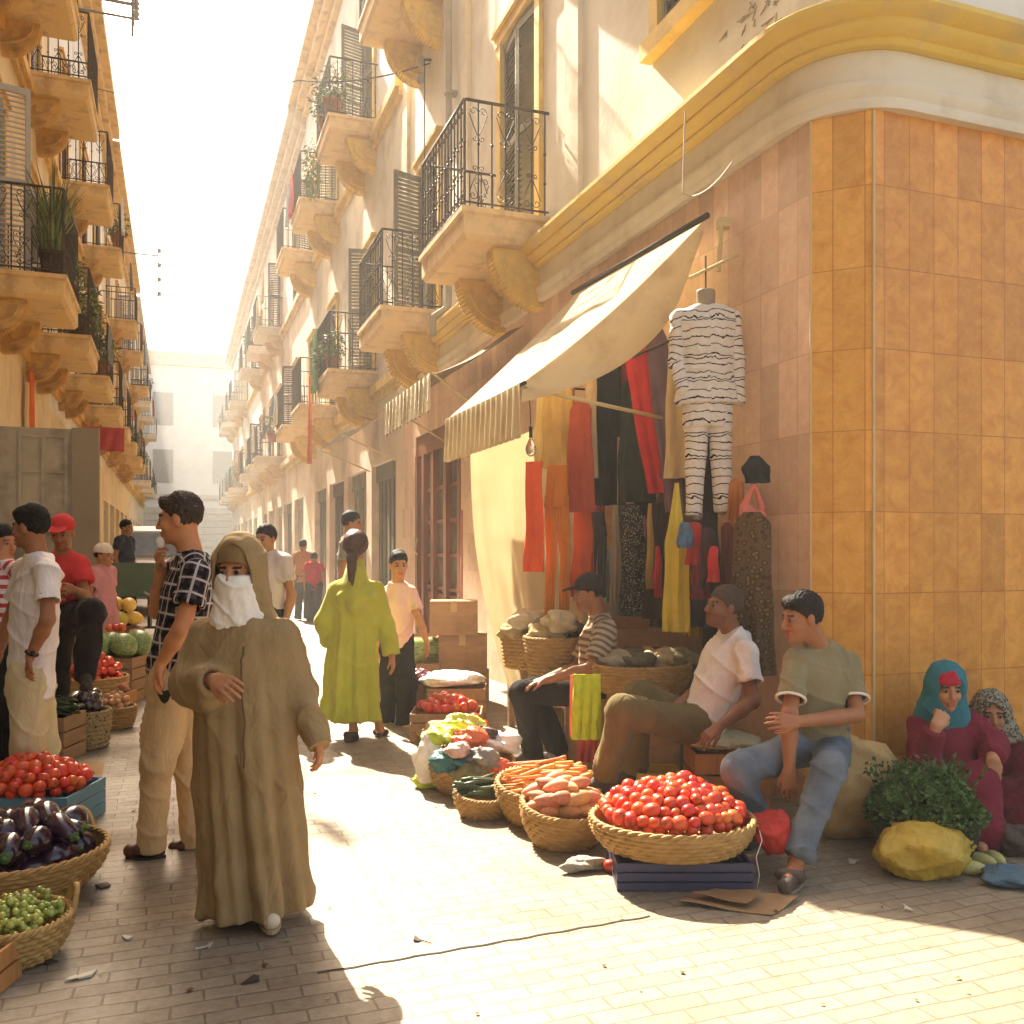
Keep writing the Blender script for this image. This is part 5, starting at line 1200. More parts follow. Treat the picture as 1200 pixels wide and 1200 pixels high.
def carton(label, c, w, d, h, z0, rz=0.0, open_=False, group=None, mat=None):
    root = empty('cardboard_box', (c[0], c[1], z0), rz, label, 'cardboard box', group); mat = mat or card; mb = MB(); t = .006
    for q in ((-w/2,w/2,-d/2,-d/2+t),(-w/2,w/2,d/2-t,d/2),(-w/2,-w/2+t,-d/2+t+.0005,d/2-t-.0005),(w/2-t,w/2,-d/2+t+.0005,d/2-t-.0005)): mb.box(*q, 0, h)
    mb.box(-w/2+t,w/2-t,-d/2+t,d/2-t,.001,.006)
    if not open_: mb.box(-w/2+.001,-.002,-d/2+.001,d/2-.001,h+.0005,h+.005); mb.box(.002,w/2-.001,-d/2+.001,d/2-.001,h+.0005,h+.005)
    link('carton', mb.mesh('carton', mat), root)
    mb = MB()
    if open_:
        for s_ in (-1,1):
            mb.obox((0,s_*(d/2+.055),h-.03), (1,0,0), (0,s_*.85,-.5), (0,.5,s_*.85), w/2-.01, .06, .002)
        link('flap', mb.mesh('flap', mat), root)
    else:
        mb.box(-.03,.03,-d/2-.0015,-d/2-.0002,h-.10,h+.001); mb.box(-.03,.03,-d/2-.0015,d/2+.0015,h+.0055,h+.0065); link('packing_tape', mb.mesh('packing_tape', base('tan tape', (.45,.30,.14), rough=.35)), root)
    return root
def heap(label, cat, c, r, z0, mat, name, seed=1, amp=.25, group=None, fine=.02, R=None, nu=48, nv=30):
    """crumpled soft thing: cloth, sack, plastic bag"""
    def fn(V):
        x, y, z = V.T; s = seed
        rd = lambda q, e: (1-np.abs(np.sin(q)))**e
        return 1 + amp*(.5*np.sin(3.1*x+s)*np.cos(2.7*y+2*s)+.35*np.sin(5.3*z+4*x+s)*np.sin(4.1*y-s)) + fine*5*rd(3.5*x+2.2*np.sin(2.3*y+s)+2.5*z+s, 4) + fine*4*rd(5*y-4*z+2*np.sin(3*x+s), 4) + fine*2.5*rd(9*x+6*z+3*np.sin(4*y), 3) - fine*2
    mb = MB(); mb.ball((0,0,0), r, nu, nv, fn=fn, R=R); V = mb.v[0]; f = V[:,2] < -r[2]*.72; V[f,2] = -r[2]*.72
    me = mb.mesh(name, mat, smooth=True); o = link(name, me, None, (c[0], c[1], z0+r[2]*.72+.004)); return tag(o, label, cat, group)
# ---- right side: the front heap of tomatoes on a blue crate
cT = atg(787, 4.25); cr = crate('navy blue plastic crate lying under the big tomato basket', cT+RIGHT*.02-FWD*.02, .60, .42, .12, 0.004, crate_b, -T, slats=3, gap=.008)
bk = basket('wide shallow wicker basket heaped with tomatoes on the navy crate', cT, .375, .30, .13, .130, sy=.88, rows=6, staves=36)
bk.rotation_euler = (0, 0, -T)
scatter('tomato', TOM, mound(cT, .34, .135, .285, .058, sy=.86, ang=-T, under='tom'), .062, 'ripe red tomato in the big heap on the wide basket over the navy crate', 'tomato', 'tomatoes in the big front basket')
scatter('tomato', TOM, [gr(716,1022)+(0,0,.03)], .062, 'single fallen tomato lying on the paving in front of the navy crate', 'tomato', None)
c2 = atg(660, 4.72); b = basket('deep wicker basket filled with sweet potatoes beside the tomato basket', c2, .225, .15, .20, .004, rows=9, staves=26, tilt=(math.radians(9), 0))
def lay(spread=.35, base_a=0.0): return lambda i, p: (PI/2+rng.normal()*.15, rng.normal()*.2, base_a + rng.normal()*spread)
scatter('sweet_potato', SWP, mound(c2-FWD*.02, .185, .09, .215, .075), .125, 'orange sweet potato in the deep wicker basket', 'sweet potato', 'sweet potatoes in the basket', orient=lay(.5, PI/2-T))
c3 = atg(641, 5.12); basket('broad wicker basket piled with long carrots', c3, .29, .21, .20, .004, rows=9, staves=32, tilt=(math.radians(6), 0))
scatter('carrot', CAR, mound(c3, .20, .09, .215, .062), .125, 'long orange carrot in the pile on the broad basket', 'carrot', 'carrots in the basket', orient=lay(.22, PI/2-T+.25))
c4 = atg(566, 5.22); basket('small low wicker basket holding dark courgettes', c4, .165, .12, .12, .004, rows=6, staves=22, tilt=(math.radians(8), 0))
scatter('courgette', ZUC, mound(c4, .11, .06, .135, .045), .10, 'dark green courgette in the small low basket', 'courgette', 'courgettes in the basket', orient=lay(.15, PI/2-T+.4))
c5 = atg(552, 5.95); basket('round wicker basket overflowing with coloured cloths and plastic bags', c5-FWD*.15, .27, .20, .18, .004, rows=8, staves=28, tilt=(math.radians(10), 0))
cols = [('orange cloth',(.62,.14,.05)),('neon lime bag',(.52,.62,.04)),('teal cloth',(.03,.13,.13)),('grey check cloth',(.22,.2,.17)),('red orange cloth',(.65,.12,.05)),('white plastic bag',(.75,.72,.66)),('olive cloth',(.16,.14,.05)),('pale pink cloth',(.6,.38,.32)),('yellow green cloth',(.55,.52,.08)),('dark brown cloth',(.06,.04,.03))]
pos = [(548,868,.12,5.75),(520,862,.11,5.8),(528,893,.12,5.62),(568,892,.12,5.6),(580,902,.10,5.6),(585,872,.12,5.9),(550,908,.11,5.55),(537,880,.08,5.58),(545,850,.12,6.0),(565,862,.09,5.9)]
for i, ((nm, c), (px, py, r, d)) in enumerate(zip(cols, pos)):
    P_ = at(px, py, d); heap('crumpled %s in the heap on the round basket' % nm, 'cloth', P_, (r, r*.9, r*.62), P_[2]-r*.45, creased(nm, c), 'crumpled_cloth', seed=i*1.7, amp=.5, fine=.03)
P_ = gr(508, 922); heap('neon lime plastic bag slumped on the paving left of the baskets', 'plastic bag', P_, (.13,.10,.07), 0, creased('neon lime bag', None), 'plastic_bag', seed=9, amp=.4)
P_ = at(503, 890, 5.75); heap('clear pale plastic bag standing beside the cloth heap', 'plastic bag', P_, (.10,.09,.17), P_[2]-.14, creased('clear pale plastic', (.62,.56,.50), rough=.25, trans=.5), 'plastic_bag', seed=4, amp=.4)
P_ = gr(606, 893); heap('white crumpled cloth lying behind the carrot basket', 'cloth', P_, (.13,.12,.10), 0.0, creased('white plastic bag', None), 'crumpled_cloth', seed=6, amp=.4)
P_ = gr(640, 905); heap('grey green checked cloth bundle between the baskets and the seated knees', 'cloth', P_, (.12,.1,.07), 0.0, creased('grey check cloth', None), 'crumpled_cloth', seed=11, amp=.4)
# farther boxes of produce
c6 = atg(533, 6.75); basket('flat wicker tray lined with brown paper behind the cloth heap', c6, .28, .24, .14, .004, rows=5, staves=26, mat=wick_d)
P_ = c6; heap('crumpled brown paper sheet lining the flat tray', 'paper', P_, (.25,.2,.08), .10, creased('brown paper', (.42,.25,.10), rough=.8), 'crumpled_paper', seed=3, amp=.35)
c7 = atg(524, 7.35); crate('wooden crate of red tomatoes and onions behind the flat tray', c7, .56, .40, .22, .004, woodp, -T, slats=3)
scatter('tomato', TOM, mound(c7, .23, .08, .24, .074, sy=.75, ang=-T, under='tom'), .08, 'red tomato in the wooden crate behind the flat tray', 'tomato', 'tomatoes in the wooden crate')
scatter('tomato', TOM, mound(atg(556, 7.1), .09, .05, .14, .08, under='tom'), .085, 'red tomato in the small pile right of the wooden crate', 'tomato', 'small pile of tomatoes')
c8 = atg(490, 8.1); crate('wooden crate of red onions near the reaching boy', c8, .36, .34, .34, .004, woodp, -T, slats=4)
scatter('red_onion', RON, mound(c8, .15, .06, .36, .06), .065, 'red onion in the crate near the boy', 'onion', 'red onions in the crate')
c9 = atg(528, 8.0); crate('plank crate covered by a white sheet', c9+RIGHT*.06, .50, .40, .32, .004, woodp, -T, slats=3)
heap('white folded sheet spread over a plank crate', 'cloth', atg(530, 8.0), (.27,.22,.07), .33, creased('white plastic bag', None), 'folded_sheet', seed=2, amp=.2)
c10 = atg(492, 8.9); crate('low plank crate carrying the watermelons', c10, .42, .36, .42, .004, woodp, -T, slats=4)
scatter('watermelon', WML, [c10+(-.08,-.04,.53), c10+(.13,.02,.54)], .27, 'striped green watermelon on the low plank crate near the boy', 'watermelon', 'watermelons near the boy', orient=lay(.3, 1.2))
carton('large closed cardboard box at the bottom of the stack by the wooden shop front', atg(543, 9.0), .46, .36, .36, .33, -T)
carton('closed cardboard box on top of the stack by the wooden shop front', atg(532, 8.9), .46, .34, .32, .697, -T+.05)
crate('dark plank crate under the stack of cardboard boxes', atg(543, 9.0), .50, .38, .32, .004, woodp, -T, slats=3)
carton('open cardboard box behind the watermelons', atg(487, 9.5), .46, .34, .62, .004, -T+.15, open_=True)
mb = MB(); q0 = at(541,712,9.5); q1 = at(541,598,9.7); mb.tube([(q0[0],q0[1],.0),(q1[0],q1[1],q1[2])], .014, 8); mb.thing('broom_handle', base('pinkish painted stick', (.55,.25,.18)), 'upright pinkish stick leaning behind the cardboard boxes', 'stick', smooth=True)
# stall bench with baskets of clothing
bx = empty('stall_bench', (2.98, 6.55, 0), 0, 'wooden stall bench behind the seated man in the cap', 'bench')
mb = MB(); mb.box(-.36,.40,-.85,.85,.55,.59); link('bench_top', mb.mesh('bench_top', woodp), bx)
for x in (-.32,.34):
    for y in (-.8,.78): mb = MB(); mb.box(x,x+.05,y,y+.05,0,.549); link('leg', mb.mesh('leg', woodp), bx)
for i, (px, d, R_, lb) in enumerate(((617,7.1,.19,'wicker basket of clothing nearest the cream curtain'),(652,6.8,.24,'wicker basket of folded clothing behind the capped man'))):
    c = atg(px, d); basket(lb, c, R_, R_*.8, .26, .595, rows=9, staves=26, mat=wick)
    for k, (dx, dy, cc) in enumerate(((-.08,0,(.40,.30,.14)),(.08,.03,(.10,.08,.05)),(0,-.08,(.50,.42,.28)))):
        heap('rumpled %s garment piled in the %s basket' % (('tan','dark','cream')[k], ('curtain side','man side')[i]), 'clothing', c+(dx,dy,0), (.15,.13,.09), .80+.05*k, creased(('tan','dark brown','cream')[k]+' garment', cc, rough=.9), 'rumpled_garment', seed=k+i*3, amp=.45)
c = atg(752, 6.0); rb = basket('long oval wicker basket standing on a box beside the capped man', c, .33, .27, .17, .58, sy=.8, rows=8, staves=34)
carton('brown box supporting the long oval basket', c, .44, .36, .572, .004, -T)
for k,(px,py,cc) in enumerate(((720,768,(.34,.27,.17)),(742,772,(.12,.10,.05)),(800,765,(.22,.19,.10)),(775,770,(.42,.34,.2)))):
    heap('rumpled garment lying %s the long oval basket' % ('in the left of','in the middle of','behind the right of','behind')[k], 'clothing', at(px,py,6.05+.1*(k>1)), (.13,.12,.08), .70, creased('garment tone %s' % 'abcd'[k], cc, rough=.9), 'rumpled_garment', seed=k*2.2, amp=.4)
carton('dark box on the ground behind the long oval basket', atg(760, 6.5), .34, .26, .80, .004, -T, mat=base('dark brown box board', (.10,.065,.035)))
carton('grey green box beside the dark box in the stall', atg(797, 6.25), .32, .26, .80, .004, -T, mat=base('grey green box board', (.17,.15,.08)))
carton('plain box seat under the capped man', atg(703, 6.3), .36, .36, .50, .004, 0.0)
crate('small yellow brown crate on the ground behind the capped man\'s legs', atg(641, 6.75), .24, .24, .32, .004, wick, -T, slats=4)
crate('orange brown slatted crate used as a seat by the white-shirted man', atg(850, 5.28), .42, .36, .36, .004, crate_o, -T, slats=3)
heap('flattened pale cushion on the orange brown crate', 'cushion', atg(846, 5.28), (.22,.19,.05), .37, creased('pale green cloth', (.40,.40,.25), rough=.9), 'cushion', seed=3, amp=.15)
crate('yellow plastic crate between the olive-trousered legs', atg(770, 5.35), .26, .24, .22, .004, crate_y, -T, slats=3)
heap('grey blue bag slumped on the ground beside the jeans', 'bag', atg(812, 4.95), (.19,.15,.15), 0, creased('grey blue bag cloth', (.14,.15,.17), rough=.8), 'cloth_bag', seed=5, amp=.2)
# towel over the basket edge
def drape(name, label, cat, P, w, h, mat, fold=.012, n=3, thick=.006, nu=20, nv=26, lean=0.0, u=None, group=None, taper_=1.0):
    u = RIGHT if u is None else nrm(u); v = nrm(np.cross(UP, u)); mb = MB()
    def f(a, b):
        x = (a-.5)*w*(1+(taper_-1)*b); z = -b*h
        y = fold*(math.sin(a*n*2*PI+2*b)+.4*math.sin(a*n*5+5*b))*(.35+.65*b) + lean*b
        return P + u*x + v*y + UP*z
    mb.grid(f, nu, nv, thick); return mb.thing(name, mat, label, cat, group, smooth=True, auto=50)
neon = creased('lime towel', (.42,.52,.02), rough=.9); 
drape('towel', 'lime green towel hanging over the left end of the long basket', 'towel', at(687,790,5.60), .165, .40, neon, fold=.014, thick=.012)
drape('towel', 'narrow pink and white towel edge beside the lime towel', 'towel', at(671,791,5.64), .03, .38, creased('pink towel', (.72,.16,.22), rough=.9), fold=.003, nu=6)
drape('cloth', 'dark red cloth hanging below the lime towel', 'cloth', at(688,861,5.66), .12, .17, creased('dark red cloth', (.26,.03,.03), rough=.9), fold=.01)
# sack, mint tub, yellow bag, squash
heap('tan burlap sack slumped against the tiled corner under the man in jeans', 'sack', atg(996, 4.86)+(0,0,0), (.25,.22,.30), 0, burlap, 'burlap_sack', seed=2.3, amp=.18, fine=.022, nu=64, nv=40)
cM = atg(1084, 4.48)
tub = empty('black_tub', (cM[0],cM[1],.0), 0, 'black round tub heaped with fresh mint behind the yellow bag', 'tub')
mb = MB(); mb.lathe([(.19,.004),(.235,.10),(.255,.215),(.268,.225),(.262,.235),(.245,.225),(.225,.10),(.18,.02),(0,.018)], n=40); link('tub_body', mb.mesh('tub_body', base('black rubber', (.02,.018,.016), rough=.5), smooth=True, auto=40), tub)
mb = MB(); leafm = [base('mint leaf', (.035,.085,.018), (.075,.15,.035), sc=20, rough=.55, bump=.2), base('young mint leaf', (.09,.17,.04), (.14,.23,.06), sc=20, rough=.55, bump=.2)]
for i in range(2600):
    a = rng.random()*6.28; r = math.sqrt(rng.random())*.27; h = .20+.25*(1-(r/.29)**1.6)*(.70+.35*rng.random()+.22*math.sin(5*a+1)*math.sin(9*r*4+a))
    if rng.random() < .25: h -= .05
    P_ = np.array([r*math.cos(a), r*math.sin(a), h]); d = nrm(rng.normal(size=3)+np.array([math.cos(a)*.6*r/.2, math.sin(a)*.6*r/.2, .5])); s_ = nrm(np.cross(d, rng.normal(size=3))); L_ = .018+.026*rng.random(); W_ = L_*.32; nn = np.cross(d, s_)*L_*.15
    mb.cur = int(rng.random() < .35)
    mb.add([P_, P_+d*L_*.5+s_*W_+nn, P_+d*L_, P_+d*L_*.5-s_*W_+nn], [(0,1,2),(0,2,3)])
mb.cur = 0
for i in range(70):
    a = rng.random()*6.28; r = rng.random()*.2; q = np.array([r*math.cos(a), r*math.sin(a), .2]); e = q+np.array([math.cos(a)*.10, math.sin(a)*.10, .16+.14*rng.random()*(1-r*2)]); mb.tube([q, e], .0018, 4, False)
    for k in range(7):
        dd = nrm(rng.normal(size=3)+UP*.4); ss = nrm(np.cross(dd, rng.normal(size=3))); L_ = .02+.02*rng.random(); b0 = q*(.05*k)+e*(1-.05*k)
        mb.add([b0, b0+dd*L_*.5+ss*L_*.3, b0+dd*L_, b0+dd*L_*.5-ss*L_*.3], [(0,1,2),(0,2,3)])
mint = mb.mesh('mint_bunch', leafm); o = link('mint_bunch', mint, None, (cM[0],cM[1],0)); tag(o, 'heap of fresh green mint leaves in the black tub', 'mint')
heap('crumpled mustard yellow plastic bag in front of the mint tub', 'plastic bag', atg(1084, 4.26), (.235,.15,.145), 0, creased('mustard plastic', (.46,.30,.03), rough=.45), 'plastic_bag', seed=7.7, amp=.20, fine=.02, nu=64, nv=40)
SQ = round_mesh('squash', base('pale green squash skin', (.40,.38,.12), (.56,.52,.22), sc=9, rough=.5), (.30,.30,.62))
for px, py, rz_, lb in ((1137,1017,.9,'nearest pale green squash lying left of the blue cloth'),(1150,1008,.3,'middle pale green squash leaning on its neighbours'),(1166,1006,-.3,'rightmost pale green squash touching the blue cloth')):
    o = link('squash', SQ, None, gr(px, py+8)+(0,0,.033)); o.scale = (.115,.115,.115); o.rotation_euler = (PI/2, 0, rz_); tag(o, lb, 'squash', 'squashes on the paving')
heap('faded blue cloth on the ground at the right edge', 'cloth', gr(1188,1034), (.14,.11,.035), 0, creased('faded blue cloth', (.07,.13,.18), rough=.9), 'crumpled_cloth', seed=8, amp=.4)
heap('dark bundle on the ground beside the patterned-scarf sitter', 'bundle', gr(1195,1000), (.12,.10,.08), 0, creased('dark brown cloth', None), 'cloth_bundle', seed=3, amp=.3)
mb = MB(); mb.ball(gr(1197,1000)+(0,-.08,.14), (.035,.035,.03), 12, 8); mb.thing('red_onion', redonion, 'pinkish onion on the dark bundle at the right edge', 'onion', smooth=True)
# red mesh bag, string, cardboard, scraps
mesh_red = creased('red mesh', (.55,.04,.03), rough=.7, trans=.3)
S = Sdf(); S.cone(at(862,958,4.30), at(905,975,4.22), .02, .085, k=.03); S.cone(at(905,975,4.22), at(912,985,4.2), .08, .06, k=.03)
V, F = S.eval_mesh(.009); V = V + vnormals(V,F)*wrinkle(V, .012, 2.0, 3)[:,None]; c = V.mean(0); c[2] = V[:,2].min()
o = link('mesh_bag', raw_mesh('mesh_bag', V-c, F, mesh_red, None, True), None, c); tag(o, 'red mesh bag propped between the tomato basket and the jeans', 'bag')
mb = MB(); mb.tube([at(888,965,4.2)-(0,0,.0), at(893,985,4.12), at(886,1005,4.08), at(890,1025,4.05), gr(887,1042)+(0,0,.004)], .0025, 5); mb.thing('string', base('white string', (.7,.66,.55)), 'thin white string hanging from the red mesh bag to the ground', 'string', smooth=True)
def sheet(name, label, cat, pts, mat, z=.006, wob=.012, th=.004, n=14):
    P_ = [gr(*q) for q in pts]; mb = MB()
    def f(a, b):
        q = (P_[0]*(1-a)+P_[1]*a)*(1-b) + (P_[3]*(1-a)+P_[2]*a)*b
        return q + UP*(z + wob*(.5+.5*math.sin(5*a+3*b*b+1))*(.5+.5*math.cos(4*b+2*a)))
    mb.grid(f, n, n, th); return mb.thing(name, mat, label, cat, smooth=True, auto=40)
sheet('cardboard_sheet', 'flattened torn cardboard on the paving in front of the navy crate', 'cardboard', [(797,1062),(905,1074),(936,1055),(812,1046)], card, wob=.02)
sheet('cardboard_flap', 'small folded cardboard flap lying on the flattened sheet', 'cardboard', [(812,1058),(875,1068),(892,1056),(838,1050)], base('darker cardboard', (.24,.135,.06)), z=.034, wob=.014)
sheet('cardboard_sheet', 'pale cardboard piece on the ground behind the left tomato crate', 'cardboard', [(78,910),(120,912),(123,894),(84,893)], card, wob=.004)
heap('crumpled grey newspaper on the ground under the sweet potato basket', 'paper', gr(684,1020), (.10,.045,.035), 0, creased('grey newspaper', (.32,.29,.24), rough=.9), 'crumpled_paper', seed=2, amp=.5, nu=36, nv=20)
for i,(px,py,s_) in enumerate(((252,1108,.03),(170,990,.02),(95,1142,.03),(58,1128,.022),(985,975,.03),(1012,968,.03),(930,975,.02),(300,1147,.02),(1000,1010,.018),(491,1102,.03),(1062,1066,.02),(120,1040,.022),(150,1100,.018),(348,903,.02))):
    q = gr(px,py); mb = MB(); k = rng.normal(size=(6,2))*s_; k = k[np.argsort(np.arctan2(k[:,1],k[:,0]))]
    mb.add([(q[0]+a, q[1]+b, .005+.008*rng.random()) for a,b in k]+[(q[0]+a, q[1]+b, .003) for a,b in k], [(0,1,2,3,4,5)]+[(j,6+j,6+(j+1)%6,(j+1)%6) for j in range(6)]); mb.thing('litter_scrap', base(('pale scrap','dark scrap')[i%2], ((.5,.45,.36),(.06,.045,.03))[i%2]), 'small %s scrap of litter on the paving' % ('pale','dark')[i%2], 'litter', '%s litter scraps on the paving' % ('pale','dark')[i%2])
# ---------------------------------------------------------------- left side
cL = atg(36, 5.02); crate('blue plastic crate heaped with tomatoes at the left edge', cL, .62, .46, .20, .004, base('light blue plastic', (.10,.22,.28), rough=.45), -T, slats=3, gap=.006)
scatter('tomato', TOM, [q for q in mound(cL, .33, .13, .22, .064, sy=.82, ang=-T, under='tom') if np.dot(np.array(q), RIGHT)/np.dot(np.array(q), FWD) > -.60], .068, 'shiny red tomato in the heap at the left edge', 'tomato', 'tomatoes in the left crate')
cA = atg(22, 4.02); basket('wide wicker basket of large aubergines in the left foreground', cA, .36, .24, .18, .004, rows=9, staves=34, handles=1.0)
scatter('aubergine', AUB, mound(cA, .27, .10, .21, .115), .155, 'large glossy dark aubergine in the left foreground basket', 'aubergine', 'aubergines in the foreground basket', orient=lay(1.4))
cG = atg(12, 3.36); basket('round handled wicker basket of green grapes at the lower left', cG, .205, .14, .14, .004, rows=7, staves=26, handles=.3)
for k in range(7):
    a = k*2*PI/6 if k < 6 else 0; r = .115 if k < 6 else 0.0; c = cG+np.array([r*math.cos(a), r*math.sin(a), .165+(.03 if k == 6 else 0)]); mb = MB()
    for i in range(46): 
        q = np.clip(rng.normal(size=3), -1.5, 1.5)*np.array([.036,.036,.020]); mb.ball(c+q, .0125+.002*rng.random(), 8, 6)
    mb.thing('grape_bunch', grape, 'bunch of yellow green grapes in the lower left basket', 'grapes', 'grape bunches in the basket', smooth=True)
crate('orange wooden crate cut by the lower left corner of the view', atg(-34, 3.12), .24, .20, .14, .004, crate_o, -T, slats=2)
pat = pattern('woven two-tone straw','print',[(.05,.03,.018),(.34,.24,.11)],42,attr=None)
cB = atg(98, 6.98); basket('upright dark patterned basket of aubergines behind the pale cardboard', cB, .19, .165, .27, .004, rows=8, staves=24, mat=pat)
scatter('aubergine', AUB, mound(cB, .15, .12, .30, .09), .125, 'small dark aubergine in the upright patterned basket', 'aubergine', 'aubergines in the patterned basket', orient=lay(1.2))
cZ = atg(72, 6.6); crate('plank crate of green cucumbers beside the patterned basket', cZ, .2, .34, .32, .004, woodp, -T)
scatter('cucumber', ZUC, mound(cZ, .10, .10, .34, .045), .09, 'green cucumber on the plank crate', 'cucumber', 'cucumbers on the crate', orient=lay(.3, 1.0))
cO = atg(134, 7.75); basket('small wicker basket of onions beside the patterned basket', cO, .17, .13, .17, .004, rows=7, staves=22, mat=wick_d)
scatter('onion', ONI, mound(cO, .14, .09, .19, .055), .06, 'small brown onion in the wicker basket on the left', 'onion', 'onions in the left basket')
cP = atg(131, 8.3); crate('wooden box of pink potatoes behind the small onion basket', cP, .34, .3, .22, .004, crate_o, -T, slats=2)
scatter('potato', SWP, mound(cP, .15, .07, .25, .06), .09, 'pinkish potato in the wooden box on the left', 'potato', 'potatoes in the wooden box')
cQ = atg(110, 8.35); basket('round basket of tomatoes behind the left aubergines', cQ, .29, .2, .34, .004, rows=9, staves=28)
scatter('tomato', TOM, mound(cQ, .25, .16, .36, .072, under='tom'), .077, 'red tomato in the round basket behind the left aubergines', 'tomato', 'tomatoes in the left rear basket')
cW = atg(136, 9.2); crate('tall plank crate carrying watermelons on the left', cW, .5, .42, .44, .004, woodp, -T, slats=4)
scatter('watermelon', WML, [cW+(x,y,.56) for x,y in ((-.17,-.1),(.08,-.14),(.2,.08),(-.06,.12))], .29, 'green watermelon on the tall plank crate at left', 'watermelon', 'watermelons on the left', orient=lay(.6))
scatter('tomato', TOM, [cW+(x,-.02,.73) for x in (-.06,0,.05)], .08, 'tomato resting on the watermelons at left', 'tomato', 'tomatoes on the watermelons')
cY = atg(136, 9.9); crate('plank crate of yellow melons at the back of the left stall', cY, .46, .4, .66, .004, woodp, -T, slats=5)
scatter('melon', YML, [cY+(x,y,z) for x,y,z in ((-.15,-.08,.76),(.05,-.1,.77),(.18,.02,.77),(-.05,.08,.80),(.0,0,.93),(-.16,.1,.78),(.13,-.05,.92))], .24, 'yellow melon in the pile at the back of the left stall', 'melon', 'yellow melons on the left', orient=lay(.6))
mb = MB()
for q, s_ in UNDER: mb.ball(q, s_*.5, 8, 6)
o = mb.build('tomato_layer', tom, None, smooth=True); tag(o, 'lower tomatoes filling the baskets under the visible ones', 'tomatoes', kind='stuff')
# grey steel doors standing out from the left wall
sd = empty('steel_door', (XL, 12.0, 0), 0, 'grey green folded steel shop door with raised panels and a cross motif', 'door')
mb = MB(); mb.box(-2.12,-1.18,11.97,12.03,.02,2.95); 
for x in (-1.74,-1.50,-1.26): mb.box(x,x+.035,11.945,11.969,.12,2.88)
for z in (2.84,2.42,1.3,.12): mb.box(-1.74,-1.50,11.948,11.968,z,z+.04); mb.box(-1.46,-1.26,11.948,11.968,z,z+.04)
mb.tube([(-1.72,11.955,2.0),(-1.50,11.955,1.55),(-1.28,11.955,1.1)], .014, 5); mb.tube([(-1.24,11.955,2.0),(-1.50,11.955,1.53),(-1.72,11.955,1.1)], .014, 5)
mb.build('panelled_leaf', steel_g, sd)
mb = MB(); mb.obox((-1.02,11.90,1.5),(.97,-.24,0),(.24,.97,0),(0,0,1),.155,.02,1.46); mb.build('plain_leaf', steel_d, sd)
# cart, van, hanging goods
cc = atg(152, 13.6); ct = empty('hand_cart', (cc[0],cc[1],0), -T*.3, 'dark green wooden hand cart parked in the lane on the left', 'cart')
grn = base('dark green cart paint', (.07,.11,.06), (.11,.15,.085), sc=5, rough=.6, bump=.2)
mb = MB(); mb.box(-.42,.42,-.6,.6,.85,.90); mb.box(-.42,.42,-.6,-.57,.901,1.32); mb.box(-.42,.42,.57,.6,.901,1.32); mb.box(-.42,-.39,-.569,.569,.901,1.32); mb.box(.39,.42,-.569,.569,.901,1.32); link('cart_box', mb.mesh('cart_box', grn), ct)
for x in (-.46,.46):
    mb = MB(); mb.tube([(x,.34*math.cos(a),.36+.34*math.sin(a)) for a in np.linspace(0,2*PI,25)], .028, 6, False)
    for k in range(8): a = k*PI/4; mb.tube([(x,0,.36),(x,.33*math.cos(a),.36+.33*math.sin(a))], .012, 4, False)
    link('wheel', mb.mesh('wheel', base('dark tyre', (.03,.028,.025))), ct)
mb = MB(); mb.tube([(-.47,0,.36),(.47,0,.36)], .02, 6); mb.box(-.3,-.26,-.1,.1,.36,.849); mb.box(.26,.3,-.1,.1,.36,.849); link('axle', mb.mesh('axle', iron), ct)
for x in (-.36,.36): mb = MB(); mb.tube([(x,-.6,.87),(x,-1.25,.95)], .02, 6); link('shaft', mb.mesh('shaft', grn), ct)
vc = atg(190, 21.5); vn = empty('parked_van', (vc[0]-.1,vc[1],0), 0, 'pale cream van parked facing the viewer far down the lane', 'van')
vp = base('cream van paint', (.55,.52,.42), (.62,.58,.48), rough=.35, bump=.03)
mb = MB(); R_ = []
for y, zt, hw in ((0,.95,.72),(.05,1.12,.78),(.45,1.3,.82),(1.0,2.0,.76),(1.25,2.12,.76),(4.2,2.14,.76),(4.35,2.0,.74)):
    R_.append(np.array([(-hw,y,.38),(-hw,y,zt-.12),(-hw+.12,y,zt),(hw-.12,y,zt),(hw,y,zt-.12),(hw,y,.38)]))
mb.rings(R_); link('van_body', mb.mesh('van_body', vp), vn)
mb = MB(); mb.add([(-.66,.50,1.36),(.66,.50,1.36),(.60,.93,1.93),(-.60,.93,1.93)], [(0,1,2,3)]); o = link('windscreen', mb.mesh('windscreen', glass), vn); o.location = (0,-.03,.03)
for x in (-.52,.52): mb = MB(); mb.ball((x,-.0,.82), (.12,.05,.1), 12, 8); link('headlight', mb.mesh('headlight', base('headlamp glass', (.6,.6,.55), rough=.15), smooth=True), vn)
mb = MB(); mb.box(-.3,.3,-.035,.04,.72,.9); link('grille', mb.mesh('grille', dark), vn)
mb = MB(); mb.box(-.78,.78,-.12,.03,.40,.56); link('bumper', mb.mesh('bumper', base('grey bumper', (.15,.15,.14))), vn)
for x in (-.68,.68):
    for y in (.75,3.5): mb = MB(); mb.tube([(x-.09,y,.3),(x+.09,y,.3)], .3, 16); link('wheel', mb.mesh('wheel', base('dark tyre', None)), vn)
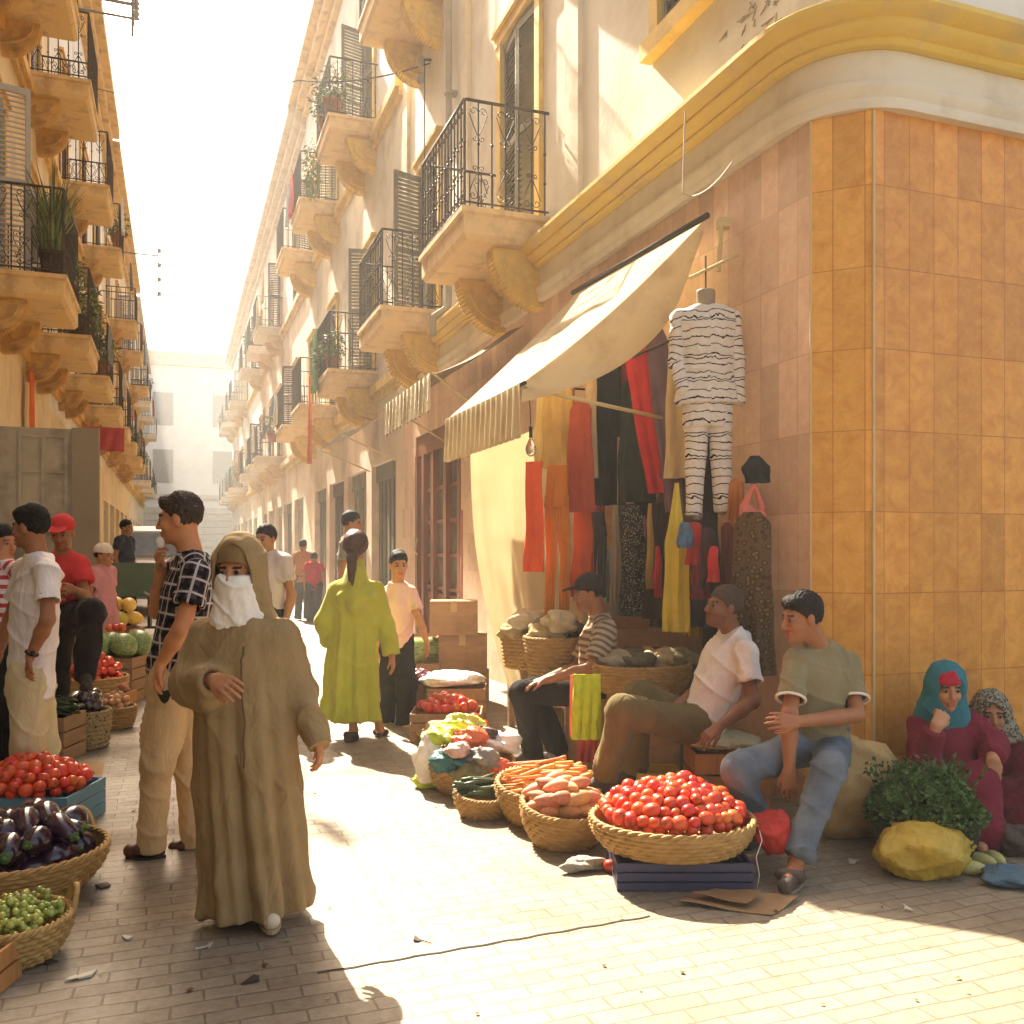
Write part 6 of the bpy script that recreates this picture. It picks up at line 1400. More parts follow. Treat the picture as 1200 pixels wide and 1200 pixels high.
def leafball(c, r, n, mats, L0=.05, droop=.2, squash=1.0, name='plant'):
    mb = MB()
    for i in range(n):
        d = nrm(rng.normal(size=3)); P_ = np.array(c)+d*np.array([r,r,r*squash])*rng.random()**.45; dd = nrm(d+rng.normal(size=3)*.6-UP*droop); s_ = nrm(np.cross(dd, rng.normal(size=3))); L_ = L0*(.6+.8*rng.random()); mb.cur = int(rng.integers(len(mats)))
        mb.add([P_, P_+dd*L_*.5+s_*L_*.22, P_+dd*L_-UP*L_*.15, P_+dd*L_*.5-s_*L_*.22], [(0,1,2),(0,2,3)])
    return mb
LEAF = [base('balcony leaf', (.06,.09,.02), (.12,.16,.04), sc=20, rough=.6), base('light balcony leaf', (.17,.20,.05), (.26,.28,.09), sc=20, rough=.6)]
pot_m = base('terracotta', (.30,.11,.05), (.38,.16,.08), rough=.8); pot_d = base('dark glazed pot', (.06,.035,.025))
def potted(c, label, kind='bush', s=1.0, pm=None, group=None):
    root = empty('potted_plant', c, 0, label, 'plant', group); c = np.array(c)
    mb = MB(); mb.lathe([(.10*s,0),(.14*s,.24*s),(.16*s,.245*s),(.16*s,.29*s),(.13*s,.29*s),(.12*s,.25*s),(0,.25*s)], n=18); link('pot', mb.mesh('pot', pm or pot_m, smooth=True, auto=40), root)
    if kind == 'reed':
        mb = MB()
        for i in range(150):
            a = rng.random()*6.28; r0 = rng.random()*.1*s; b = np.array([r0*math.cos(a), r0*math.sin(a), .25*s]); h = (.55+.6*rng.random())*s; o_ = (.1+.32*rng.random())*s; d = np.array([math.cos(a), math.sin(a), 0]); sd_ = np.cross(d, UP)*.008*s; mb.cur = int(rng.random() < .4)
            pts = [b+d*o_*t*t+UP*h*(t-.25*t*t*rng.random()) for t in (0,.35,.7,1)]
            mb.add([pts[0]-sd_,pts[0]+sd_,pts[1]+sd_*1.5,pts[1]-sd_*1.5,pts[2]+sd_,pts[2]-sd_,pts[3]], [(0,1,2,3),(3,2,4,5),(5,4,6)])
    else: mb = leafball((0,0,.48*s), .28*s, 420, LEAF, .075*s, squash=1.15)
    link('foliage', mb.mesh('foliage', LEAF), root); return root
def hangcloth(label, c, w, h, mat, u=(0,1,0), cat='laundry', name='hanging_cloth', fold=.03, n=3): return drape(name, label, cat, np.array(c,float), w, h, mat, fold=fold, n=n, u=np.array(u,float))
# left balconies
potted((-1.42,12.35,4.806), 'tall reedy plant in a dark pot at the near end of the nearest left balcony', 'reed', 1.1, pot_d)
potted((-1.55,13.0,4.806), 'leafy plant in a dark pot at the middle of the nearest left balcony', 'reed', .95, pot_d)
potted((-1.40,13.35,4.806), 'bushy plant at the far end of the nearest left balcony', 'bush', .9, pot_m)
potted((-1.45,15.6,4.806), 'bushy potted plant on the second left balcony', 'bush', 1.15, pot_d)
potted((-1.42,16.5,4.806), 'second bushy potted plant at the far end of the second left balcony', 'bush', 1.0, pot_m)
potted((-1.40,19.6,4.906), 'potted plant on the third left balcony', 'bush', 1.1, pot_m)
hangcloth('orange red curtain strip hanging on the left wall', (XL+.12,15.2,4.15), .34, 1.1, cloth('orange red curtain', (.60,.12,.02)), cat='curtain', name='curtain', fold=.02)
hangcloth('dark red cloth hung under the left balconies', (-1.3,18.9,3.85), .7, .45, cloth('dark red awning cloth', (.40,.05,.05)), u=(1,.2,0))
hangcloth('grey blanket over the rail of the third left balcony', (-1.235,19.5,5.85), .8, .7, cloth('grey blanket', (.18,.18,.16)))
for i,(y,z,cc_) in enumerate(((23.6,5.85,(.30,.28,.26)),(27.3,9.6,(.12,.10,.09)),(32,6.0,(.4,.36,.3)),(36,9.9,(.3,.12,.1)))):
    hangcloth(('pale laundry on a lower left balcony','dark cloth on an upper left balcony rail','cream laundry far down the left side','rusty cloth on a far upper left balcony')[i], (-1.235,y+.8,z), .9, .6, cloth('laundry tone %s' % 'abcd'[i], cc_))
# right balconies
potted((2.66,16.85,4.806), 'potted flowers on the corner of the third lower right balcony', 'bush', .9)
potted((2.66,17.6,4.806), 'dark potted shrub on the third lower right balcony', 'bush', .9, pot_d)
green_c = base('bright green patterned cloth', (.07,.24,.06), (.30,.46,.22), sc=22, rough=.9, bump=.3)
hangcloth('bright green cloth hanging over the third lower right balcony', (2.50,17.95,5.75), .62, 1.15, green_c)
hangcloth('orange cloth hanging below the green cloth on the right row', (2.48,18.5,5.0), .3, 1.75, cloth('orange cloth', (.58,.24,.05)))
potted((2.66,16.8,9.406), 'tall green plant at the near corner of the upper right balcony', 'bush', 1.15)
potted((2.66,17.5,9.406), 'second green plant on the same upper right balcony', 'bush', 1.1)
mb = leafball((2.48,18.2,9.0), .16, 420, [LEAF[1]], .08, droop=1.0, squash=4.0); mb.thing('trailing_vine', LEAF[1:], 'trailing yellow green vine hanging from the upper right balcony', 'vine')
for i,(y,z,cc_) in enumerate(((21.4,10.3,(.55,.12,.14)),(22.0,10.3,(.3,.34,.38)),(25.0,5.85,(.5,.45,.42)),(28.6,5.9,(.25,.2,.3)),(32.8,5.9,(.60,.56,.5)),(36.8,10.2,(.2,.3,.28)),(29,10.2,(.5,.4,.2)))):
    hangcloth(('pink red laundry on an upper right balcony','grey laundry beside the pink one','pale laundry on a lower right balcony','mauve laundry farther down the right row','white laundry far down the right row','green laundry on a far upper right balcony','ochre cloth on a far right balcony')[i], (2.50,y+.5,z), .7, .9, cloth('right laundry %s' % 'abcdefg'[i], cc_))
for i in range(16):
    y = 23+2.6*i+rng.random(); sgn = 1 if i % 2 else -1; z = (5.85 if i % 3 else 9.9)
    mt_ = cloth('far laundry %s' % 'abcde'[i%5], ((.6,.56,.5),(.15,.2,.26),(.42,.2,.16),(.5,.45,.3),(.22,.2,.18))[i%5])
    o = hangcloth('small washed cloth hanging over a far balcony rail', (2.50 if sgn > 0 else -1.235, y+.4, z), .4+.5*rng.random(), .45+.5*rng.random(), mt_); o['group'] = 'washing on the far balconies'
for i in range(10):
    y = 24.5+4.0*i+rng.random(); sgn = 1 if i % 2 else -1
    potted((2.72 if sgn > 0 else -1.45, y, 4.82 if i % 3 else 9.32), 'green potted plant on a far balcony', 'bush', 1.1, None, 'plants on the far balconies')
lt = []
for k in range(4):
    mb = MB(); n_ = 6; a_ = np.sort(rng.random(n_)*6.28); P_ = [(.5*math.cos(a)*(1 if k < 2 else .35), .5*math.sin(a), .12*rng.random()) for a in a_]; mb.add(P_, [tuple(range(n_))]); mb.add([(x,y,z-.03) for x,y,z in P_], [tuple(range(n_))[::-1]])
    lt.append(mb.mesh('leaf_scrap', (base('wilted leaf', (.09,.12,.03), (.2,.2,.06)), base('brown leaf', (.12,.07,.03)), base('straw bit', (.4,.3,.14)), base('wilted leaf'))[k]))
for i in range(70):
    q = gr(20+1150*rng.random(), 900+290*rng.random()**1.3)
    if q[0] < -.55 and q[1] < 6: continue
    o = link('leaf_scrap', lt[i%4], None, q+(0,0,.006)); s_ = .012+.022*rng.random(); o.scale = (s_, s_, s_); o.rotation_euler = (0,0,rng.random()*6.28); tag(o, 'tiny trodden leaf scrap on the paving', 'litter', 'trodden leaf scraps on the paving')
# ---------------------------------------------------------------- wires
galv = base('galvanised iron', (.20,.19,.17), metal=.5, rough=.5); ceram = base('glazed insulator', (.30,.27,.23), rough=.3)
def wall_arm(label, y, z, L_, ins, dz=1.2, X=XL, sg=1):
    root = empty('cable_bracket', (X, y, z), 0, label, 'bracket')
    mb = MB(); mb.tube([(0,0,0),(sg*L_,0,0)], .025, 6); mb.tube([(0,0,-dz),(sg*L_,0,-dz)], .018, 6); mb.tube([(sg*L_,0,.3),(sg*L_,0,-dz-.25)], .022, 6); link('arm', mb.mesh('arm', galv, smooth=True), root)
    for k in range(ins): mb = MB(); zz = .15-k*(dz+.1)/max(1,ins-1); mb.lathe([(.02,-.06),(.05,-.05),(.03,0),(.055,.02),(.03,.07),(0,.08)], (sg*L_+sg*.05,0,zz), 10); link('insulator', mb.mesh('insulator', ceram, smooth=True), root)
wall_arm('iron cable bracket with insulators reaching out from the far left row', 29.5, 10.4, 1.6, 4)
wall_arm('iron cable bracket high on the nearest left building', 14.0, 9.25, 1.55, 3, dz=.2)
def cable(pts, label, r=.008):
    mb = MB(); P_ = []
    for a, b, sag in pts:
        a, b = np.array(a,float), np.array(b,float); P_ += [a*(1-t)+b*t-UP*sag*4*t*(1-t) for t in np.linspace(0,1,13)]
    mb.tube(P_, r, 5); mb.thing('cable', base('pale cable', (.5,.42,.32)) if 'pale' in label else base('black cable', (.06,.055,.05)), label, 'cable')
cable([((-.60,14,9.3),(-.55,29.5,10.5),.5)], 'thin cable running between the two left brackets')
cable([((-.55,14,9.2),(-.4,2,9.8),.3)], 'thin cable running from the near left bracket over the viewer')
cable([((3.40,12.7,8.5),(2.0,16.3,9.75),.12),((2.0,16.3,9.75),(-2.1,27,14.0),.3)], 'cable sagging from the right wall across the lane', .012)
wb = empty('wire_clamp', (3.42,12.7,8.5), 0, 'dark cable clamp with knobs on the right wall above the second balcony', 'clamp')
mb = MB(); mb.tube([(0,0,.05),(-.18,0,.02)], .02, 6); mb.tube([(-.1,0,.02),(-.1,0,-2.4)], .009, 5); link('rod', mb.mesh('rod', iron), wb)
for z in (0,-.25): mb = MB(); mb.ball((-.16,0,z), (.06,.05,.09), 10, 7); link('knob', mb.mesh('knob', ceram, smooth=True), wb)
cable([(tuple(at(803,130,5.75)),tuple(at(800,225,5.9)),0),(tuple(at(800,225,5.9)),tuple(at(812,230,5.85)),.01),(tuple(at(812,230,5.85)),tuple(at(858,190,5.55)),.04)], 'pale loose wire drooping over the cream moulding on the corner building', .006)
# ---------------------------------------------------------------- the clothes stall
def dw(px, x):      # viewing distance of the point on the plane x seen in that direction
    th = math.atan((px-600)/FPX)+T; y = x/math.tan(th); return x*ST+y*CT
canvas = base('cream canvas', (.84,.76,.56), (.90,.83,.64), sc=3, rough=.9, bump=.25, bsc=60, trans=.6, dirt=(.66,.55,.36), dsc=3)
canvas_c = base('cream curtain canvas', (.80,.72,.54), (.86,.79,.62), sc=3, rough=.9, bump=.3, bsc=30, trans=.5)
aw = empty('shop_awning', (XR, 6.5, 3.7), 0, 'cream canvas awning with fringed valance over the clothes stall', 'awning')
W0, W1 = np.array([XR-.10,7.45,3.80]), np.array([XR-.12,5.35,3.72]); O0, O1 = at(525,492,7.68), at(612,450,6.12)
mb = MB()
def fa(a, b):
    p = (W0*(1-a)+W1*a)*(1-b)+(O0*(1-a)+O1*a)*b
    return p - UP*(.045*math.sin(PI*b)*(.6+.4*math.sin(PI*a)) + .012*math.sin(a*19)*math.sin(PI*b)) - UP*.03*(a**6)*math.sin(PI*b)
mb.grid(fa, 36, 20, .006); mb.build('canvas_roof', canvas, aw, smooth=True, auto=50)
mb = MB(); Q0, Q1 = O0, O1+(O1-O0)*.0
def fv(a, b):
    p = Q0*(1-a)+Q1*a; k = 1+.10*abs(math.sin(a*PI*15))
    return p - UP*b*.33*k + np.array([-1,0,0])*(.018*math.sin(a*2*PI*15)*(.2+b)) + np.array([-.02,0,0])
mb.grid(fv, 150, 8, .004); mb.build('valance', canvas, aw, smooth=True, auto=60)
mb = MB()      # loose side flap that hangs from the near sloping edge
def fs(a, b):
    e = fa(1.0, a); dropv = .07+.15*math.sin(PI*min(1,a*.9+.02))**.8
    return e - UP*dropv*b + np.array([.25,.02,0])*b*math.sin(PI*a) + np.array([0,-.02,0])*math.sin(a*14+b*3)*b
mb.grid(fs, 40, 12, .005); mb.build('side_flap', canvas, aw, smooth=True, auto=60)
mb = MB(); mb.tube([W0+(W0-W1)*.05+(0,0,.03), W1+(W1-W0)*.03+(0,0,.03)], .022, 8); mb.build('roller_bar', base('dark steel tube', (.05,.045,.035), rough=.4, metal=.5), aw, smooth=True)
mb = MB(); mb.tube([O0+(O0-O1)*.02, O1+(O1-O0)*.03], .014, 8); mb.build('front_bar', base('dark steel tube'), aw, smooth=True)
tubm = base('yellowed painted tube', (.58,.46,.20), (.66,.54,.28), rough=.5)
mb = MB(); mb.tube([O1+(0,0,-.02), at(800,495,6.5)], .014, 8); mb.build('arm', tubm, aw, smooth=True)
mb = MB(); mb.tube([at(845,262,6.0), at(842,318,6.0)], .016, 8); mb.tube([at(808,326,5.85), at(864,299,5.95)], .012, 8); mb.obox(at(848,262,6.02), RIGHT, FWD, UP, .04,.04,.03); mb.build('end_bracket', tubm, aw, smooth=True, auto=40)
# curtain at the far end of the stall, hanging from the awning
C0, C1 = at(551,530,7.70), at(700,470,8.1); D0, D1 = at(602,822,7.35), at(690,800,8.1)
mb = MB()
def fc(a, b):
    p = (C0*(1-a)+C1*a)*(1-b)+(D0*(1-a)+D1*a)*b; p = p + RIGHT*(-.10*math.sin(PI*b)*(1-a))
    f = .035*math.sin(a*23+3*b)*(.25+b*.9)+.02*math.sin(a*51-4*b)*b
    return p + FWD*f - UP*.03*math.sin(PI*a)*(1-b)
mb.grid(fc, 80, 40, .005); mb.thing('stall_curtain', canvas_c, 'long cream curtain closing the far end of the clothes stall', 'curtain', smooth=True, auto=60)
for k, q in enumerate(((548,575,.05),(600,640,.03))): pass
# second awning farther along
a2 = empty('shop_awning', (XR, 10, 3.8), 0, 'weathered brown awning with pale striped valance over the wooden shop front', 'awning')
G0, G1 = np.array([2.42,11.1,3.30]), np.array([2.42,8.95,3.30]); H0, H1 = np.array([XR-.08,11.3,3.86]), np.array([XR-.08,8.85,3.86])
mb = MB(); mb.grid(lambda a,b: (H0*(1-a)+H1*a)*(1-b)+(G0*(1-a)+G1*a)*b - UP*(.06*math.sin(PI*b)+.02*math.sin(a*14)), 30, 12, .006); mb.build('canvas_roof', base('weathered brown canvas', (.20,.14,.08), (.30,.22,.13), sc=5, rough=.9, bump=.4, trans=.1), a2, smooth=True, auto=50)
mb = MB(); mb.grid(lambda a,b: G0*(1-a)+G1*a - UP*b*.36*(1+.08*abs(math.sin(a*PI*12))) + np.array([-.02+.02*math.sin(a*2*PI*12)*(.2+b),0,0]), 120, 7, .004)
mb.build('valance', pattern('pale striped canvas','vstripe',[(.82,.77,.60),(.50,.42,.26)],7.0,attr=None), a2, smooth=True, auto=60)
mb = MB(); mb.tube([G1, np.array([XR-.05,9.6,2.9])], .014, 6); mb.tube([G0,G1], .013, 6); mb.build('arm', tubm, a2, smooth=True); mb = MB(); mb.tube([G0, np.array([XR-.05,11.6,2.9])], .014, 6); mb.build('arm', tubm, a2, smooth=True)
a3 = empty('shop_awning', (XR, 15, 3.8), 0, 'small grey awning farther down the right side', 'awning')
mb = MB(); mb.grid(lambda a,b: np.array([XR-.05-.9*b, 17.2-2.4*a, 3.9-.5*b-.05*math.sin(PI*b)]), 20, 8, .006); mb.build('canvas_roof', base('grey canvas', (.34,.31,.26), (.42,.38,.32), rough=.9), a3, smooth=True, auto=50)
mb = MB(); mb.tube([(XR-.95,14.8,3.38),(XR-.03,14.9,3.0)], .014, 6); mb.build('arm', tubm, a3); mb = MB(); mb.tube([(XR-.95,17.2,3.38),(XR-.03,17.1,3.0)], .014, 6); mb.build('arm', tubm, a3)
# garments
def ring(c, u, v, hw, th, n=44, fold=0.0, nf=6, ph=0.0):
    a = np.arange(n)*2*PI/n; f = 1+fold*np.cos(nf*a+ph)+fold*.5*np.cos((nf*2+1)*a-ph*1.7)
    return c + np.outer(hw*np.cos(a)*(1+.04*np.cos(nf*a+ph)), u) + np.outer(th*np.sin(a)*f, v)
def garment(name, label, px, wpx, y0, y1, mat, x=3.2, kind='plain', slant=0.0, keys=None, th=.035, fold=.45, nf=6, group=None, cat='garment', d=None, flare=1.0, uu=None):
    d = d or dw(px, x); sc = d/FPX; u = nrm(RIGHT*.8+np.array([0,-1,0])*.5) if uu is None else uu; v = np.cross(UP, u); mb = MB()
    top, bot = at(px, y0, d), at(px+slant, y1, d); hw = wpx*sc/2; m = 26; H = abs(y1-y0)*sc; ph = rng.random()*6
    def body(t0, t1, off0=0, off1=0, w0=1, w1=1, keys=None, th_=th):
        R_ = []
        for i in range(m+1):
            s_ = i/m; t = t0+(t1-t0)*s_; c = top*(1-t)+bot*t + u*(off0+(off1-off0)*s_)*hw + v*.012*math.sin(9*t+ph)
            w = np.interp(s_, [k[0] for k in keys], [k[1] for k in keys]) if keys else w0+(w1-w0)*s_
            R_.append(ring(c, u, v, hw*w*(1+.03*math.sin(13*t+ph)), th_*(.6+.6*s_)*min(1, (w+.3)), fold=fold*(.3+.7*s_), nf=nf, ph=ph+1.5*math.sin(3*t+ph)))
        mb.rings(R_)
    if kind == 'plain': body(0,1,keys=keys or [(0,.35),(.06,.75),(.3,.85),(1,flare)])
    elif kind == 'pants':
        body(0,.28,keys=[(0,.8),(1,1.0)]); body(.20,1,-.48,-.60,.52,.36); body(.20,1,.48,.60,.52,.36)
    elif kind == 'shirt':
        body(0,1,keys=[(0,.25),(.05,.62),(.12,.72),(.5,.68),(1,.74)])
        for s_ in (-1,1):
            R_ = []
            for i in range(12):
                t = i/11; c = top - UP*(.03+.62*H*t*.9) + u*s_*hw*(.60+.26*t) ; R_.append(ring(c, u, v, hw*.26*(1-.25*t), th*.9, 20, .1, 4, ph))
            mb.rings(R_)
    elif kind == 'strip': body(0,1,keys=[(0,.5),(.5,1),(1,.9)])
    return mb.thing(name, mat, label, cat, group or None, smooth=True, auto=60)
g_ = garment
g_('trousers','bright red orange trousers hanging at the left of the stall',626,26,541,670,cloth('bright red orange cotton',(.72,.10,.02)),kind='plain',keys=[(0,.85),(.3,.85),(1,1)],x=3.0,cat='trousers',d=6.75)
g_('leggings','rust orange leggings hanging beside the bright red orange trousers',653,32,545,722,cloth('rust orange cotton',(.50,.17,.02)),kind='pants',x=3.05,cat='trousers',d=6.85)
g_('dress','long tan dress hanging high at the left of the stall',654,46,425,548,cloth('tan dress cotton',(.50,.33,.12)),x=3.2,cat='dress',d=7.05)
g_('tunic','brick red tunic hanging left of the black shirt',680,36,470,600,cloth('brick red cotton',(.36,.07,.04)),x=3.2,cat='tunic',d=6.9)
g_('skirt','long rust red skirt below the brick red tunic',683,30,590,700,cloth('rust red cotton',(.42,.09,.03)),x=3.25,cat='skirt',d=7.0)
g_('shirt','long black shirt hanging in the middle of the stall',709,42,402,592,cloth('black jersey',(.02,.02,.016)),x=3.15,kind='shirt',cat='shirt')
g_('dress','dark green black dress hanging right of the long black shirt',746,46,440,588,cloth('dark green jersey',(.025,.03,.02)),x=3.22,cat='dress')
g_('dress','crimson dress swung diagonally between dark clothes',742,38,385,578,cloth('crimson jersey',(.50,.03,.03)),x=3.12,slant=32,cat='dress',flare=.8)
g_('tunic','dusty purple tunic hanging diagonally right of the crimson dress',766,34,380,600,cloth('dusty purple jersey',(.16,.10,.14)),x=3.16,slant=30,cat='tunic',flare=.9)
g_('blouse','cream blouse hanging behind the striped dummy',800,44,380,560,cloth('cream blouse cotton',(.56,.44,.26)),x=3.3,cat='blouse')
g_('dress','black dress with a small white print below the dark clothes',742,34,590,722,pattern('small white print','print',[(.45,.40,.34),(.03,.025,.022)],75,attr=None),x=3.15,cat='dress')
g_('scarf','narrow grey brown scarf left of the printed dress',722,14,592,722,cloth('grey brown scarf cloth',(.28,.22,.16)),x=3.1,kind='strip',cat='scarf')
g_('scarf','short dusty maroon scarf under the black shirt',703,16,588,640,cloth('dusty maroon cloth',(.26,.08,.08)),x=3.2,kind='strip',cat='scarf')
g_('scarf','thin mustard scarf right of the printed dress',762,8,590,690,cloth('mustard cloth',(.45,.30,.07)),x=3.1,kind='strip',cat='scarf')
g_('skirt','dark brown skirt hanging behind the scarves',770,34,590,725,cloth('very dark brown cloth',(.035,.022,.016)),x=3.25,cat='skirt')
g_('scarf','thin crimson scarf hanging beside the mustard one',771,9,640,700,cloth('crimson jersey',(.50,.03,.03)),x=3.08,kind='strip',cat='scarf')
g_('trousers','dark grey leggings hanging far left behind the brick red tunic',700,22,600,700,cloth('dark grey cotton',(.05,.045,.04)),x=3.3,kind='pants',cat='trousers',d=7.05)
g_('shawl','yellow shawl knotted at the top hanging beside the striped legs',793,34,566,740,cloth('yellow shawl cotton',(.55,.44,.05)),x=3.02,keys=[(0,.15),(.15,.35),(.3,.6),(.4,.85),(1,1)],fold=.6,cat='shawl',slant=0)
g_('scarf','small blue and white scarf on the yellow shawl',803,20,612,642,cloth('blue cloth',(.10,.17,.26)),x=2.98,kind='strip',cat='scarf')
for i,(px,py0,py1,w_,mt,lb) in enumerate(((814,612,662,22,('red shorts cloth',(.42,.04,.03)),'red shorts in the bundle under the striped dummy'),(829,618,690,20,('black red shorts cloth',(.06,.03,.03)),'black shorts in the bundle under the striped dummy'),(836,640,682,14,('bright red cloth',(.55,.04,.03)),'small bright red garment in the bundle'),(820,655,702,22,('dark maroon shorts cloth',(.16,.03,.03)),'dark maroon shorts low in the bundle'))):
    g_('shorts',lb,px,w_,py0,py1,cloth(*mt),x=3.05,cat='shorts')
g_('trousers','long maroon brown trousers right of the striped legs',852,18,612,700,cloth('maroon brown cotton',(.17,.05,.03)),x=3.2,cat='trousers')
g_('dress','long brown patterned dress hanging at the right end of the stall',881,54,600,790,pattern('brown leaf print','print',[(.20,.13,.05),(.075,.042,.02),(.13,.08,.035)],26,attr=None),x=3.18,cat='dress')
g_('blouse','small black top on the hook above the pink bra',884,34,534,566,cloth('black jersey',(.02,.02,.016)),x=3.2,keys=[(0,.3),(.4,1),(1,.8)],cat='blouse',slant=4)
S = Sdf(); 
for px,py in ((876,602),(890,608)): S.ell(at(px,py,5.62), (.055,.04,.055), None, k=.012)
S.cone(at(882,570,5.65), at(872,595,5.62), .012, .03, k=.01); S.cone(at(885,570,5.65), at(893,595,5.62), .01, .02, k=.01)
V, F = S.eval_mesh(.007); c = V.mean(0); c[2] = V[:,2].min(); o = link('bra', raw_mesh('bra', V-c, F, cloth('coral pink cloth',(.75,.22,.16)), None, True), None, c); tag(o, 'coral pink bra hanging from the hook at the right end of the stall', 'bra')
hk = empty('display_hook', at(895,560,5.8), 0, 'thin pale metal hook stand at the right end of the stall', 'hook')
mb = MB(); mb.tube([at(872,556,5.72), at(905,560,5.76), at(907,700,5.76)], .008, 6); mb.build('hook_rod', tubm, hk, smooth=True)
mb = MB(); mb.tube([(3.12,5.2,2.92),(3.12,7.35,2.92)], .012, 6); mb.tube([(3.12,5.25,2.92),(3.44,5.25,2.92)], .01, 6); mb.tube([(3.12,7.3,2.92),(3.44,7.3,2.92)], .01, 6)
mb.thing('hanging_rail', base('dark steel tube', None), 'dark steel rail from which the stall clothes hang', 'rail')
g_('dress','pale yellow gauze dress hanging beside the curtain',640,30,430,545,cloth('pale yellow gauze',(.62,.48,.22)),x=3.25,cat='dress',d=7.15)
g_('tunic','faded orange tunic hanging behind the brick red tunic',664,26,425,560,cloth('faded orange cotton',(.48,.20,.08)),x=3.3,cat='tunic',d=7.15)
g_('skirt','short grey flowered skirt hanging below the dark green dress',728,20,588,650,pattern('grey flower print','print',[(.30,.26,.22),(.10,.08,.07)],50,attr=None),x=3.22,cat='skirt')
g_('trousers','black leggings hanging at the back of the stall',756,26,560,700,cloth('black jersey',(.02,.02,.016)),x=3.32,kind='pants',cat='trousers')
for i,(lb,c_,px,w_,y0,y1,kd) in enumerate((
 ('plum blouse between the purple tunic and the cream blouse',(.22,.06,.12),786,26,420,560,'plain'),
 ('olive green top high behind the long black shirt',(.12,.13,.04),722,34,400,470,'shirt'),
 ('wine red cardigan high above the dark green dress',(.28,.03,.04),738,34,372,450,'shirt'),
 ('mustard skirt low at the back right of the yellow shawl',(.50,.33,.05),812,20,690,745,'plain'),
 ('sky blue blouse low at the back of the stall beside the printed dress',(.20,.30,.38),718,22,640,705,'plain'),
 ('pink leggings hanging behind the brown skirt',(.55,.20,.24),757,16,600,715,'pants'),
 ('chocolate brown coat behind the yellow shawl',(.09,.045,.025),782,40,575,735,'plain'),
 ('charcoal skirt behind the bundle of shorts',(.04,.036,.035),826,40,600,735,'plain'),
 ('beige slip hanging left of the long black shirt',(.58,.45,.30),692,18,430,560,'plain'),
 ('orange top behind the maroon brown trousers',(.52,.20,.05),862,20,560,640,'shirt'),
 ('dark teal trousers at the back beside the crimson scarf',(.03,.08,.09),776,18,590,720,'pants'))):
    g_('garment',lb,px,w_,y0,y1,cloth('stall cloth %s' % 'abcdefghijk'[i],c_),x=3.33 if px > 700 else 3.0,kind=kd,d=7.0 if px < 700 else None)
# striped dummy
dm = 5.85; mroot = empty('display_dummy', at(828,605,dm), 0, 'headless display dummy in a white pyjama suit with thin black stripes', 'mannequin')
zeb = pattern('white with wavy black stripes','zebra',[(.74,.68,.60),(.02,.015,.012)],18.0)
mmat = base('dull grey brown plastic', (.30,.24,.16), (.38,.30,.21), rough=.4, bump=.05)
S = Sdf(); S.cone(at(827,366,dm), at(827,340,dm), .058, .062, k=.01, flatb=True); S.cone(at(827,380,dm), at(827,470,dm), .10, .09); S.cone(at(815,480,dm), at(817,604,dm), .05, .035); S.cone(at(840,480,dm), at(846,598,dm), .05, .035)
sdf_obj('dummy_body', S, .009, mmat, mroot)
S = Sdf(); S.loft(at(829,474,dm), at(828,358,dm), RIGHT, [(0,.215,.12),(.3,.17,.10),(.55,.165,.11),(.8,.195,.115),(.92,.20,.09),(.98,.12,.07),(1,.08,.06)], k=.03)
S.cone(at(796,372,dm), at(792,425,dm), .056, .048, k=.03); S.cone(at(792,425,dm), at(800,455,dm-.05), .047, .04, k=.03); S.cone(at(858,372,dm), at(864,420,dm), .056, .048, k=.03); S.cone(at(864,420,dm), at(864,472,dm-.02), .047, .046, k=.02, flatb=True)
S.cone(at(827,365,dm), at(827,340,dm), .064, .062, k=.006, op='s'); sdf_obj('striped_top', S, .0075, zeb, mroot, gc=True, wr=.004)
S = Sdf(); S.cone(at(817,484,dm), at(813,604,dm), .078, .052, k=.03, flatb=True); S.cone(at(843,484,dm), at(847,600,dm), .076, .055, k=.012, flatb=True); S.loft(at(829,500,dm), at(829,472,dm), RIGHT, [(0,.15,.09),(1,.16,.1)], k=.03)
sdf_obj('striped_trousers', S, .0075, zeb, mroot, gc=True, wr=.004)
mb = MB(); mb.tube([at(827,340,dm), at(827,300,dm+.05)], .006, 5); mb.build('hanging_cord', iron, mroot)
# bulb
br_ = empty('light_bulb', at(622,510,6.2), 0, 'unlit bare glass bulb hanging from the awning arm', 'light bulb')
mb = MB(); mb.tube([at(618,452,6.15), at(621,475,6.2), at(622,502,6.2)], .004, 5); mb.build('flex', iron, br_)
mb = MB(); mb.tube([at(622,500,6.2), at(622,513,6.2)], .013, 8); mb.build('socket', dark, br_, smooth=True)
mb = MB(); c = at(622,526,6.2); mb.lathe([(.012,.07),(.02,.05),(.034,.02),(.038,-.005),(.03,-.035),(.014,-.05),(0,-.053)][::-1], c, 16)
gm = bpy.data.materials.new('clear glass'); t = nt(gm); go_ = N(t,'ShaderNodeOutputMaterial'); gg = N(t,'ShaderNodeBsdfPrincipled'); gg.inputs['Base Color'].default_value=(.8,.78,.7,1); gg.inputs['Roughness'].default_value=.05; gg.inputs['Transmission Weight'].default_value=.9; t.links.new(gg.outputs[0], go_.inputs[0])
mb.build('glass_bulb', gm, br_, smooth=True)
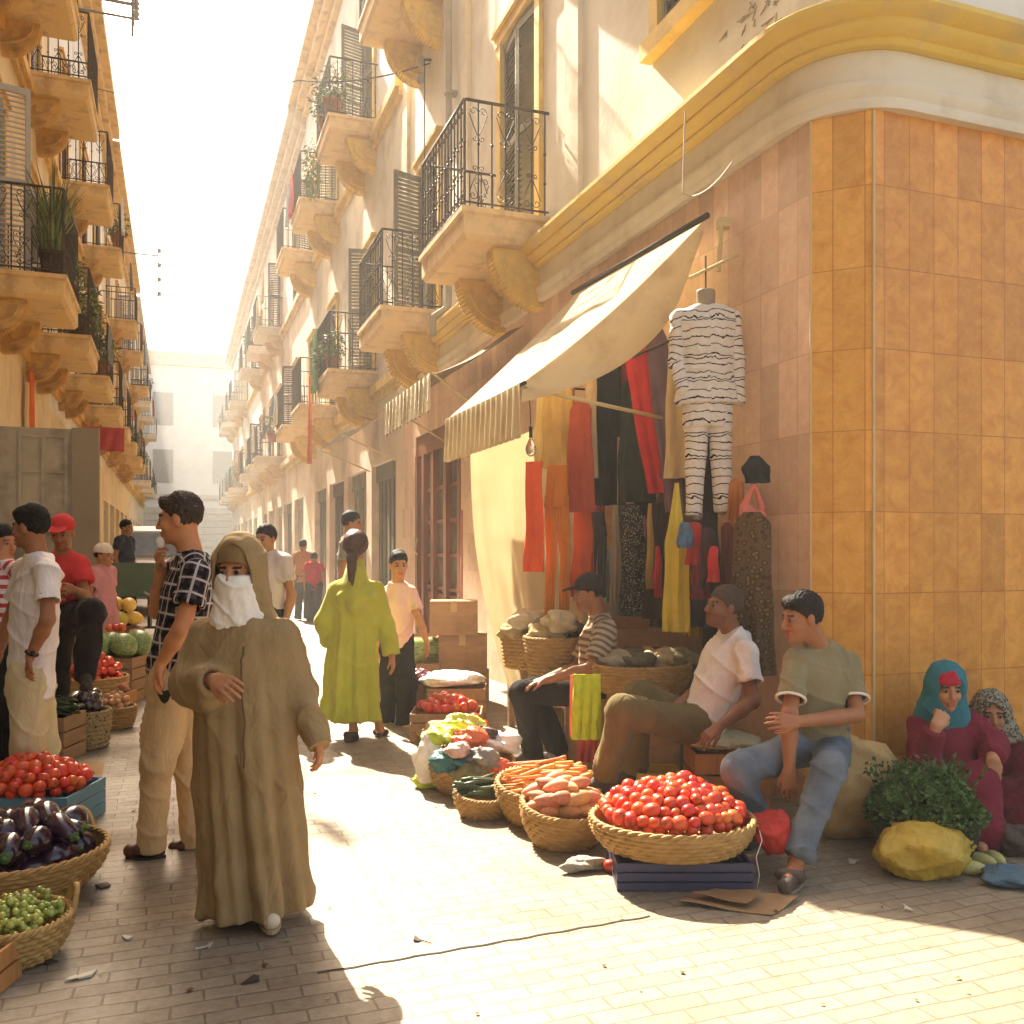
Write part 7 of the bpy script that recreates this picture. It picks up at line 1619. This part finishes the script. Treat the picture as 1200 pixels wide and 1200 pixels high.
# ---------------------------------------------------------------- camera, sky, sun
SUN = nrm((-.88, 5.95, 6.05))
el = math.asin(SUN[2]); az = math.atan2(SUN[0], SUN[1])
w = bpy.data.worlds.new('World'); scene.world = w; w.use_nodes = True; t = w.node_tree; t.nodes.clear()
sk = N(t, 'ShaderNodeTexSky', sky_type='NISHITA', sun_disc=False); sk.sun_elevation = el; sk.sun_rotation = az
sk.dust_density = 6.0; sk.air_density = 1.0; sk.ozone_density = .4
bg = N(t, 'ShaderNodeBackground'); bg.inputs[1].default_value = .115; wm = N(t, 'ShaderNodeMix', data_type='RGBA', blend_type='MULTIPLY'); wm.inputs[0].default_value = 1; wm.inputs[7].default_value = (1, .93, .81, 1); t.links.new(sk.outputs[0], wm.inputs[6]); t.links.new(wm.outputs[2], bg.inputs[0])
ow = N(t, 'ShaderNodeOutputWorld'); t.links.new(bg.outputs[0], ow.inputs[0])
ld = bpy.data.lights.new('sun', 'SUN'); ld.energy = 5.0; ld.angle = math.radians(.6); ld.color = (1.0, .90, .73)
lo = bpy.data.objects.new('sun', ld); COL.objects.link(lo); lo.rotation_euler = Vector(SUN).to_track_quat('Z', 'Y').to_euler(); lo.location = (0, 0, 30)
cam = bpy.data.cameras.new('camera'); co = bpy.data.objects.new('camera', cam); COL.objects.link(co); scene.camera = co
co.location = (0, 0, EYE); co.rotation_euler = (PI/2, 0, -T)
cam.sensor_width = 36; cam.lens = 36*FPX/1200; cam.shift_y = (HOR-600)/1200; cam.clip_end = 400; cam.clip_start = .05
scene.view_settings.view_transform = 'Standard'; scene.view_settings.look = 'None'; scene.view_settings.exposure = 2.1; scene.view_settings.gamma = 1
scene.render.engine = 'CYCLES'; scene.render.resolution_x = 1024; scene.render.resolution_y = 1024
scene.cycles.max_bounces = 8; scene.cycles.diffuse_bounces = 4

hz = bpy.data.materials.new('haze air'); t = nt(hz); o_ = N(t, 'ShaderNodeOutputMaterial'); pv = N(t, 'ShaderNodeVolumePrincipled')
pv.inputs['Color'].default_value = (1, .97, .93, 1); pv.inputs['Density'].default_value = .0025; pv.inputs['Anisotropy'].default_value = .35; t.links.new(pv.outputs[0], o_.inputs['Volume'])
mb = MB(); mb.box(-95, 115, -45, 165, -1, 19); ho = link('haze', mb.mesh('haze', hz)); tag(ho, 'warm dusty air filling the lane', 'haze', kind='stuff')
